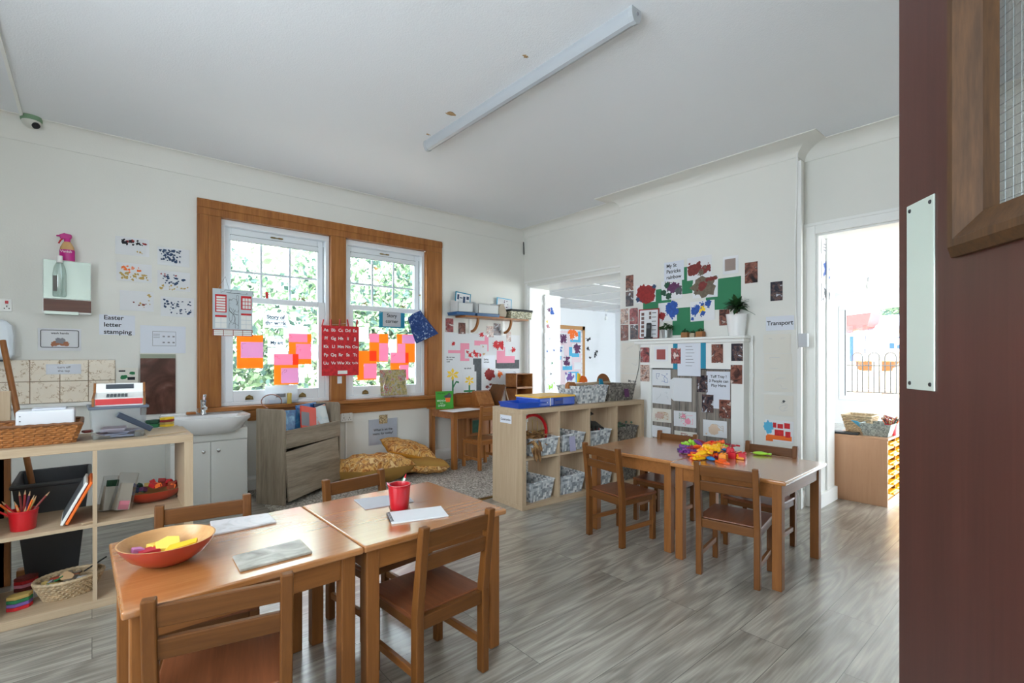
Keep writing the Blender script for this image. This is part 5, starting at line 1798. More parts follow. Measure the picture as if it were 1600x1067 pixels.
tag(o, 'heap of dry brown leaves spilling from the first upper basket', 'leaves', None, 'stuff')
# dinosaur
t = thing('toy_dinosaur', 'dark long-necked toy dinosaur rising from the third upper basket', 'toy', in_basket(p21, -0.03, -0.07, 0.075), S1R)
m = MB()
m.tube([(0.16, 0, 0.06), (0.10, 0, 0.085), (0.04, 0, 0.10), (-0.01, 0, 0.105), (-0.035, 0, 0.14), (-0.03, 0, 0.185), (-0.005, 0, 0.205), (0.02, 0, 0.197)], [0.005, 0.014, 0.034, 0.034, 0.020, 0.013, 0.014, 0.007], 12)
for (x, y) in ((0.05, 0.02), (0.05, -0.02), (0.0, 0.02), (0.0, -0.02)):
    m.tube([(x, y, 0.10), (x, y, 0.0)], [0.014, 0.011], 8)
m.build('body', plain('dark_green_grey_rubber', (52, 52, 50), 0.5), t)
for k, (dx, dy, c) in enumerate(((0.05, -0.06, 'dkred'), (0.08, 0.0, 'maroon'), (0.02, 0.05, 'plum'))):
    o = MB().lathe([(0, -0.03), (0.02, -0.02), (0.028, 0), (0.02, 0.02), (0, 0.03)], 12).build('soft_toy', M[c], None, in_basket(p21, dx, dy, 0.125), (R(40), R(20 * k), 0))
    tag(o, 'small dark red toy lying in the dinosaur basket', 'toy', 'small toys in the dinosaur basket')
m = MB()
rnd = random.Random(9)
for k in range(60):
    x, y = rnd.uniform(-0.12, 0.12), rnd.uniform(-0.14, 0.14)
    e = Euler((rnd.uniform(-1, 1), rnd.uniform(-1, 1), rnd.uniform(0, 6.28))).to_matrix().to_4x4()
    m.prism([(-0.02, 0), (0, 0.012), (0.025, 0), (0, -0.012)], 0, 0.0015, 'z', mat=Matrix.Translation((x, y, rnd.uniform(0.10, 0.17))) @ e)
o = m.build('foliage_sprigs', plain('dusty_green', (92, 120, 98), 0.7, var=0.3, vscale=20), None, p31, (0, 0, S1R))
tag(o, 'dusty green leaf sprigs filling the fourth upper basket', 'sprigs', None, 'stuff')
# label on the shelf end
a, b = PX(774, 643, 2.449), PX(802, 658, 2.449)
o = bpy.data.objects.new('shelf_label', sheet_mesh('shelf_label', 0.145, 0.062, 0.002, M['paper_cool']))
COL.objects.link(o)
lm = S_M @ Matrix.Translation((-0.0008, 0.205, 0.675)) @ Euler((R(90), 0, R(-90))).to_matrix().to_4x4()
o.matrix_world = lm
DIM[o.name] = (0.145, 0.062, 0.002)
tag(o, 'white paper label reading Construction on the cube shelf end', 'label')
txt(o, 'Construction', 0.5, 0.55, 0.023, M['ink'])
# ---- on top of the long shelf
TZ = SH
def on_top(x, y):
    return S_M @ Vector((x, y, TZ + 0.0006))


M['case_blue'] = plain('bright_blue_case', (22, 74, 178), 0.3, coat=0.2)
t = thing('blue_case', 'blue toy carry case with yellow lid on the long cube shelf', 'case', on_top(0.41, 0.20), S1R)
MB().box(-0.20, 0.20, -0.15, 0.15, 0, 0.075).build('case_body', M['case_blue'], t, bevel=0.012)
MB().box(-0.20, 0.205, -0.15, 0.155, 0.068, 0.084).build('lid', plain('yellow_lid', (232, 178, 62), 0.4), t, bevel=0.005)
MB().box(-0.045, 0.055, -0.156, -0.149, 0.012, 0.066).build('handle_recess', plain('dark_blue', (14, 44, 120), 0.4), t, bevel=0.004)
MB().tube([(-0.03, -0.152, 0.05), (-0.02, -0.168, 0.052), (0.03, -0.168, 0.052), (0.04, -0.152, 0.05)], 0.006, 8).build('handle', M['case_blue'], t)
m = MB().box(-0.085, -0.079, -0.1535, -0.149, 0.006, 0.07)
m.box(-0.12, -0.114, -0.1535, -0.149, 0.03, 0.04)
m.build('latch', M['white'], t)
t = thing('blue_tray', 'shallow blue tray leaning on the blue case at the shelf end', 'tray', on_top(0.16, 0.185) + Vector((0, 0, 0.0)), S1R + R(-2))
open_box(0.30, 0.27, 0.042, 0.006, M['case_blue'], t, 'tray', 0.012)
for k in range(2):
    pass
wb1 = woven_basket('grey-white woven basket of toys on top, next to the blue case', on_top(0.845, 0.19), S1R, 0.37, 0.27, 0.145, M['weave'], 'baskets on top of the long cube shelf')
wb2 = woven_basket('brown-grey woven basket with dark tag at the far end of the shelf top', on_top(1.235, 0.19), S1R, 0.36, 0.27, 0.145, M['weave_dark'], 'baskets on top of the long cube shelf')
MB().box(-0.03, 0.03, -0.004, 0.0, -0.04, 0.045).build('dark_tag', M['plum'], wb2, (0.05, -0.131, 0.07), (R(-9), 0, 0))
p = on_top(0.78, 0.19) + Vector((0, 0, 0.0))
for (dx, dz, sx, nm, lab, mt) in ((-0.09, 0.125, 0, 'wooden_block', 'round-topped wooden block in the grey-white top basket', 'oak_z'),):
    o = MB().prism([(-0.05, 0), (0.05, 0), (0.05, 0.03), (0.03, 0.055), (-0.02, 0.058), (-0.045, 0.04)], -0.02, 0.02, 'y').build(nm, M[mt], None, p + Vector((dx, 0, dz)), (0, 0, S1R), 0.003)
    tag(o, lab, 'toy')
o = MB().box(-0.24, 0.24, -0.018, 0.018, 0, 0.022).build('wooden_plank', M['pale_x'], None, on_top(0.99, 0.22) + Vector((0, 0, 0.147)), (0, R(-1.2), S1R), 0.003)
tag(o, 'long pale wooden plank lying across the two top baskets', 'plank')
o = MB().lathe([(0, -0.008), (0.082, -0.008), (0.085, 0), (0.082, 0.008), (0, 0.008)], 40).build('wooden_disc', M['beech_x'], None, on_top(1.175, 0.24) + Vector((0, 0, 0.16)), (R(82), 0, S1R))
tag(o, 'round wooden disc standing in the brown-grey top basket', 'disc')
o = MB().prism([(-0.05, 0.0), (0.05, 0.0), (0.052, 0.02), (0.03, 0.05), (-0.01, 0.06), (-0.045, 0.035)], -0.008, 0.008, 'y').build('orange_shape', M['orange'], None, on_top(0.91, 0.25) + Vector((0, 0, 0.17)), (0, 0, S1R), 0.002)
tag(o, 'orange half-round toy piece standing in the grey-white top basket', 'toy')
o = MB().prism([(-0.018, 0.0), (0.018, 0.0), (0.018, 0.07), (-0.012, 0.085)], -0.008, 0.008, 'y').build('yellow_shape', M['yellowp'], None, on_top(0.862, 0.255) + Vector((0, 0, 0.17)), (0, 0, S1R), 0.002)
tag(o, 'yellow upright toy piece beside the orange half-round', 'toy')
o = MB().box(-0.025, 0.025, -0.02, 0.02, 0, 0.02).build('red_block', M['dkred'], None, on_top(0.93, 0.10) + Vector((0, 0, 0.128)), (0, R(5), S1R), 0.003)
tag(o, 'dark red block near the rim of the grey-white top basket', 'block')
o = MB().prism([(-0.03, 0.0), (0.02, 0.0), (0.0, 0.05), (-0.04, 0.055)], -0.006, 0.006, 'y').build('teal_block', M['teal'], None, on_top(1.075, 0.17) + Vector((0, 0, 0.148)), (0, 0, S1R), 0.002)
tag(o, 'teal slanted block between the two top baskets', 'block')

# ================================================================== FIREPLACE WALL
FP = 4.0
fy0, fy1 = PX(1162, 560, FP).y, PX(1001, 560, FP).y
mz = 1.335
t = thing('fireplace_surround', 'white painted fireplace surround boarded up with grey planks, covered in prints', 'fireplace', (BX, 0, 0))
cwl, cwr = PX(1017, 560, FP).y, PX(1142, 560, FP).y
fzb = PX(1080, 576, FP).z
MB().box(FP - BX, 0, cwl, fy1, 0, mz - 0.02).build('column', M['white'], t, bevel=0.004)
MB().box(FP - BX, 0, fy0, cwr, 0, mz - 0.02).build('column', M['white'], t, bevel=0.004)
MB().box(FP - BX, 0, cwr, cwl, fzb, mz - 0.02).build('frieze', M['white'], t, bevel=0.003)
m = MB()
m.box(FP - BX - 0.045, 0, fy0 - 0.03, fy1 + 0.10, mz - 0.022, mz).box(FP - BX - 0.022, 0, fy0 - 0.012, fy1 + 0.06, mz - 0.05, mz - 0.02)
m.build('mantel_shelf', M['white'], t, bevel=0.006)
MB().box(-0.07, -0.002, cwr, cwl, 0.0, fzb).build('plank_board', wood('grey_wood_planks', (96, 88, 82), (168, 158, 148), 'z', 1.4, 0.6, 0, grain=1.3, stretch=16), t)
m = MB()
k = cwr + 0.06
while k < cwl - 0.03:
    m.box(-0.0708, -0.069, k - 0.0015, k + 0.0015, 0, fzb)
    k += 0.085
m.box(-0.076, -0.068, cwr, cwl, fzb - 0.008, fzb)
m.build('plank_gap', M['seal'], t)
IB = ('x', BX - 0.071)
F_ = ('x', FP)
W_ = ('x', BX)
for a in [(1001, 543, 1015, 566, 'photo2', 'red-toned photo print on the left column of the fireplace, upper one'), (1001, 570, 1015, 596, 'photo4', 'pale busy photo print on the left column of the fireplace, lower one'), (1143, 537, 1161, 564, 'photo3', 'photo print of two people on the right column, upper one'),
          (1142, 570, 1160, 600, 'photo1', 'brown photo print on the right column, lower one'), (1049, 544, 1064, 568, 'photo2', 'dark red photo print overlapping the left blue strip'), (1112, 538, 1130, 567, 'photo1', 'brown photo print on the frieze right of the menu list')]:
    paper('photo_print', a[5], 'photo', F_, *a[:4], M[a[4]], 0.0032)
p = paper('photo_card', 'white card with a small red photo on the fireplace frieze', 'photo', F_, 1022, 541, 1044, 564, M['paper'], 0.0015)
strips(p, [(0.2, 0.22, 0.82, 0.9)], M['photo2'], 'photo')
paper('blue_strip', 'blue paper strip behind the left edge of the list', 'paper', F_, 1052, 537, 1060, 577, M['teal'], 0.0012)
paper('blue_strip', 'blue paper strip along the right edge of the list', 'paper', F_, 1094, 535, 1103, 576, M['teal'], 0.0012)
p = paper('list_sheet', 'long white printed list hanging from the fireplace frieze', 'paper', F_, 1059, 535, 1095, 588, M['paper_cool'], 0.003)
strips(p, [(0.36, 0.12 + 0.095 * k, 0.64 + 0.05 * (k % 3), 0.135 + 0.095 * k) for k in range(7)], M['grey'], 'printed_lines')
for i, (q, lab, m1, n1) in enumerate([((1017, 577, 1048, 603), 'pale drawing with blue scribble, top left on the grey planks', 'blue', 7), ((1017, 605, 1049, 632), 'almost blank drawing sheet, second down the left of the planks', 'palegrey', 3), ((1019, 637, 1049, 661), 'drawing with reddish brown scribbles, third down the left of the planks', 'tan', 14),
                                ((1018, 664, 1048, 686), 'faint drawing just above the back chair, left of the planks', 'palegrey', 5), ((1053, 641, 1088, 669), 'spiral pad sheet with pink and green flower drawing on the planks', 'pinkp', 8), ((1054, 672, 1089, 688), 'red and brown drawing half hidden by the back chair', 'dkred', 10), ((1099, 655, 1136, 685), 'sheet with a round brown face drawing, low on the planks', 'tan', 3)]):
    p = paper('child_drawing', lab, 'drawing', IB, *q, M['paper_warm'] if i in (2, 5) else M['paper'], 0.0015, tilt=(-1.5 if i in (1, 3) else 0.5))
    scribble(p, n1, M[m1], 40 + i, (0.3, 0.25, 0.85, 0.8), 0.0014)
    if i == 4:
        scribble(p, 8, M['leaf'], 60, (0.25, 0.1, 0.55, 0.5), 0.0012)
        blobs(p, [(0.62, 0.62, 0.026), (0.45, 0.3, 0.018)], M['pinkp'], 3)
    if i == 6:
        blobs(p, [(0.45, 0.55, 0.045)], M['skin'] if False else plain('pale_tan_crayon', (222, 196, 172), 0.8), 3, jag=0.12)
    if i == 2:
        blobs(p, [(0.4, 0.5, 0.03, 1.5)], plain('pinkish_wash', (206, 176, 166), 0.8), 3)
p = paper('folded_paper', 'blank white paper with a folded left edge on the grey planks', 'paper', IB, 1053, 590, 1081, 628, M['paper'], 0.002, 0.002)
w, h, th = DIM[p.name]
MB().add([(-w / 2, h / 2, th + 0.001), (-w / 2 + 0.045, h / 2 - 0.01, th + 0.001), (-w / 2 + 0.045, -h / 2 + 0.01, th + 0.001), (-w / 2, -h / 2, th + 0.001), (-w / 2 - 0.03, h / 2 - 0.03, 0.03), (-w / 2 - 0.012, -h / 2 + 0.02, 0.02)], [(0, 1, 2, 3), (0, 3, 5, 4)]).build('folded_edge', M['paper'], p)
p = paper('tuff_tray_sign', 'white sign about the tuff tray for three people on the grey planks', 'sign', IB, 1104, 580, 1141, 640, M['paper_cool'], 0.0015)
txt(p, 'Tuff Tray !\n3 People can\nPlay Here', 0.52, 0.26, 0.033, M['ink'])
for a in [(1089, 586, 1106, 613, 'photo3', 'bluish dark photo print left of the tuff tray sign'), (1097, 616, 1115, 645, 'photo3', 'dark photo print of many hands below the tuff tray sign'), (1124, 624, 1142, 654, 'photo1', 'brown photo print at the lower right of the tuff tray sign')]:
    paper('photo_print', a[5], 'photo', IB, *a[:4], M[a[4]], 0.0035)

# ---- above the mantel
for a in [(1005, 455, 1049, 482, 'green paper behind the red and the dark paintings'), (1052, 431, 1102, 441, 'flat green strip below the rainbow caption'), (1066, 418, 1082, 458, 'upright green paper right of the rainbow caption'), (1051, 482, 1100, 522, 'large green paper just above the mantel pots'), (1103, 438, 1158, 481, 'green paper behind the tall potted plant')]:
    paper('green_paper', a[4], 'paper', W_, *a[:4], M['green'], 0.0012)
p = paper('rainbow_caption', 'white caption about a rainbow above the green papers', 'caption', W_, 1038, 411, 1069, 437, M['paper_cool'], 0.0025)
txt(p, 'My St\nPatricks\nrainbow', 0.12, 0.5, 0.046, M['ink'], align='LEFT')
paint = [((994, 447, 1025, 471), 'painting of a big red splash, left of the green papers', [('dkred', [(0.35, 0.4, 0.07), (0.65, 0.4, 0.07), (0.5, 0.65, 0.075, 1.3), (0.85, 0.7, 0.03)]), ('navyink', [(0.12, 0.8, 0.025), (0.92, 0.15, 0.02)])]),
         ((1074, 404, 1112, 434), 'painting with two maroon patches at the top of the green papers', [('maroon', [(0.22, 0.55, 0.05), (0.4, 0.5, 0.045), (0.68, 0.62, 0.035), (0.86, 0.55, 0.03)]), ('olive', [(0.6, 0.7, 0.025), (0.75, 0.5, 0.015)])]),
         ((1034, 440, 1066, 466), 'painting of mixed dark colours in the middle of the green papers', [('darkgreen', [(0.12, 0.6, 0.03), (0.3, 0.25, 0.03), (0.35, 0.8, 0.03)]), ('plum', [(0.55, 0.4, 0.05), (0.75, 0.4, 0.035)]), ('greyp', [(0.85, 0.6, 0.035)])]),
         ((1083, 434, 1122, 463), 'painting of one big olive-brown oval, right of the green cross', [('olive', [(0.45, 0.5, 0.085, 1.35)]), ('maroon', [(0.4, 0.45, 0.04), (0.75, 0.15, 0.016, 3)])]),
         ((1029, 474, 1058, 501), 'painting of blue hands and a red ring above the metal pot', [('blue', [(0.7, 0.25, 0.05), (0.75, 0.5, 0.055), (0.9, 0.15, 0.03)]), ('dkred', [(0.22, 0.7, 0.035)])]),
         ((1079, 472, 1117, 500), 'painting of blue and yellow daubs above the small brown pots', [('blue', [(0.18, 0.45, 0.04), (0.3, 0.3, 0.025), (0.52, 0.2, 0.02), (0.75, 0.15, 0.028), (0.52, 0.62, 0.022), (0.08, 0.85, 0.014)]), ('yellowp', [(0.5, 0.42, 0.026)])])]
for i, (q, lab, ls) in enumerate(paint):
    p = paper('child_painting', lab, 'painting', W_, *q, M['paper'], 0.003, tilt=(i % 3 - 1) * 1.2)
    for k, (c, its) in enumerate(ls):
        blobs(p, its, M[c], 70 + i * 5 + k, lift=0.0003 * k)
for a in [(978, 431, 990, 453, 'photo1', 'upper of two photo prints at the left end of the breast'), (978, 456, 990, 478, 'photo3', 'lower of two photo prints at the left end of the breast'), (970, 483, 982, 506, 'photo4', 'upper left print of the block of four beside the opening'), (984, 482, 997, 506, 'photo2', 'upper right reddish print of the block of four beside the opening'),
          (970, 508, 982, 532, 'photo1', 'lower left print of the block of four beside the opening'), (985, 508, 997, 532, 'photo3', 'lower right dark print of the block of four beside the opening'), (1164, 411, 1184, 441, 'photo1', 'photo print of a child in a dark top, upper right above the plant'), (1204, 441, 1223, 469, 'photo3', 'lone photo print furthest right on the chimney breast'), (1124, 484, 1140, 508, 'photo1', 'photo print partly behind the white plant pot')]:
    paper('photo_print', a[5], 'photo', W_, *a[:4], M[a[4]], 0.002)
p = paper('photo_card', 'white card with a small brown photo at the top, above the potted plant', 'photo', W_, 1130, 402, 1154, 426, M['paper'], 0.0015)
strips(p, [(0.12, 0.15, 0.82, 0.82)], M['photo1'], 'photo')
p = paper('routine_poster', 'red-bordered picture list poster standing on the mantel', 'poster', ('x', BX - 0.02), 998, 484, 1030, 529, M['dkred'], 0.0, 0.003, tilt=-1)
strips(p, [(0.06, 0.04, 0.94, 0.96)], M['paper'], 'inner_card')
strips(p, [(0.14, 0.12 + 0.14 * k, 0.28, 0.22 + 0.14 * k) for k in range(6)] + [(0.52, 0.1 + 0.14 * k, 0.62, 0.2 + 0.14 * k) for k in range(2)], M['photo1'], 'pictures', 0.0008)
strips(p, [(0.66, 0.13 + 0.14 * k, 0.86, 0.15 + 0.14 * k) for k in range(6)], M['ink'], 'printed_lines', 0.0008)
p = paper('transport_sign', 'white sign reading Transport near the conduit', 'sign', W_, 1197, 495, 1241, 515, M['paper_cool'], 0.0015)
txt(p, 'Transport', 0.5, 0.5, 0.047, M['ink'])
for i, q in enumerate([(1193, 523, 1236, 552), (1194, 553, 1238, 582), (1194, 583, 1240, 613), (1194, 616, 1240, 651)]):
    p = paper('faint_drawing', ('topmost pale sheet below the transport sign', 'second pale sheet below the transport sign', 'third pale sheet below the transport sign', 'pale sheet directly above the fire engine collage')[i], 'drawing', W_, *q, M['paper_warm'], 0.0012)
    scribble(p, 2, M['palegrey'], 90 + i, (0.2, 0.2, 0.8, 0.8), 0.001)
    if i == 3:
        blobs(p, [(0.68, 0.3, 0.010)], M['greyp'], 3)
p = paper('fire_engine_collage', 'collage of a red fire engine with orange base on pale paper', 'collage', W_, 1196, 655, 1240, 692, M['paper'], 0.0016)
blobs(p, [(0.12, 0.35, 0.05, 0.7)], M['sky'], 3, 'water_paint')
strips(p, [(0.28, 0.12, 0.4, 0.36), (0.44, 0.16, 0.64, 0.38), (0.68, 0.10, 0.88, 0.36), (0.72, 0.5, 0.9, 0.78), (0.34, 0.45, 0.66, 0.74)], M['redp'], 'red_squares', 0.0008)
strips(p, [(0.06, 0.72, 0.94, 0.94), (0.02, 0.78, 0.28, 1.04)], M['orange'], 'orange_base', 0.0006)
paper('faint_drawing', 'crumpled pale sheet under the fire engine collage', 'drawing', W_, 1196, 693, 1240, 712, M['paper_warm'], 0.001)
for i, q in enumerate([(972, 536, 999, 559), (972, 560, 999, 583), (971, 584, 1000, 622)]):
    p = paper('faint_drawing', ('pale sheet beside the opening, below the block of four photos', 'second pale sheet down beside the opening', 'pale sheet with a My toy caption beside the opening')[i], 'drawing', W_, *q, M['paper_warm'], 0.0012)
    if i == 2:
        txt(p, 'My toy', 0.6, 0.3, 0.034, M['ink'])
    else:
        scribble(p, 1, M['palegrey'], 100 + i)
o = MB().tube([PX(1000, 548, BX - 0.006), PX(998, 575, BX - 0.006), PX(993, 596, BX - 0.006), PX(985, 610, BX - 0.006), PX(980, 624, BX - 0.006)], 0.003, 6).build('black_cable', M['black'])
tag(o, 'thin black cable hanging beside the fireplace', 'cable')
y_ = PX(1175, 560, BX - 0.02).y
t = thing('wall_pipe', 'white painted pipe right of the fireplace surround', 'pipe', (BX - 0.02, y_, 0))
MB().tube([(0, 0, 0.0), (0, 0, mz)], 0.011, 10).build('pipe', M['white'], t)
MB().lathe([(0.015, 0), (0.015, 0.03)], 12).build('pipe_collar', M['white'], t, loc=(0, 0, 1.0))

# ---- mantel objects
def mantel(px, dx=0.05):
    return PX(px, 530, FP - 0.02 + dx)


q = mantel(1013, 0.03)
t = thing('cordless_phone', 'black cordless phone standing in its base on the mantel', 'phone', (q.x, q.y, mz), R(-75))
MB().box(-0.035, 0.035, -0.03, 0.03, 0, 0.022).build('base', M['black'], t, bevel=0.006)
MB().box(-0.024, 0.024, -0.012, 0.012, 0.015, 0.155, mat=Matrix.Rotation(R(-7), 4, 'X')).build('handset', M['black'], t, bevel=0.01)
MB().box(-0.016, 0.016, -0.0135, -0.011, 0.10, 0.13, mat=Matrix.Rotation(R(-7), 4, 'X')).build('screen', M['greyp'], t)


def leaf_ball(name, parent, n, r, zc, size, mat, seed, flat=1.0):
    rnd = random.Random(seed)
    m = MB()
    for k in range(n):
        d = Vector((rnd.gauss(0, 1), rnd.gauss(0, 1), abs(rnd.gauss(0, 1)) * flat)).normalized() * r * rnd.uniform(0.4, 1)
        e = Euler((rnd.uniform(-1, 1), rnd.uniform(-1, 1), rnd.uniform(0, 6.28))).to_matrix().to_4x4()
        m.prism([(-size, 0), (-size * 0.2, size * 0.5), (size, 0), (-size * 0.2, -size * 0.5)], 0, 0.0008, 'z', mat=Matrix.Translation(d + Vector((0, 0, zc))) @ e)
    return m.build(name, mat, parent)


M['plantgreen'] = plain('dark_leaf_green', (42, 78, 40), 0.45, var=0.35, vscale=30)
q = mantel(1041)
t = thing('bucket_plant', 'leafy plant in a small galvanised bucket on the mantel', 'potted plant', (q.x, q.y, mz))
MB().lathe([(0, 0), (0.034, 0), (0.046, 0.078), (0.049, 0.080), (0.044, 0.076), (0, 0.07)], 24, cap=False).build('bucket', plain('galvanised_metal', (170, 174, 174), 0.35, metal=0.8), t)
leaf_ball('foliage', t, 70, 0.06, 0.085, 0.02, M['plantgreen'], 4, 0.7)
for i, (px, s, c, lab) in enumerate(((1071, 1.0, (150, 104, 62), 'small brown pot with a succulent, left of three on the mantel'), (1083, 0.8, (176, 160, 136), 'smallest pale pot, middle of three on the mantel'), (1094.5, 1.05, (150, 98, 54), 'small brown pot with a succulent, right of three on the mantel'))):
    q = mantel(px)
    t = thing('small_plant_pot', lab, 'potted plant', (q.x, q.y, mz), 0, 'small pots on the mantel')
    MB().box(-0.028 * s, 0.028 * s, -0.030 * s, 0.030 * s, 0, 0.048 * s).build('pot', plain('pot_clay_%d' % i, c, 0.7), t, bevel=0.004)
    leaf_ball('succulent', t, 22, 0.03 * s, 0.05 * s, 0.014, M['plantgreen'], 10 + i, 0.7)
q = mantel(1151, 0.045)
t = thing('palm_plant', 'spiky green palm in a ribbed white pot at the end of the mantel', 'potted plant', (q.x, q.y, mz))
pr_ = [(0, 0), (0.062, 0)]
for k in range(12):
    z = 0.006 + k * 0.0145
    r = 0.062 + 0.020 * k / 12
    pr_ += [(r, z), (r + 0.0016, z + 0.007)]
pr_ += [(0.085, 0.178), (0.079, 0.178), (0.076, 0.16), (0, 0.158)]
MB().lathe(pr_, 36, cap=False).build('pot', M['ceramic'], t)
MB().lathe([(0, 0.150), (0.076, 0.1595), (0, 0.164)], 24, cap=False).build('soil', plain('soil', (60, 44, 34), 0.95), t)
m = MB()
m.tube([(0, 0, 0.15), (0.004, 0.004, 0.21), (0, 0, 0.25)], [0.012, 0.010, 0.008], 8)
m.build('stem', plain('brown_stem', (96, 76, 50), 0.8), t)
rnd = random.Random(3)
m = MB()
for k in range(64):
    az = k * 2.399
    el = R(rnd.uniform(-5, 75))
    ln = rnd.uniform(0.09, 0.155)
    z0 = 0.215 + rnd.random() * 0.04
    pts = []
    for s in range(6):
        u = s / 5
        e2 = el - u * u * 0.9
        pts.append((math.cos(az) * ln * u * math.cos(el), math.sin(az) * ln * u * math.cos(el), z0 + ln * u * math.sin(el) - 0.05 * u * u))
    side = Vector((-math.sin(az), math.cos(az), 0))
    ws = [0.005, 0.014, 0.018, 0.015, 0.009, 0.0008]
    v = []
    for P, wd in zip(pts, ws):
        P = Vector(P)
        v += [P - side * wd, P + side * wd + Vector((0, 0, 0.0004)), P + Vector((0, 0, -0.002))]
    f = []
    for s in range(5):
        a = s * 3
        f += [(a, a + 2, a + 5, a + 3), (a + 2, a + 1, a + 4, a + 5)]
    m.add(v, f, 0, True)
m.build('leaves', M['plantgreen'], t, sharp=80)

# ---- conduit and switch at the breast corner
y_ = 1.405
t = thing('cable_conduit', 'white cable conduit running down the corner of the chimney breast', 'conduit', (0, 0, 0))
MB().box(BX - 0.006, BX + 0.028, 1.395, 1.424, 0, 2.66).build('trunking', M['white'], t, bevel=0.003)
MB().tube([PX(1246, 232, BX - 0.012), PX(1245, 300, BX - 0.014), PX(1242, 380, BX - 0.018), PX(1243, 460, BX - 0.014), PX(1246, 545, BX - 0.012)], 0.006, 8).build('loose_cable', M['white'], t)
a = PX(1248, 521, BX - 0.02)
b = PX(1262, 542, BX - 0.02)
o = MB().box(-0.012, 0.03, b.y, a.y, b.z, a.z).build('switch_box', M['palegrey'], None, (BX - 0.02, 0, 0), (0, 0, 0), 0.004)
tag(o, 'grey switch box on the conduit beside the doorway', 'switch')

# ================================================================== CEILING
lx = 1.935
t = thing('tube_light', 'long unlit white fluorescent batten across the ceiling', 'ceiling light', (lx, 2.30, CEIL))
prof = [(-0.032, 0), (-0.034, -0.02), (-0.030, -0.045), (-0.018, -0.062), (0.0, -0.068), (0.018, -0.062), (0.030, -0.045), (0.034, -0.02), (0.032, 0)]
MB().prism(prof, -0.93, 0.93, 'y', smooth=True).build('diffuser', plain('milky_diffuser', (172, 176, 181), 0.3), t)
MB().box(-0.026, 0.026, -0.93, 0.93, -0.008, 0).build('backplate', M['white'], t)
for s in (-1, 1):
    c = MB().prism([(u * 1.06, w * 1.05) for u, w in prof], s * 0.93 - 0.010, s * 0.93 + 0.014, 'y').build('end_cap', plain('end_cap_plastic', (176, 180, 184), 0.35), t)
    MB().lathe([(0, 0), (0.008, 0), (0.008, 0.004), (0, 0.004)], 14).build('end_screw', M['grey'], c, loc=(0, s * 0.944 - (0.0 if s > 0 else 0.0), -0.03), rot=(R(90 * -s), 0, 0))
for i, (px, py, r, lab) in enumerate(((704, 178, 0.026, 'brown patch of peeled ceiling paint near the far end of the tube light'), (821, 88, 0.014, 'small brown ceiling chip near the middle of the tube light'), (669, 210, 0.013, 'tiny brown ceiling chip at the end cap of the tube light'))):
    q = PZ(px, py, CEIL)
    rnd = random.Random(i)
    poly = [(r * (0.5 + rnd.random() * 0.8) * math.cos(k * 0.52) * 1.3, r * (0.4 + rnd.random() * 0.8) * math.sin(k * 0.52)) for k in range(12)]
    o = MB().prism(poly, -0.0012, 0.0, 'z').build('peeled_patch', plain('bare_plaster_%d' % i, (178, 146, 106), 0.9, var=0.3, vscale=40), None, (q.x, q.y, CEIL))
    tag(o, lab, 'paint patch')
q = PZ(49, 183, CEIL)
t = thing('dome_camera', 'small dome security camera with green ring in the ceiling corner', 'security camera', (q.x, q.y, CEIL), R(20))
MB().lathe([(0, 0), (0.055, 0), (0.056, -0.022), (0.052, -0.03), (0, -0.03)], 32).build('ribbed_ring', plain('dusty_green_plastic', (120, 152, 122), 0.6), t)
MB().lathe([(0.050, -0.028), (0.050, -0.036), (0.040, -0.058), (0.022, -0.072), (0, -0.076)], 32).build('dome', plain('pale_dome', (206, 206, 198), 0.4), t)
MB().lathe([(0, 0), (0.022, 0), (0.022, 0.012), (0.014, 0.014), (0, 0.010)], 20).build('lens', M['black'], t, loc=(0.012, -0.030, -0.056), rot=(R(140), 0, R(18)))
o = MB().box(-0.008, 0.008, -1.6, 0, -0.016, 0).build('ceiling_trunking', M['white'], None, (q.x - 0.045, q.y - 0.01, CEIL))
tag(o, 'thin white trunking along the ceiling to the dome camera', 'trunking')
c_ = PY(815, 356, BW - 0.012)
o = MB().tube([(RW - 0.02, BW - 0.012, CEIL - 0.14), (RW - 0.018, BW - 0.014, CEIL - 0.2), (RW - 0.012, BW - 0.012, CEIL - 0.30)], 0.006, 6).build('corner_cable', M['black'])
tag(o, 'short black cable end in the far corner below the ceiling', 'cable')

# ================================================================== ON THE NEAR TABLES
def bowl(label, loc, rz, L_, Wd, h, outer, inner, name='wooden_bowl'):
    t = thing(name, label, 'bowl', loc, rz)
    po = [(0.0, 0.0), (0.30, 0.0), (0.52, 0.10), (0.76, 0.38), (0.93, 0.76), (1.0, 1.0)]
    pi = [(1.0, 1.0), (0.965, 1.0), (0.89, 0.76), (0.72, 0.42), (0.48, 0.17), (0.25, 0.09), (0.0, 0.08)]
    MB().lathe([(r * L_ / 2, z * h) for r, z in po], 48, sx=1, sy=Wd / L_, cap=False).build('outer_shell', outer, t, sharp=60)
    MB().lathe([(r * L_ / 2, z * h) for r, z in pi], 48, sx=1, sy=Wd / L_, cap=False).build('inner_shell', inner, t, sharp=60)
    return t


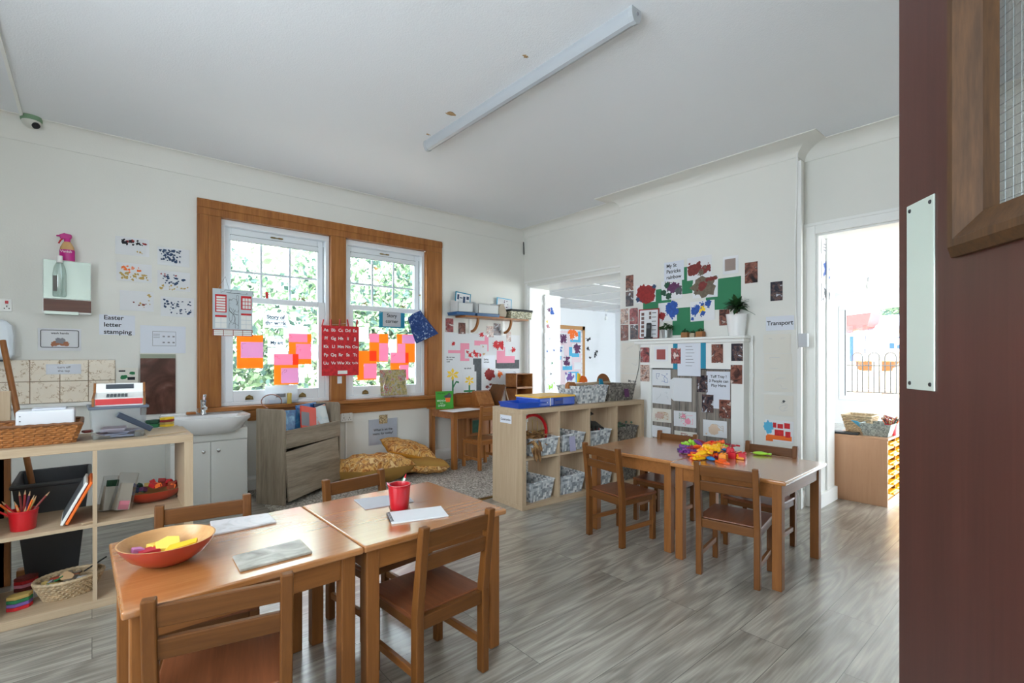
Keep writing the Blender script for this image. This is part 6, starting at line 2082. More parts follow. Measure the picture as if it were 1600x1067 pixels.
M['bowl_red'] = plain('red_stained_wood', (168, 54, 34), 0.3, coat=0.3, var=0.15, vscale=10)
M['bowl_in'] = wood('pale_bowl_wood', (176, 128, 82), (210, 166, 114), 'x', 0.8, 0.3, 0.3, grain=0.8)
bc = Vector((0.170, 1.760, 0))
bowl('large shallow wooden bowl, red outside, holding wooden shapes on the near table', (bc.x, bc.y, TH), 0.25, 0.244, 0.238, 0.070, M['bowl_red'], M['bowl_in'])
bR = Matrix.Rotation(-0.2, 3, 'Z')
hexa = [(0.036 * math.cos(R(60 * k + 15)), 0.026 * math.sin(R(60 * k + 15))) for k in range(6)]
for (dx, dy, z, poly, c, rot, nm, lab) in [(-0.005, 0.045, 0.034, hexa, (238, 206, 92), (R(24), R(-8), 0.3), 'hexagon_block', 'yellow and blue hexagonal wooden block in the bowl'), (-0.050, 0.022, 0.026, [(-0.028, -0.014), (0.028, -0.014), (0.024, 0.014), (-0.02, 0.016)], (186, 44, 60), (R(8), 0, 0.2), 'crimson_block', 'crimson wooden block in the bowl'),
                                     (0.028, 0.012, 0.030, [(-0.045, -0.01), (0.04, -0.014), (0.05, 0.006), (-0.02, 0.016)], (232, 190, 40), (R(14), R(-6), 0.15), 'yellow_wedge', 'long yellow wooden wedge in the bowl'), (-0.078, 0.022, 0.034, [(-0.014, -0.01), (0.016, -0.012), (0.012, 0.012), (-0.012, 0.010)], (190, 116, 170), (R(4), R(12), 0.3), 'mauve_chip', 'small mauve chip at the left in the bowl'),
                                     (-0.035, 0.055, 0.030, [(-0.02, -0.015), (0.02, -0.015), (0.02, 0.015), (-0.02, 0.015)], (238, 200, 90), (0, R(5), 0.5), 'yellow_block', 'small yellow block behind the crimson one in the bowl')]:
    pos = bc + bR @ Vector((dx, dy, 0))
    o = MB().prism(poly, 0, 0.013, 'z').build(nm, plain(nm, c, 0.5), None, (pos.x, pos.y, TH + z), rot, 0.0015)
    tag(o, lab, 'block')
    if nm == 'hexagon_block':
        MB().prism([(x_ * 0.97, y_ * 0.97) for x_, y_ in hexa], -0.011, 0.0, 'z').build('blue_underside', M['navyink'], o)


def slab(name, label, cat, pix, z, th, mat, side=None):
    cs = [PZ(px, py, z + th) for px, py in pix]
    c = sum(cs, Vector()) / len(cs)
    poly = [(q.x - c.x, q.y - c.y) for q in cs]
    o = MB().prism(poly, 0, th, 'z').build(name, mat, None, (c.x, c.y, z), (0, 0, 0), min(0.003, th * 0.3))
    return tag(o, label, cat), c


M['board_white'] = ramp_noise('rubbed_white_board', [(0.3, (152, 146, 142)), (0.5, (204, 202, 204)), (0.62, (214, 206, 206)), (0.75, (188, 170, 176))], 9, 0.35, 'Object', 4, 1.0)
M['board_grey'] = ramp_noise('rubbed_grey_board', [(0.3, (112, 106, 96)), (0.5, (156, 152, 142)), (0.7, (186, 182, 174))], 12, 0.35, 'Object', 5, 1.5)
slab('picture_board', 'pale worn puzzle board with faint flower, behind the bowl on the near table', 'board', ((334, 834), (328, 814), (419, 801), (432, 814)), TH, 0.008, M['board_white'])
slab('picture_board', 'greyish worn wooden board at the front of the near table', 'board', ((375, 890), (363, 868), (469, 842), (488, 861)), TH, 0.008, M['board_grey'])


def pot(label, loc, r0, r1, h, mat, name='pencil_pot'):
    t = thing(name, label, 'pot', loc)
    MB().lathe([(0, 0), (r0, 0), (r0 + 0.002, 0.004), (r1 - 0.002, h - 0.008), (r1, h - 0.006), (r1, h), (r1 - 0.006, h), (r1 - 0.008, h - 0.01), (r0 - 0.003, 0.006), (0, 0.006)], 32, cap=False).build('pot', mat, t, sharp=30)
    return t


def pencil(label, base, top, r, mat, tipmat=None, group=None, name='pencil'):
    base, top = Vector(base), Vector(top)
    d = (top - base).normalized()
    o = MB().tube([base, top - d * 0.02], r, 6).build(name, mat)
    tag(o, label, 'pencil', group)
    MB().tube([top - d * 0.02, top], [r * 0.95, r * 0.15], 6).build('tip', tipmat or M['tan'], o)
    return o


q = PZ(624, 794, TH)
pot('red metal pencil pot on the table beside the notepad', (q.x, q.y, TH), 0.034, 0.046, 0.098, M['crimson'])
c = Vector((q.x, q.y, TH))
for k, (dx0, dy0, dx1, dy1, z1, col, lab) in enumerate([(-0.01, 0.01, 0.055, 0.045, 0.122, M['white'], 'white pen with green and red cap in the red table pot'), (-0.01, -0.005, 0.045, 0.05, 0.110, M['leaf'], 'green pen beside the white pen in the red table pot'), (0.01, 0.0, -0.048, 0.012, 0.110, M['pinkp'], 'pink pen leaning to the left in the red table pot'), (0.0, 0.01, -0.043, -0.005, 0.104, M['plum'], 'magenta pen at the left in the red table pot')]):
    pencil(lab, c + Vector((dx0, dy0, 0.01)), c + Vector((dx1, dy1, z1)), 0.005, col, M['redp'] if k == 0 else col, None, 'felt_pen')
o, c_ = slab('spiral_notepad', 'white spiral notepad lying in front of the red table pot', 'notepad', ((612, 817), (605, 800), (689, 790), (701, 805)), TH, 0.006, M['paper'])
m = MB()
a, b = PZ(605, 801, TH + 0.006), PZ(612, 816, TH + 0.006)
for k in range(9):
    u = (k + 0.5) / 9
    P = a.lerp(b, u) - c_
    m.tube([(P.x - 0.004, P.y, 0.001), (P.x - 0.003, P.y, 0.0085), (P.x + 0.008, P.y, 0.0085), (P.x + 0.009, P.y, 0.006)], 0.0012, 5)
m.build('spiral_binding', M['black'], o)
slab('folded_card', 'grey-white card lying behind the red table pot', 'card', ((571, 795), (553, 780), (634, 770), (647, 783)), TH, 0.004, plain('grey_white_card_b', (176, 178, 186), 0.5))
slab('red_coaster', 'thin reddish wooden coaster under the red table pot', 'coaster', ((610, 800), (606, 788), (638, 785), (642, 797)), TH, 0.0008, M['seat'])

# ================================================================== TOY PILE
def toy_mesh(kind):
    m = MB()
    if kind == 'brick':
        m.box(-0.021, 0.021, -0.021, 0.021, 0, 0.036)
        for x in (-0.01, 0.01):
            for y in (-0.01, 0.01):
                m.lathe([(0, 0.036), (0.006, 0.036), (0.006, 0.042), (0, 0.042)], 10, mat=Matrix.Translation((x, y, 0)))
    elif kind == 'star':
        poly = []
        for k in range(16):
            r = 0.034 if k % 2 == 0 else 0.017
            poly.append((r * math.cos(k * math.pi / 8), r * math.sin(k * math.pi / 8)))
        m.prism(poly, 0, 0.014, 'z')
        m.lathe([(0, 0.014), (0.012, 0.014), (0.009, 0.024), (0, 0.024)], 12)
    elif kind == 'fish':
        m.lathe([(0, -0.045), (0.010, -0.036), (0.018, -0.012), (0.019, 0.008), (0.012, 0.034), (0.004, 0.044), (0, 0.046)], 14, sx=0.62, mat=Matrix.Rotation(R(90), 4, 'Y') @ Matrix.Translation((-0.011, 0, 0)))
        m.prism([(0.036, 0.0), (0.062, -0.018), (0.058, 0.0), (0.062, 0.018)], 0.006, 0.016, 'z')
    elif kind == 'rod':
        m.tube([(-0.045, 0, 0.012), (0.045, 0, 0.012)], 0.011, 10)
        for k in range(-2, 3):
            m.lathe([(0.014, -0.004), (0.014, 0.004)], 10, mat=Matrix.Translation((k * 0.018, 0, 0.012)) @ Matrix.Rotation(R(90), 4, 'Y'))
    elif kind == 'boat':
        m.prism([(-0.05, -0.012), (0.02, -0.018), (0.05, 0.0), (0.02, 0.018), (-0.05, 0.012)], 0, 0.012, 'z')
        m.prism([(-0.03, -0.008), (0.015, -0.01), (0.015, 0.01), (-0.03, 0.008)], 0.012, 0.026, 'z')
    return m


toycols = dict(yellow=(248, 190, 20), orange=(240, 96, 26), red=(206, 22, 44), lime=(158, 214, 60), purple=(110, 40, 128), violet=(76, 62, 120), blue=(30, 128, 200), amber=(244, 150, 30), crimson=(150, 20, 50))
for k, c in toycols.items():
    M['toy_' + k] = plain('toy_' + k, c, 0.35, coat=0.15)
kinds = {k: None for k in ('brick', 'star', 'fish', 'rod', 'boat')}
names = dict(brick='toy_brick', star='toy_star', fish='toy_fish', rod='toy_rod', boat='toy_boat')
toys = [('star', 'lime', 1072, 695, 0.022), ('star', 'lime', 1082, 693, 0.038), ('fish', 'purple', 1090, 694, 0.05), ('rod', 'crimson', 1096, 694, 0.04), ('star', 'violet', 1101, 698, 0.03), ('boat', 'orange', 1109, 696, 0.045), ('rod', 'orange', 1121, 694, 0.045),
        ('fish', 'red', 1115, 694, 0.05), ('star', 'yellow', 1122, 697, 0.04), ('star', 'lime', 1130, 699, 0.025), ('fish', 'lime', 1137, 701, 0.010), ('star', 'purple', 1069, 707, 0.006), ('fish', 'purple', 1077, 707, 0.014), ('star', 'crimson', 1081, 702, 0.03), ('rod', 'purple', 1085, 709, 0.012),
        ('fish', 'orange', 1092, 701, 0.05), ('star', 'amber', 1098, 705, 0.045), ('star', 'yellow', 1106, 700, 0.06), ('rod', 'yellow', 1112, 703, 0.055), ('star', 'yellow', 1117, 700, 0.06), ('fish', 'yellow', 1097, 710, 0.03), ('star', 'yellow', 1104, 708, 0.036), ('rod', 'amber', 1110, 708, 0.03),
        ('boat', 'orange', 1086, 713, 0.012), ('star', 'red', 1090, 712, 0.02), ('star', 'orange', 1087, 718, 0.0), ('fish', 'amber', 1101, 714, 0.014), ('boat', 'yellow', 1094, 717, 0.006), ('rod', 'orange', 1110, 714, 0.008), ('star', 'violet', 1120, 708, 0.03), ('fish', 'blue', 1127, 706, 0.024), ('boat', 'amber', 1130, 704, 0.03),
        ('star', 'crimson', 1121, 715, 0.006), ('star', 'violet', 1115, 712, 0.012), ('brick', 'red', 1140, 709, 0.02), ('brick', 'red', 1145, 716, 0.0), ('brick', 'crimson', 1137, 703, 0.004), ('fish', 'blue', 1110, 719, 0.0), ('brick', 'amber', 1130, 719, 0.0), ('boat', 'orange', 1130, 724, 0.0), ('brick', 'red', 1160, 717, 0.0),
        ('boat', 'amber', 1152, 716, 0.002), ('star', 'orange', 1153, 712, 0.0), ('star', 'yellow', 1157, 711, 0.004), ('fish', 'red', 1141, 699, 0.004), ('star', 'violet', 1066, 704, 0.0), ('rod', 'purple', 1072, 701, 0.006), ('star', 'orange', 1104, 698, 0.02), ('rod', 'yellow', 1118, 705, 0.02), ('fish', 'lime', 1188, 711, 0.0)]
rnd = random.Random(12)
for i, (kd, col, px, py, dz) in enumerate(toys):
    key = kd + col
    q = PZ(px, py, TH + dz)
    tilt = min(0.5, dz * 12)
    rot = (rnd.uniform(-tilt, tilt), rnd.uniform(-tilt, tilt), rnd.uniform(0, 6.28))
    if key not in kinds:
        o = toy_mesh(kd).build(names[kd], M['toy_' + col], None, bevel=0.0015)
        kinds[key] = o
    else:
        o = kinds[key].copy()
        COL.objects.link(o)
    o.location = (q.x, q.y, TH + dz + 0.0004)
    o.rotation_euler = rot
    last = i == len(toys) - 1
    tag(o, 'lone lime green fish-shaped toy on the bare part of the far table end' if last else '%s plastic toy %s in the heap on the table near the doorway' % (col, kd), 'toy', None if last else 'plastic toys heaped on the right-hand tables')

# ================================================================== LEFT SHELF
LT, LM, LB = SH + 0.0005, CO + CELL + CI + 0.0005, CO + 0.0005
M['wicker'] = plain('honey_wicker', (172, 112, 60), 0.55, var=0.3, vscale=60)
M['wicker_dark'] = plain('dark_wicker', (120, 76, 42), 0.6, var=0.3, vscale=60)
M['pale_wicker'] = plain('pale_wicker', (196, 172, 138), 0.65, var=0.3, vscale=60)


def wicker(name, label, loc, rz, w, d, h, taper, mats, rows, stakes, cat='basket', rim=True, oval=False):
    """basket woven from round strands: rows wave over and under upright stakes"""
    t = thing(name, label, cat, loc, rz)

    def path(u, z):
        e = taper * (1 - z / h)
        a, b = w / 2 - e, d / 2 - e
        if oval:
            an = 2 * math.pi * u
            return Vector((a * math.cos(an), b * math.sin(an), z)), Vector((math.cos(an), math.sin(an), 0))
        per = 2 * (w + d)
        s = u * per
        if s < w:
            return Vector((-a + 2 * a * s / w, -b, z)), Vector((0, -1, 0))
        s -= w
        if s < d:
            return Vector((a, -b + 2 * b * s / d, z)), Vector((1, 0, 0))
        s -= d
        if s < w:
            return Vector((a - 2 * a * s / w, b, z)), Vector((0, 1, 0))
        s -= w
        return Vector((-a, b - 2 * b * s / d, z)), Vector((-1, 0, 0))
    m = MB()
    n = stakes * 2
    r = h / rows * 0.56
    for k in range(rows):
        z = h * (k + 0.5) / rows
        pts = []
        for j in range(n):
            p_, nr = path(j / n, z)
            pts.append(p_ + nr * (0.0034 * (1 if (j // 1 + k) % 2 else -1) * (1 if j % 1 == 0 else 0)))
        m.tube(pts, r, 5, closed=True)
    m.build('weave', mats[0], t)
    s = MB()
    for j in range(0, n, 2):
        a_, _ = path(j / n, 0.002)
        b_, _ = path(j / n, h)
        s.tube([a_, b_], 0.0028, 5)
    s.build('stakes', mats[1], t)
    b_ = MB()
    if oval:
        b_.lathe([(0, 0.0), (w / 2 - taper, 0.0), (w / 2 - taper, 0.006), (0, 0.006)], 32, sy=(d / 2 - taper) / (w / 2 - taper))
    else:
        b_.box(-w / 2 + taper, w / 2 - taper, -d / 2 + taper, d / 2 - taper, 0, 0.006)
    b_.build('base', mats[0], t)
    if rim:
        m = MB()
        pts = [path(j / 80, h)[0] + Vector((0, 0, 0.002 * (j % 2))) for j in range(80)]
        m.tube(pts, 0.008, 6, closed=True)
        m.build('rim', mats[1], t)
    return t


a = PZ(0, 700, LT)
b = PZ(122, 692, LT)
fx1, fyb = b.x, 2.985
wk_w = 0.50
wicker('wicker_tray', 'long shallow honey wicker basket on the left shelf with a white box inside', (fx1 - wk_w / 2 + 0.012, 3.125, LT), 0, wk_w, 0.27, 0.088, 0.028, [M['wicker'], M['wicker_dark']], 9, 44)
q0, q1 = PY(24, 665, 3.10).x, PY(117, 665, 3.10).x
t = thing('white_box', 'white plastic box with punched corner standing in the wicker tray', 'box', ((q0 + q1) / 2, 3.13, LT + 0.008))
hb_ = PY(70, 641, 3.10).z - LT - 0.008
MB().box((q0 - q1) / 2, (q1 - q0) / 2, -0.035, 0.09, 0, hb_).build('box_body', plain('white_box_plastic', (226, 228, 232), 0.4), t, bevel=0.008)
MB().box((q0 - q1) / 2 + 0.05, (q1 - q0) / 2 - 0.03, -0.02, 0.08, hb_, hb_ + 0.008).build('lid_ridge', M['paper_cool'], t, bevel=0.004)
m = MB()
for k in range(4):
    m.box((q0 - q1) / 2 + 0.012, (q0 - q1) / 2 + 0.017, -0.0365, -0.034, hb_ - 0.025 - 0.022 * k, hb_ - 0.021 - 0.022 * k)
m.build('punched_dots', M['greyp'], t)

# clear tub with grey lid, toy till on top
q0, q1 = PY(142, 680, 3.03).x, PY(226, 680, 3.03).x
tw = (q1 - q0) / 2
zt_ = PY(185, 634, 3.03).z
t = thing('storage_tub', 'clear plastic storage tub with grey lid and dark carry handle', 'storage tub', ((q0 + q1) / 2, 3.12, LT), R(2))
th_ = zt_ - LT
open_box(2 * tw + 0.012, 0.20, th_ - 0.01, 0.003, glassy('frosted_plastic', (0.93, 0.955, 0.98), 0.09, 0.15), t, 'tub', 0.010)
MB().box(-tw - 0.014, tw + 0.014, -0.108, 0.108, th_ - 0.014, th_).build('lid', plain('slate_lid', (92, 102, 116), 0.4), t, bevel=0.004)
MB().box(-0.012, tw + 0.045, -0.006, 0.006, -0.013, 0.013, mat=Matrix.Translation((0.0, -0.122, th_ * 0.72)) @ Matrix.Rotation(R(32), 4, 'Y')).build('handle', plain('dark_blue_handle', (46, 56, 72), 0.35), t, bevel=0.004)
for k in range(5):
    rnd = random.Random(k)
    o = MB().box(-0.045, 0.045, -0.06, 0.06, 0, 0.007).build('folded_paper', plain('faded_card_%d' % k, (150 + 12 * k, 156 + 8 * k, 176 + 5 * k), 0.7), None, ((q0 + q1) / 2 + rnd.uniform(-0.03, 0.03), 3.11 + rnd.uniform(-0.02, 0.02), LT + 0.0045 + 0.009 * k), (0, 0, rnd.uniform(-0.5, 0.5)))
    tag(o, 'folded greyish card seen through the clear storage tub', 'card', 'cards in the clear tub')
q0, q1 = PY(147, 630, 3.05).x, PY(227, 630, 3.05).x
t = thing('toy_till', 'toy cash till with white keypad and red drawer on the storage tub', 'toy till', ((q0 + q1) / 2, 3.12, LT + th_), R(-3))
kw = (q1 - q0) / 2
side = [(-0.085, 0), (0.085, 0), (0.085, 0.105), (0.065, 0.105), (0.045, 0.062), (-0.085, 0.038)]
for s in (-1, 1):
    MB().prism(side, s * kw - 0.005, s * kw + 0.005, 'x').build('side_panel', M['beech_z'], t, bevel=0.001)
MB().box(-kw + 0.005, kw - 0.005, -0.078, 0.08, 0.0, 0.036).build('till_body', M['white'], t)
MB().prism([(-0.082, 0.034), (0.045, 0.058), (0.065, 0.102), (0.082, 0.102), (0.082, 0.03)], -kw + 0.005, kw - 0.005, 'x').build('keypad_case', M['white'], t)
MB().box(-kw + 0.008, kw - 0.008, -0.084, -0.076, 0.006, 0.034).build('drawer', M['red'], t, bevel=0.001)
km = Matrix.Translation((0, -0.02, 0.0468)) @ Matrix.Rotation(math.atan2(0.024, 0.127), 4, 'X')
m = MB()
for i in range(6):
    for j in range(4):
        m.box(-0.05 + i * 0.014, -0.039 + i * 0.014, -0.032 + j * 0.015, -0.021 + j * 0.015, 0, 0.003, mat=km)
m.build('keys', M['greyp'], t)
MB().box(-0.055, 0.055, -0.004, 0.02, 0, 0.001, mat=Matrix.Translation((0, 0.052, 0.08)) @ Matrix.Rotation(R(65), 4, 'X')).build('display', M['seal'], t)
o, c_ = slab('activity_board', 'thin pale wooden board at the right end of the left shelf top', 'board', ((230, 681), (224, 672), (277, 664), (291, 673)), LT, 0.006, M['pale_x'])


def ring_stack(label, px, py, z, cols, r, h, group=None, sc=0.8, name='stacking_box'):
    q = PZ(px, py, z)
    t = thing(name, label, 'stacking toy', (q.x, q.y, z), R(20), group)
    for k, c in enumerate(cols):
        o = MB().prism([(r * math.cos(R(60 * j)) * 1.25, r * math.sin(R(60 * j)) * sc) for j in range(6)], k * h, (k + 0.92) * h, 'z').build('layer', M[c], t, bevel=0.002)


ring_stack('green stacking box on the pale board of the left shelf', 238, 668, LT + 0.006, ['leaf', 'darkgreen'], 0.030, 0.022)
ring_stack('yellow and red stacking box on the pale board of the left shelf', 261, 666, LT + 0.006, ['yellowp', 'gold', 'dkred', 'yellowp'], 0.030, 0.013)
q = PZ(138, 680, LT)
o = MB().box(-0.02, 0.02, -0.02, 0.02, 0, 0.012).build('brown_tin', M['maroon'], None, (q.x - 0.004, q.y + 0.12, LT), (0, 0, 0.3), 0.004)
tag(o, 'small brown tin between the wicker tray and the clear tub', 'tin')

# middle row
q = PZ(35, 830, LM)
pot('red plastic pot of pencils on the middle board of the left shelf', (q.x, q.y + 0.035, LM), 0.040, 0.051, 0.088, M['red'])
pc = Vector((q.x, q.y + 0.035, LM))
for k, (dx, dy, z1, col, lab) in enumerate([(-0.085, 0.01, 0.135, 'orange', 'orange pencil leaning far left'), (-0.095, -0.02, 0.115, 'redp', 'red pencil leaning far left'), (-0.07, 0.03, 0.130, 'redp', 'red pencil at the left'), (-0.05, -0.01, 0.10, 'orange', 'short orange pencil at the left'), (-0.015, 0.03, 0.165, 'maroon', 'brown pencil standing tallest'), (0.005, 0.02, 0.170, 'dkred', 'dark red pencil standing tallest'),
                                     (0.02, 0.03, 0.160, 'plum', 'purple pencil'), (0.035, 0.0, 0.145, 'orange', 'orange pencil right of middle'), (0.04, 0.03, 0.135, 'gold', 'yellow pencil right of middle'), (0.085, 0.02, 0.148, 'maroon', 'brown pencil leaning far right'), (-0.02, -0.02, 0.11, 'orange', 'short orange pencil in front'), (0.01, -0.025, 0.105, 'gold', 'short yellow pencil in front'), (-0.03, 0.02, 0.125, 'orange', 'orange pencil near the middle')]):
    pencil(lab + ' in the red pot on the left shelf', pc + Vector((-dx * 0.2, -dy * 0.2, 0.012)), pc + Vector((dx, dy, z1)), 0.0045, M[col], None, 'pencils in the red shelf pot')
# leaning slates
for k, (nm, lab, m0, m1, off) in enumerate((('drawing_slate', 'white-edged grey slate leaning on the divider of the left shelf', 'greyp', 'white', -0.028), ('orange_folder', 'orange-red folder leaning behind the grey slate', 'redp', 'orange', 0.0))):
    bot = PZ(104, 819, LM)
    t = thing(nm, lab, 'slate' if k == 0 else 'folder', (bot.x + 0.004 + off * 0.6, 2.985, LM), 0)
    lean = Matrix.Rotation(R(26), 4, 'Y')
    ln = 0.205
    MB().box(-0.012, -0.001, 0, 0.24, 0.006, ln, mat=lean).build('frame', M[m1], t, bevel=0.003)
    MB().box(-0.0135, -0.0115, 0.018, 0.222, 0.022, ln - 0.02, mat=lean).build('face', M[m0], t)
# zip bags
M['bag'] = glassy('clear_bag', (0.95, 0.96, 0.97), 0.10, 0.2)
for k, (px, lab, cont, wd, ht, lean) in enumerate(((170, 'clear zip bag of white cards with a green patch, left of two', 'darkgreen', 0.05, 0.17, 8), (192, 'clear zip bag of pale cards leaning right, beside the brick bowl', 'palegrey', 0.065, 0.185, 14))):
    q = PZ(px, 800, LM)
    t = thing('zip_bag', lab, 'bag', (q.x - 0.01, q.y + 0.04, LM + 0.001), R(25))
    mt = Matrix.Rotation(R(lean), 4, 'Y')
    m = MB()
    for j in range(1):
        m.taper((-wd * 0.6, wd * 0.6, -0.03, 0.03), (-wd * 0.65, wd * 0.65, -0.006, 0.006), 0, ht, mat=mt)
    m.build('clear_pouch', M['bag'], t, bevel=0.004)
    MB().taper((-wd * 0.45, wd * 0.45, -0.022, 0.022), (-wd * 0.42, wd * 0.42, -0.006, 0.006), 0.004, ht * 0.72, mat=mt).build('cards', M['paper_warm'], t)
    if k == 0:
        MB().box(-0.02, 0.03, -0.016, -0.006, ht * 0.70, ht * 0.88, mat=mt).build('green_patch', M['darkgreen'], t)
    else:
        MB().box(-0.025, 0.02, -0.026, -0.022, 0.008, 0.05, mat=mt).build('pink_print', M['pinkp'], t)
# bowl of bricks
q = PZ(240, 786, LM)
bowl('red oval bowl heaped with coloured wooden bricks on the left shelf', (q.x, q.y + 0.06, LM), R(6), 0.29, 0.20, 0.062, M['bowl_red'], M['bowl_in'], 'brick_bowl')
bcol = ['blue', 'blue', 'navyink', 'darkgreen', 'darkgreen', 'plum', 'gold', 'redp', 'redp', 'orange', 'dkred', 'dkred', 'redp', 'rust', 'orange', 'dkred']
proto = None
rnd = random.Random(21)
bms = {}
for k in range(34):
    u = rnd.uniform(-1, 1)
    v_ = rnd.uniform(-0.8, 0.8)
    dome = max(0.0, 1 - u * u * 0.8 - v_ * v_ * 0.5)
    z = 0.042 + 0.06 * dome * rnd.uniform(0.5, 1) + 0.02 * abs(u)
    c = bcol[min(15, max(0, int((u + 1) * 8)))]
    if c not in bms:
        o = MB().box(-0.016, 0.016, -0.012, 0.012, -0.010, 0.010).build('wooden_brick', M[c], None, bevel=0.001)
        bms[c] = o
    else:
        o = bms[c].copy()
        COL.objects.link(o)
    o.location = (q.x + u * 0.115, q.y + 0.06 + v_ * 0.06, LM + z)
    o.rotation_euler = (rnd.uniform(-0.5, 0.5), rnd.uniform(-0.5, 0.5), rnd.uniform(0, 3))
    cn = dict(blue='blue', navyink='dark blue', darkgreen='dark green', plum='plum', gold='yellow', redp='bright red', orange='orange', dkred='dark red', rust='rust red')[c]
    tag(o, '%s wooden brick heaped in the red oval bowl on the left shelf' % cn, 'brick', 'bricks in the red oval bowl')
# bottom row
q = PZ(108, 938, LB)
wicker('oval_basket', 'pale oval wicker basket of wooden puzzle pieces at the bottom of the left shelf', (q.x, q.y + 0.085, LB), R(14), 0.25, 0.18, 0.085, 0.038, [M['pale_wicker'], M['pale_wicker']], 8, 26, oval=True)
rnd = random.Random(8)
pcs = [('tan', 'tan'), ('gold', 'yellow'), ('olive', 'olive'), ('grey', 'grey'), ('palegrey', 'pale grey'), ('skin', 'brown'), ('leaf', 'green'), ('sky', 'pale blue'), ('rust', 'rust')]
for k in range(26):
    c, cn = pcs[k % 9]
    r = rnd.uniform(0.014, 0.03)
    poly = [(r * rnd.uniform(0.7, 1.2) * math.cos(j * 0.785), r * rnd.uniform(0.6, 1.1) * math.sin(j * 0.785)) for j in range(8)]
    a_, rr = rnd.uniform(0, 6.28), rnd.uniform(0, 1) ** 0.5
    o = MB().prism(poly, 0, 0.007, 'z').build('puzzle_piece', M[c], None, (q.x + 0.082 * rr * math.cos(a_), q.y + 0.085 + 0.055 * rr * math.sin(a_), LB + 0.05 + 0.045 * (1 - rr) + rnd.uniform(0, 0.016)), (rnd.uniform(-0.5, 0.5), rnd.uniform(-0.5, 0.5), rnd.uniform(0, 6)), 0.001)
    tag(o, '%s wooden puzzle piece in the pale oval basket' % cn, 'puzzle piece', 'puzzle pieces in the oval basket')
o = MB().tube([(q.x + 0.05, q.y + 0.09, LB + 0.09), (q.x + 0.135, q.y + 0.135, LB + 0.125)], 0.0035, 6).build('dark_stick', M['black'])
tag(o, 'thin dark stick poking out of the pale oval basket', 'stick')
ring_stack('yellow, green and violet stacked hexagon boxes at the bottom of the left shelf', 31, 950, LB, ['redp', 'violet', 'leaf', 'gold'], 0.036, 0.016)
ring_stack('red and pink stacked hexagon boxes behind the yellow-topped stack', 41, 920, LB, ['maroon', 'pinkp', 'redp', 'maroon'], 0.036, 0.016)
q = PZ(55, 912, LB)
o = MB().box(-0.022, 0.022, -0.02, 0.02, 0, 0.03).build('blue_block', M['blue'], None, (q.x, q.y + 0.09, LB), (0, 0, 0.5), 0.003)
tag(o, 'small blue block behind the stacked hexagon boxes', 'block')
q = PZ(50, 935, LB)
o = MB().prism([(-0.012, 0), (0.012, 0), (0.018, 0.05), (-0.004, 0.055)], -0.004, 0.004, 'y').build('white_card_piece', M['paper'], None, (q.x + 0.012, q.y + 0.01, LB), (0, 0, 0.6))
tag(o, 'white upright card piece beside the stacked hexagon boxes', 'card')
q = PZ(136, 819, LM)
o = MB().box(-0.02, 0.02, -0.01, 0.01, 0, 0.008).build('pale_chip', M['pale_x'], None, (q.x, q.y + 0.01, LM), (0, 0, 0.4), 0.002)
tag(o, 'pale wooden chip under the leaning folder', 'block')

# behind the left shelf
fl_, fr_ = PZ(42, 905, 0), PZ(126, 872, 0)
yb = 3.42
bx0, bx1 = PY(40, 850, yb).x, PY(122, 850, yb).x
zr_ = PY(80, 757, yb - 0.06).z
t = thing('grey_bin', 'large dark grey plastic bin on the floor behind the left shelf', 'bin', ((bx0 + bx1) / 2, yb + 0.17, 0.0))
bw = (bx1 - bx0)
M['bin'] = plain('dark_grey_plastic', (60, 62, 66), 0.5)
open_box(bw + 0.09, 0.42, zr_, 0.006, M['bin'], t, 'bin_body', 0.05)
a_, b_ = bw / 2 + 0.045, 0.21
m = MB().tube([(-a_, -b_, zr_), (a_, -b_, zr_), (a_, b_, zr_), (-a_, b_, zr_)], 0.012, 8, closed=True)
m.build('rim', M['bin'], t)
p0, p1 = PY(4, 532, 3.95), PY(46, 745, 3.75)
d = (p1 - p0)
p2 = p0 + d * (p0.z / (p0.z - p1.z))
p2.z = 0.0
t = thing('broom_handle', 'slim wooden broom handle leaning behind the left shelf', 'broom', (p2.x, p2.y, 0))
MB().tube([p0 - Vector((p2.x, p2.y, 0)), (0, 0, 0.05)], 0.014, 12).build('handle', M['beech_z'], t)
MB().box(-0.12, 0.12, -0.03, 0.03, 0.0, 0.05).build('broom_head', M['oak_x'], t, bevel=0.006)
px0, px1 = PY(-10, 650, 3.55).x, PY(17, 650, 3.55).x
t = thing('wooden_stand', 'pale wooden stand with uprights behind the left shelf, at the photo edge', 'stand', ((px0 + px1) / 2, 3.55, 0))
zz = PY(10, 611, 3.55).z
hw_ = (px1 - px0) / 2
MB().box(-hw_, hw_, -0.02, 0.02, zz - 0.16, zz).build('top_board', M['pale_z'], t, bevel=0.003)
for x in (-hw_ + 0.02, hw_ - 0.02):
    MB().box(x - 0.02, x + 0.02, -0.018, 0.018, 0, zz - 0.16).build('leg', M['beech_z'], t, bevel=0.002)

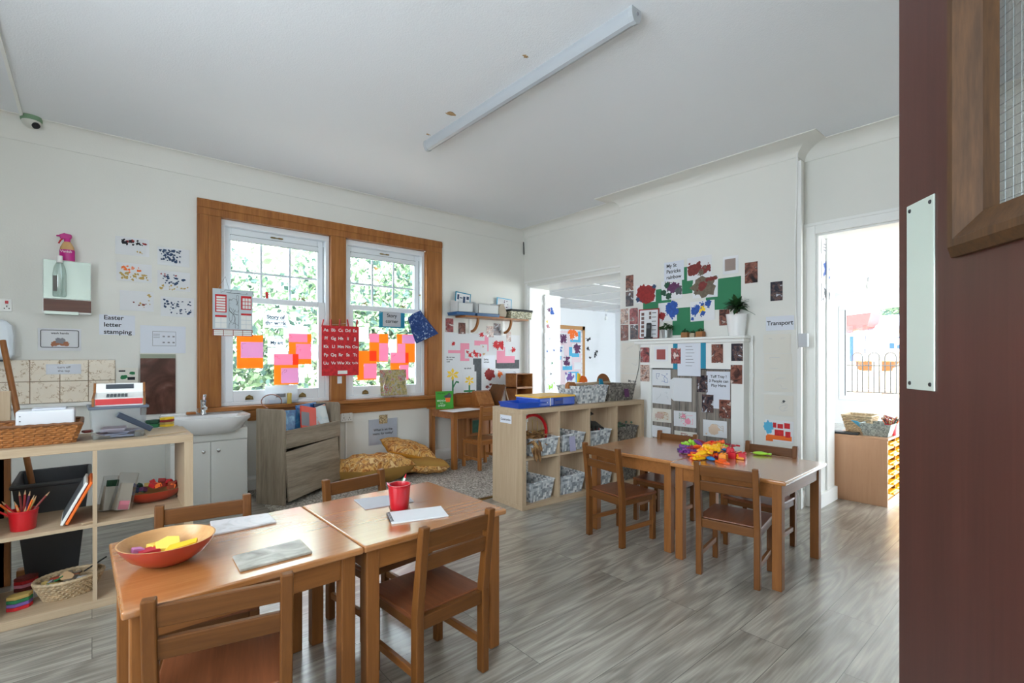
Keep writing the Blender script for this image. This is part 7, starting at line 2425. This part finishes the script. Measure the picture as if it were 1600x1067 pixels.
# ================================================================== THE ROOM BEYOND
a, b = PY(868, 506, NB), PY(913, 625, NB)
t = thing('notice_board', 'notice board with brown border and pink lining in the room beyond', 'notice board', ((a.x + b.x) / 2 - 0.10, NB, b.z))
w_, h_ = (b.x - a.x) / 2 + 0.10, PY(893, 509, NB).z - b.z
MB().box(-w_, w_, -0.012, 0, 0, h_).build('lining', plain('pale_pink_lining', (226, 206, 212), 0.8), t)
m = MB()
bw_ = 0.085
m.box(-w_, w_, -0.022, 0, h_ - bw_, h_).box(w_ - bw_, w_, -0.022, 0, 0, h_).box(-w_, -w_ + bw_, -0.022, 0, 0, h_).box(-w_, w_, -0.022, 0, 0, bw_)
m.build('border', plain('kraft_border', (186, 138, 88), 0.7), t)
m = MB()
for k in range(12):
    m.lathe([(0, 0), (0.05, 0), (0.05, 0.003), (0, 0.003)], 12, mat=Matrix.Translation((-w_ + bw_ + 0.03 + k * (2 * w_ - 2 * bw_) / 12, -0.013, h_ - bw_)) @ Matrix.Rotation(R(90), 4, 'X'))
    m.lathe([(0, 0), (0.05, 0), (0.05, 0.003), (0, 0.003)], 12, mat=Matrix.Translation((w_ - bw_, -0.013, h_ - bw_ - k * 0.105)) @ Matrix.Rotation(R(90), 4, 'X'))
m.build('scalloped_edge', M['paper'], t)
N_ = ('y', NB - 0.014)
for i, (q, lab, c, its, bq) in enumerate([((889, 514, 903, 531), 'orange dot painting at the top of the notice board', 'orange', [(0.2, 0.3, 0.05), (0.5, 0.25, 0.05), (0.85, 0.45, 0.05, 0.7), (0.3, 0.7, 0.05)], (891, 517, 907, 535)), ((873, 520, 886, 536), 'plum leaf print painting at the upper left of the notice board', 'plum', [(0.2, 0.3, 0.035), (0.5, 0.5, 0.045), (0.8, 0.35, 0.035), (0.4, 0.8, 0.035), (0.75, 0.75, 0.03)], None),
                                   ((894, 537, 908, 552), 'plum round painting at the right of the notice board', 'plum', [(0.55, 0.55, 0.07), (0.3, 0.3, 0.03)], (889, 542, 905, 558)), ((879, 556, 893, 572), 'plum ring painting low on the notice board', 'plum', [(0.4, 0.7, 0.06), (0.5, 0.3, 0.045), (0.7, 0.75, 0.03)], (879, 570, 894, 578)), ((883, 583, 899, 597), 'violet spiral painting at the bottom of the notice board', 'violet', [(0.45, 0.45, 0.06), (0.6, 0.6, 0.03)], (888, 581, 904, 597)), ((872, 539, 881, 556), 'white sheet with blue blot at the left edge of the notice board', 'blue', [(0.25, 0.45, 0.04)], (872, 554, 877, 562))]):
    if bq:
        paper('blue_mount', lab.replace('painting', 'mount').replace('print', '').replace('white sheet with blue blot', 'blue mount under the blot sheet').replace('orange dot', 'blue').replace('plum', 'blue').replace('violet', 'blue').replace('  ', ' '), 'paper', N_, *bq, M['sky'], 0.001)
    p = paper('board_painting', lab, 'painting', N_, *q, M['paper'], 0.003)
    blobs(p, [(q_[0], q_[1], q_[2] * 1.5) + tuple(q_[3:]) for q_ in its], M[c], 120 + i, jag=0.5)
p = paper('board_caption', 'small white caption sheet at the lower right of the notice board', 'caption', N_, 897, 566, 908, 577, M['paper'], 0.002)
NW = ('y', NB)
for i, (q, its, lab) in enumerate([((915, 527, 924, 562), [(0.35, 0.12, 0.03), (0.7, 0.05, 0.02), (0.4, 0.5, 0.028), (0.75, 0.9, 0.02)], 'tall white sheet with black ink blots right of the notice board'), ((926, 528, 937, 566), [(0.4, 0.65, 0.035), (0.6, 0.55, 0.022), (0.3, 0.75, 0.022)], 'second white sheet with a black ink figure, right of the notice board')]):
    p = paper('ink_picture', lab, 'picture', NW, *q, M['paper'], 0.001)
    blobs(p, [(q_[0], q_[1], q_[2] * 1.4) for q_ in its], M['ink'], 140 + i, jag=0.5)
# sheets on the reveal of the wide opening
RV = ('y', OPY1 - 0.046)
for i, (q, c, its, lab) in enumerate([((851, 462, 870, 474), 'grey', [], 'white caption strip at the top of the opening reveal'), ((851, 476, 870, 496), 'blue', [(0.6, 0.6, 0.03), (0.55, 0.3, 0.02)], 'sheet with blue and plum blot high on the opening reveal'), ((851, 498, 870, 514), 'toy_yellow', [(0.2, 0.3, 0.02, 0.5)], 'sheet with yellow and pink bars on the opening reveal'), ((851, 520, 870, 538), 'palegrey', [(0.4, 0.5, 0.012)], 'pale ruled sheet on the opening reveal'),
                               ((851, 540, 870, 558), 'blue', [(0.2, 0.5, 0.012), (0.75, 0.4, 0.012)], 'sheet with two small blue dots on the opening reveal'), ((851, 560, 870, 574), 'leaf', [(0.6, 0.5, 0.012)], 'sheet with one green dot on the opening reveal'), ((851, 577, 870, 591), 'greyp', [(0.5, 0.5, 0.012)], 'sheet with one grey mark on the opening reveal'), ((851, 594, 870, 612), 'lime', [(0.4, 0.6, 0.03, 0.6), (0.6, 0.5, 0.03, 0.5)], 'sheet with green grass strokes at the foot of the opening reveal')]):
    p = paper('reveal_sheet', lab, 'paper', RV, *q, M['paper'], 0.001)
    if its:
        blobs(p, its, M[c], 160 + i)
    if i == 1:
        blobs(p, [(0.35, 0.4, 0.022)], M['plum'], 5)
    if i == 2:
        blobs(p, [(0.25, 0.75, 0.022, 0.8)], M['toy_crimson'], 5)
# door reveal sheets
DV = ('y', DRY1 - 0.0185)
p = paper('reveal_caption', 'pale printed strip at the top of the doorway reveal', 'caption', DV, 1283, 372, 1299, 402, M['paper'], 0.001)
strips(p, [(0.2, 0.3 + 0.2 * k, 0.6, 0.36 + 0.2 * k) for k in range(3)], M['grey'], 'print')
p = paper('reveal_painting', 'painting with a blue flower blot on the doorway reveal', 'painting', DV, 1283, 407, 1299, 440, M['paper'], 0.001)
blobs(p, [(0.5, 0.4, 0.05), (0.4, 0.2, 0.03), (0.6, 0.65, 0.03)], M['blue'], 2, jag=0.5)
p = paper('reveal_painting', 'painting with a grey blot below the blue one on the doorway reveal', 'painting', DV, 1283, 442, 1299, 474, M['paper'], 0.001)
blobs(p, [(0.5, 0.5, 0.055), (0.6, 0.25, 0.03)], M['greyp'], 3, jag=0.5)


def pendant(label, px, py, drop=0.0):
    q = PZ(px, py, NZ)
    if q.x > 9.5:
        q = q * (9.2 / q.x)
    t = thing('bulb_pendant', label, 'lamp', (q.x, q.y, NZ))
    MB().lathe([(0, 0), (0.05, 0), (0.048, -0.018), (0.02, -0.03), (0, -0.03)], 20).build('ceiling_rose', M['white'], t)
    MB().tube([(0, 0, -0.02), (0, 0, -0.10 - drop)], 0.006, 8).build('flex', M['white'], t)
    MB().lathe([(0, -0.10), (0.02, -0.10), (0.022, -0.15), (0, -0.15)], 16).build('holder', M['palegrey'], t)
    MB().lathe([(0, -0.25), (0.025, -0.245), (0.036, -0.215), (0.028, -0.175), (0.014, -0.15), (0, -0.15)], 20).build('bulb', plain('frosted_bulb', (235, 236, 232), 0.3), t)


pendant('bare bulb pendant seen through the doorway', 1358, 421)
pendant('bare bulb pendant seen through the wide opening', 947, 487)

# cabinet with yellow trays in the doorway
t = thing('tray_cabinet', 'beech cabinet with yellow pull-out trays standing beyond the doorway', 'cabinet', (4.655, 0.98, 0))
CABZ = wood('pale_beech_board', (186, 140, 106), (206, 162, 128), 'z', 1.0, 0.4, 0.1, grain=0.6)
CABX = wood('pale_beech_top', (186, 140, 106), (206, 162, 128), 'x', 1.0, 0.4, 0.1, grain=0.6)
CW_, CD_, CH_ = 0.72, 0.375, 0.53
MB().box(0, 0.018, 0, CD_, 0.0, CH_ - 0.018).build('end_panel', CABZ, t, bevel=0.001)
MB().box(CW_ - 0.018, CW_, 0, CD_, 0.0, CH_ - 0.018).build('end_panel', M['beech_z'], t)
MB().box(0.0, CW_, -0.004, CD_, CH_ - 0.018, CH_).build('top', CABX, t, bevel=0.002)
MB().box(0.018, CW_ - 0.018, 0.0, CD_, 0.0, 0.05).build('plinth', CABX, t)
MB().box(0.018, CW_ - 0.018, CD_ - 0.01, CD_, 0.05, CH_ - 0.02).build('back_panel', M['beech_x'], t)
for x in (0.235, 0.468):
    MB().box(x - 0.008, x + 0.008, 0, CD_ - 0.01, 0.05, CH_ - 0.02).build('upright', M['beech_z'], t)
tray_m = plain('yellow_tray_plastic', (248, 190, 20), 0.35)
for c_i in range(3):
    for r_ in range(6):
        x0_ = 0.024 + c_i * 0.234
        z0_ = 0.056 + r_ * 0.076
        m = MB()
        m.box(x0_, x0_ + 0.198, 0.004, 0.34, z0_, z0_ + 0.052)
        m.box(x0_ - 0.002, x0_ + 0.20, -0.012, 0.006, z0_ + 0.045, z0_ + 0.056).box(x0_ + 0.06, x0_ + 0.14, -0.022, 0.006, z0_ + 0.030, z0_ + 0.046)
        m.build('tray', tray_m, t, bevel=0.003)
CT2 = CH_ + 0.0006
q = PZ(1322, 676, CT2)
o = MB().box(-0.055, 0.055, -0.09, 0.09, 0, 0.016).build('black_tablet', M['black'], None, (4.72, 1.27, CT2), (0, 0, R(8)), 0.006)
tag(o, 'black tablet lying on the beech cabinet beyond the doorway', 'tablet')
wicker('seagrass_basket', 'straw-coloured seagrass basket at the back of the beech cabinet', (4.99, 1.24, CT2), 0, 0.24, 0.21, 0.135, 0.03, [M['pale_wicker'], M['pale_wicker']], 10, 26)
t = thing('wire_basket', 'grey fabric-lined basket with blue paper on the beech cabinet', 'basket', (4.83, 1.075, CT2), R(90))
open_box(0.21, 0.25, 0.10, 0.006, woven('grey_mesh', [(142, 148, 142), (170, 176, 168), (120, 126, 122), (154, 160, 152)], 120), t, 'basket_body', 0.025)
o = MB().box(-0.05, 0.05, -0.002, 0.002, 0, 0.14).build('blue_paper_sheet', M['sky'], None, (4.80, 1.135, CT2 + 0.02), (R(-50), 0, R(40)))
tag(o, 'light blue paper sticking out of the grey basket on the cabinet', 'paper')
pot('red pot of brown scraps behind the grey basket on the cabinet', (5.02, 1.05, CT2), 0.034, 0.042, 0.10, M['red'], 'red_pot')
for k, (dx, dy, rz_) in enumerate(((-0.01, 0.01, 0.4), (0.02, -0.01, -0.3))):
    o = MB().prism([(-0.05, -0.012), (0.05, -0.014), (0.052, 0.012), (-0.048, 0.014)], 0, 0.014, 'z').build('bark_scrap', M['maroon'], None, (5.02 + dx, 1.05 + dy, CT2 + 0.10 + 0.016 * k), (0.2, -0.35, rz_ + 2.4))
    tag(o, 'brown bark scrap on the red pot of scraps', 'bark', 'bark scraps')
pot('red pot of coloured pencils at the doorway edge of the cabinet', (4.90, 0.925 + 0.085, CT2), 0.034, 0.042, 0.09, M['red'], 'red_pot')
pc = Vector((4.90, 1.01, CT2))
for k in range(12):
    a_ = k * 0.5236
    cn, c = (('yellow', 'gold'), ('dark red', 'maroon'), ('green', 'darkgreen'), ('orange', 'orange'), ('black', 'ink'), ('brown', 'rust'))[k % 6]
    pencil('%s pencil in the red pot at the doorway edge' % cn, pc + Vector((-0.01 * math.cos(a_), -0.01 * math.sin(a_), 0.01)), pc + Vector((0.06 * math.cos(a_), 0.06 * math.sin(a_), 0.135 + 0.012 * (k % 3))), 0.004, M[c], None, 'pencils in the doorway pot')

# ================================================================== OUTSIDE
struct(MB().box(-14, 40, 4.95, 40, -0.4, -0.3).box(10.3, 40, -25, 4.95, -0.4, -0.3).build('ground_outside', plain('pale_paving', (196, 190, 176), 0.9, var=0.15, vscale=2)))


def foliage(name, label, boxes, n, size, mats, seed, cat='hedge'):
    """leaf by leaf: each leaf a small bent blade on the skin of rounded masses"""
    rs = np.random.RandomState(seed)
    V_, F_2, MI = [], [], []
    tot = sum(b[3] * b[4] * b[5] for b in boxes) ** 1.0
    for (cx, cy, cz, rx, ry, rz_) in boxes:
        k = int(n * (rx * ry * rz_) / tot)
        d = rs.normal(size=(k, 3))
        d /= np.linalg.norm(d, axis=1)[:, None]
        rad = 1 - 0.35 * rs.rand(k) ** 1.6 + 0.10 * np.sin(d[:, 0] * 9 + cx) * np.sin(d[:, 2] * 8 + cy)
        P = np.array([cx, cy, cz]) + d * rad[:, None] * np.array([rx, ry, rz_])
        a = rs.normal(size=(k, 3)); a /= np.linalg.norm(a, axis=1)[:, None]
        b = np.cross(a, rs.normal(size=(k, 3))); b /= np.linalg.norm(b, axis=1)[:, None]
        s = size * rs.uniform(0.6, 1.4, k)[:, None]
        base = len(V_)
        q = np.stack([P - a * s, P + b * s * 0.5, P + a * s, P - b * s * 0.5], 1).reshape(-1, 3)
        off = sum(len(x) for x in V_)
        V_.append(q)
        F_2.append(off + np.arange(k * 4).reshape(-1, 4))
        MI.append(rs.randint(0, len(mats), k))
    V3 = np.concatenate(V_)
    F3 = np.concatenate(F_2)
    mi = np.concatenate(MI)
    me = bpy.data.meshes.new(name)
    me.vertices.add(len(V3)); me.vertices.foreach_set('co', V3.ravel())
    me.loops.add(F3.size); me.loops.foreach_set('vertex_index', F3.ravel().astype(np.int32))
    me.polygons.add(len(F3))
    me.polygons.foreach_set('loop_start', np.arange(0, F3.size, 4, dtype=np.int32))
    me.polygons.foreach_set('material_index', mi.astype(np.int32))
    for m in mats:
        me.materials.append(m)
    me.update(calc_edges=True)
    o = bpy.data.objects.new(name, me)
    COL.objects.link(o)
    return tag(o, label, cat)


M['leaf_a'] = sheet('leaf_mid_green', (130, 156, 122), 0.4, 0.5)
M['leaf_b'] = sheet('leaf_dark_green', (70, 98, 92), 0.3, 0.5)
M['leaf_c'] = sheet('leaf_pale_green', (204, 214, 186), 0.45, 0.5)
LV = [M['leaf_a'], M['leaf_b'], M['leaf_c'], M['leaf_a']]
foliage('garden_hedge', 'tall bushy green hedge outside the left window', [(-0.2, 9.2, 0.5, 2.0, 1.0, 1.6), (1.3, 9.0, 1.4, 1.6, 1.0, 1.5), (0.2, 9.8, 2.3, 1.6, 0.9, 1.4), (1.6, 9.4, 0.3, 1.4, 1.0, 1.3)], 22000, 0.075, LV, 1)
foliage('garden_hedge', 'tall bushy green hedge outside the right window', [(4.5, 9.4, 0.9, 1.45, 1.0, 1.7), (5.6, 9.6, 1.4, 1.8, 1.0, 1.6), (4.7, 10.2, 2.6, 1.7, 0.9, 1.5), (7.2, 9.8, 0.8, 1.8, 1.0, 1.6), (6.6, 10.4, 2.8, 1.5, 0.8, 1.3)], 25000, 0.075, LV, 2)
foliage('distant_tree', 'pale tree crowns behind the hedge, above the upper sashes', [(1.5, 15, 4.6, 3.0, 1.8, 2.4), (7.5, 16, 4.8, 3.4, 1.8, 2.6)], 5000, 0.15, [M['leaf_c'], M['leaf_a']], 3, 'tree')
foliage('playground_tree', 'green tree above the playground shed', [(22, 3.2, 2.6, 1.6, 1.6, 1.3)], 5000, 0.12, LV, 4, 'tree')
MB().tube([(22, 3.2, -0.3), (22, 3.2, 2.6)], [0.16, 0.10], 10).build('trunk', M['frame_wood'], bpy.data.objects['playground_tree'])
for x_, y_, z_ in ((1.5, 15, 4.6), (7.5, 16, 4.8)):
    MB().tube([(x_, y_, -0.3), (x_, y_, z_)], [0.22, 0.12], 10).build('trunk', M['frame_wood'], bpy.data.objects['distant_tree'])
# playground
PXX = 12.6
M['rail'] = plain('black_railing', (44, 44, 46), 0.5)
M['deck'] = plain('bleached_deck', (214, 182, 158), 0.85, var=0.1, vscale=3)
M['deckpost'] = plain('pale_post', (226, 204, 176), 0.85)
zt2, zb2, zh = PX(1360, 571, PXX).z, PX(1360, 613, PXX).z, PX(1360, 551, PXX).z
t = thing('hoop_railing', 'black hoop-top railing on the playground deck', 'railing', (PXX, 0, 0))
ya, yb_ = PX(1318, 560, PXX).y, PX(1430, 560, PXX).y
m = MB()
m.tube([(0, ya, zt2), (0, yb_, zt2)], 0.013, 6).tube([(0, ya, zb2), (0, yb_, zb2)], 0.013, 6)
m.tube([(0, ya - 0.02, -0.3), (0, ya - 0.02, zt2)], 0.014, 6)
m.build('rail', M['rail'], t)
pit = (ya - yb_) / 112
for k in range(4):
    yc = PX(1339.5 + 26 * k, 560, PXX).y
    hw2 = pit * 8.5
    pts = [(0, yc + hw2, zb2)] + [(0, yc + hw2 * math.cos(R(18 * j)), zh - hw2 + hw2 * math.sin(R(18 * j))) for j in range(11)] + [(0, yc - hw2, zb2)]
    MB().tube(pts, 0.012, 6).build('hoop', M['rail'], t)
    MB().tube([(0, yc, zb2), (0, yc, zt2 + 0.09)], 0.011, 6).build('upright', M['rail'], t)
t = thing('playground_deck', 'bleached wooden playground deck with boards and posts', 'deck', (PXX + 0.25, 0, -0.3))
for k in range(4):
    z_ = 0.02 + k * 0.19
    MB().box(-0.03, 0.03, yb_ - 1.0, ya + 0.6, z_, z_ + 0.16).build('board', M['deck'], t, bevel=0.006)
MB().box(0.0, 1.0, yb_ - 1.0, ya + 0.6, 0.72, 0.76).build('floor_board', M['deck'], t)
for px, top in ((1329, 565), (1369, 562), (1402, 575)):
    y2 = PX(px, 560, PXX + 0.1).y
    MB().box(-0.17, -0.04, y2 - 0.075, y2 + 0.075, 0.0, PX(px, top, PXX + 0.1).z + 0.3).build('post', M['deckpost'], t, bevel=0.01)
q = PX(1370, 564, 13.6)
t = thing('wooden_planter', 'brown boat-shaped wooden trough behind the railing', 'planter', q)
MB().prism([(-0.45, 0), (0.45, 0), (0.30, -0.22), (-0.30, -0.22)], -0.15, 0.15, 'x').build('trough', M['frame_wood'], t, bevel=0.01)
MB().box(-0.12, 0.12, -0.25, 0.25, -0.6, -0.22).build('foot', M['deckpost'], t)
SHX = 15.0
c0_, c1_ = PX(1362, 513, SHX), PX(1440, 487, SHX)
t = thing('play_shed', 'cream playground shed with grey roof and small blue sign', 'shed', (SHX, c0_.y, -0.3))
wd_ = c0_.y - c1_.y
MB().box(0.1, 2.0, -wd_ + 0.15, -0.1, 0, c0_.z + 0.3).build('wall', M['deckpost'], t)
MB().prism([(-0.15, c0_.z + 0.24), (-0.15, c0_.z + 0.34), (1.1, c1_.z + 0.34), (1.1, c1_.z + 0.24)], -wd_, 0.05, 'y').build('roof', plain('grey_felt_roof', (128, 134, 146), 0.9), t)
sg = MB().box(0.075, 0.1, -0.95, -0.25, c0_.z - 0.30, c0_.z + 0.16).build('sign', M['white'], t)
MB().box(0.068, 0.076, -0.85, -0.70, c0_.z - 0.22, c0_.z - 0.10).box(0.068, 0.076, -0.65, -0.5, c0_.z - 0.22, c0_.z - 0.13).box(0.068, 0.076, -0.45, -0.35, c0_.z - 0.22, c0_.z - 0.08).prism([(-0.8, c0_.z + 0.02), (-0.6, c0_.z + 0.09), (-0.4, c0_.z + 0.02), (-0.6, c0_.z + 0.05)], 0.068, 0.076, 'x').build('sign_marks', M['blue'], sg)
CX = 14.2
a, b, c, d = PX(1311, 494, CX), PX(1361, 488, CX), PX(1355, 510, CX), PX(1311, 519, CX)
t = thing('red_canopy', 'red slide canopy in the playground, left of the shed', 'canopy', (CX, 0, 0))
MB().prism([(p.y, p.z) for p in (a, b, c, d)] , 0, 0.9, 'x').build('canopy_cloth', plain('red_plastic_canopy', (214, 60, 58), 0.5), t)
for y2, z2 in ((a.y - 0.25, a.z), (b.y + 0.15, c.z)):
    MB().box(0.4, 0.5, y2 - 0.05, y2 + 0.05, -0.3, z2 - 0.1).build('canopy_post', M['deckpost'], t)
t = thing('blue_fence', 'blue and white slatted playground fence under the canopy', 'fence', (15.6, 0, -0.3))
for k in range(7):
    y2 = PX(1309, 560, 15.6).y - k * 0.17
    MB().box(0, 0.03, y2 - 0.06, y2 + 0.06, 0, 2.05).build('slat', M['blue'] if k % 2 == 0 else M['white'], t)
MB().box(0.03, 0.06, PX(1309, 560, 15.6).y - 1.1, PX(1309, 560, 15.6).y + 0.1, 0.6, 0.7).box(0.03, 0.06, PX(1309, 560, 15.6).y - 1.1, PX(1309, 560, 15.6).y + 0.1, 1.6, 1.7).build('fence_rail', M['deckpost'], t)


# ------------------------------------------------------------------ lettering becomes plain mesh
bpy.context.view_layer.update()
_dg = bpy.context.evaluated_depsgraph_get()
for o in [o for o in COL.objects if o.type == 'FONT']:
    me = bpy.data.meshes.new_from_object(o.evaluated_get(_dg))
    n = bpy.data.objects.new('lettering', me)
    COL.objects.link(n)
    n.parent = o.parent
    n.matrix_parent_inverse = o.matrix_parent_inverse
    n.matrix_basis = o.matrix_basis
    bpy.data.objects.remove(o, do_unlink=True)
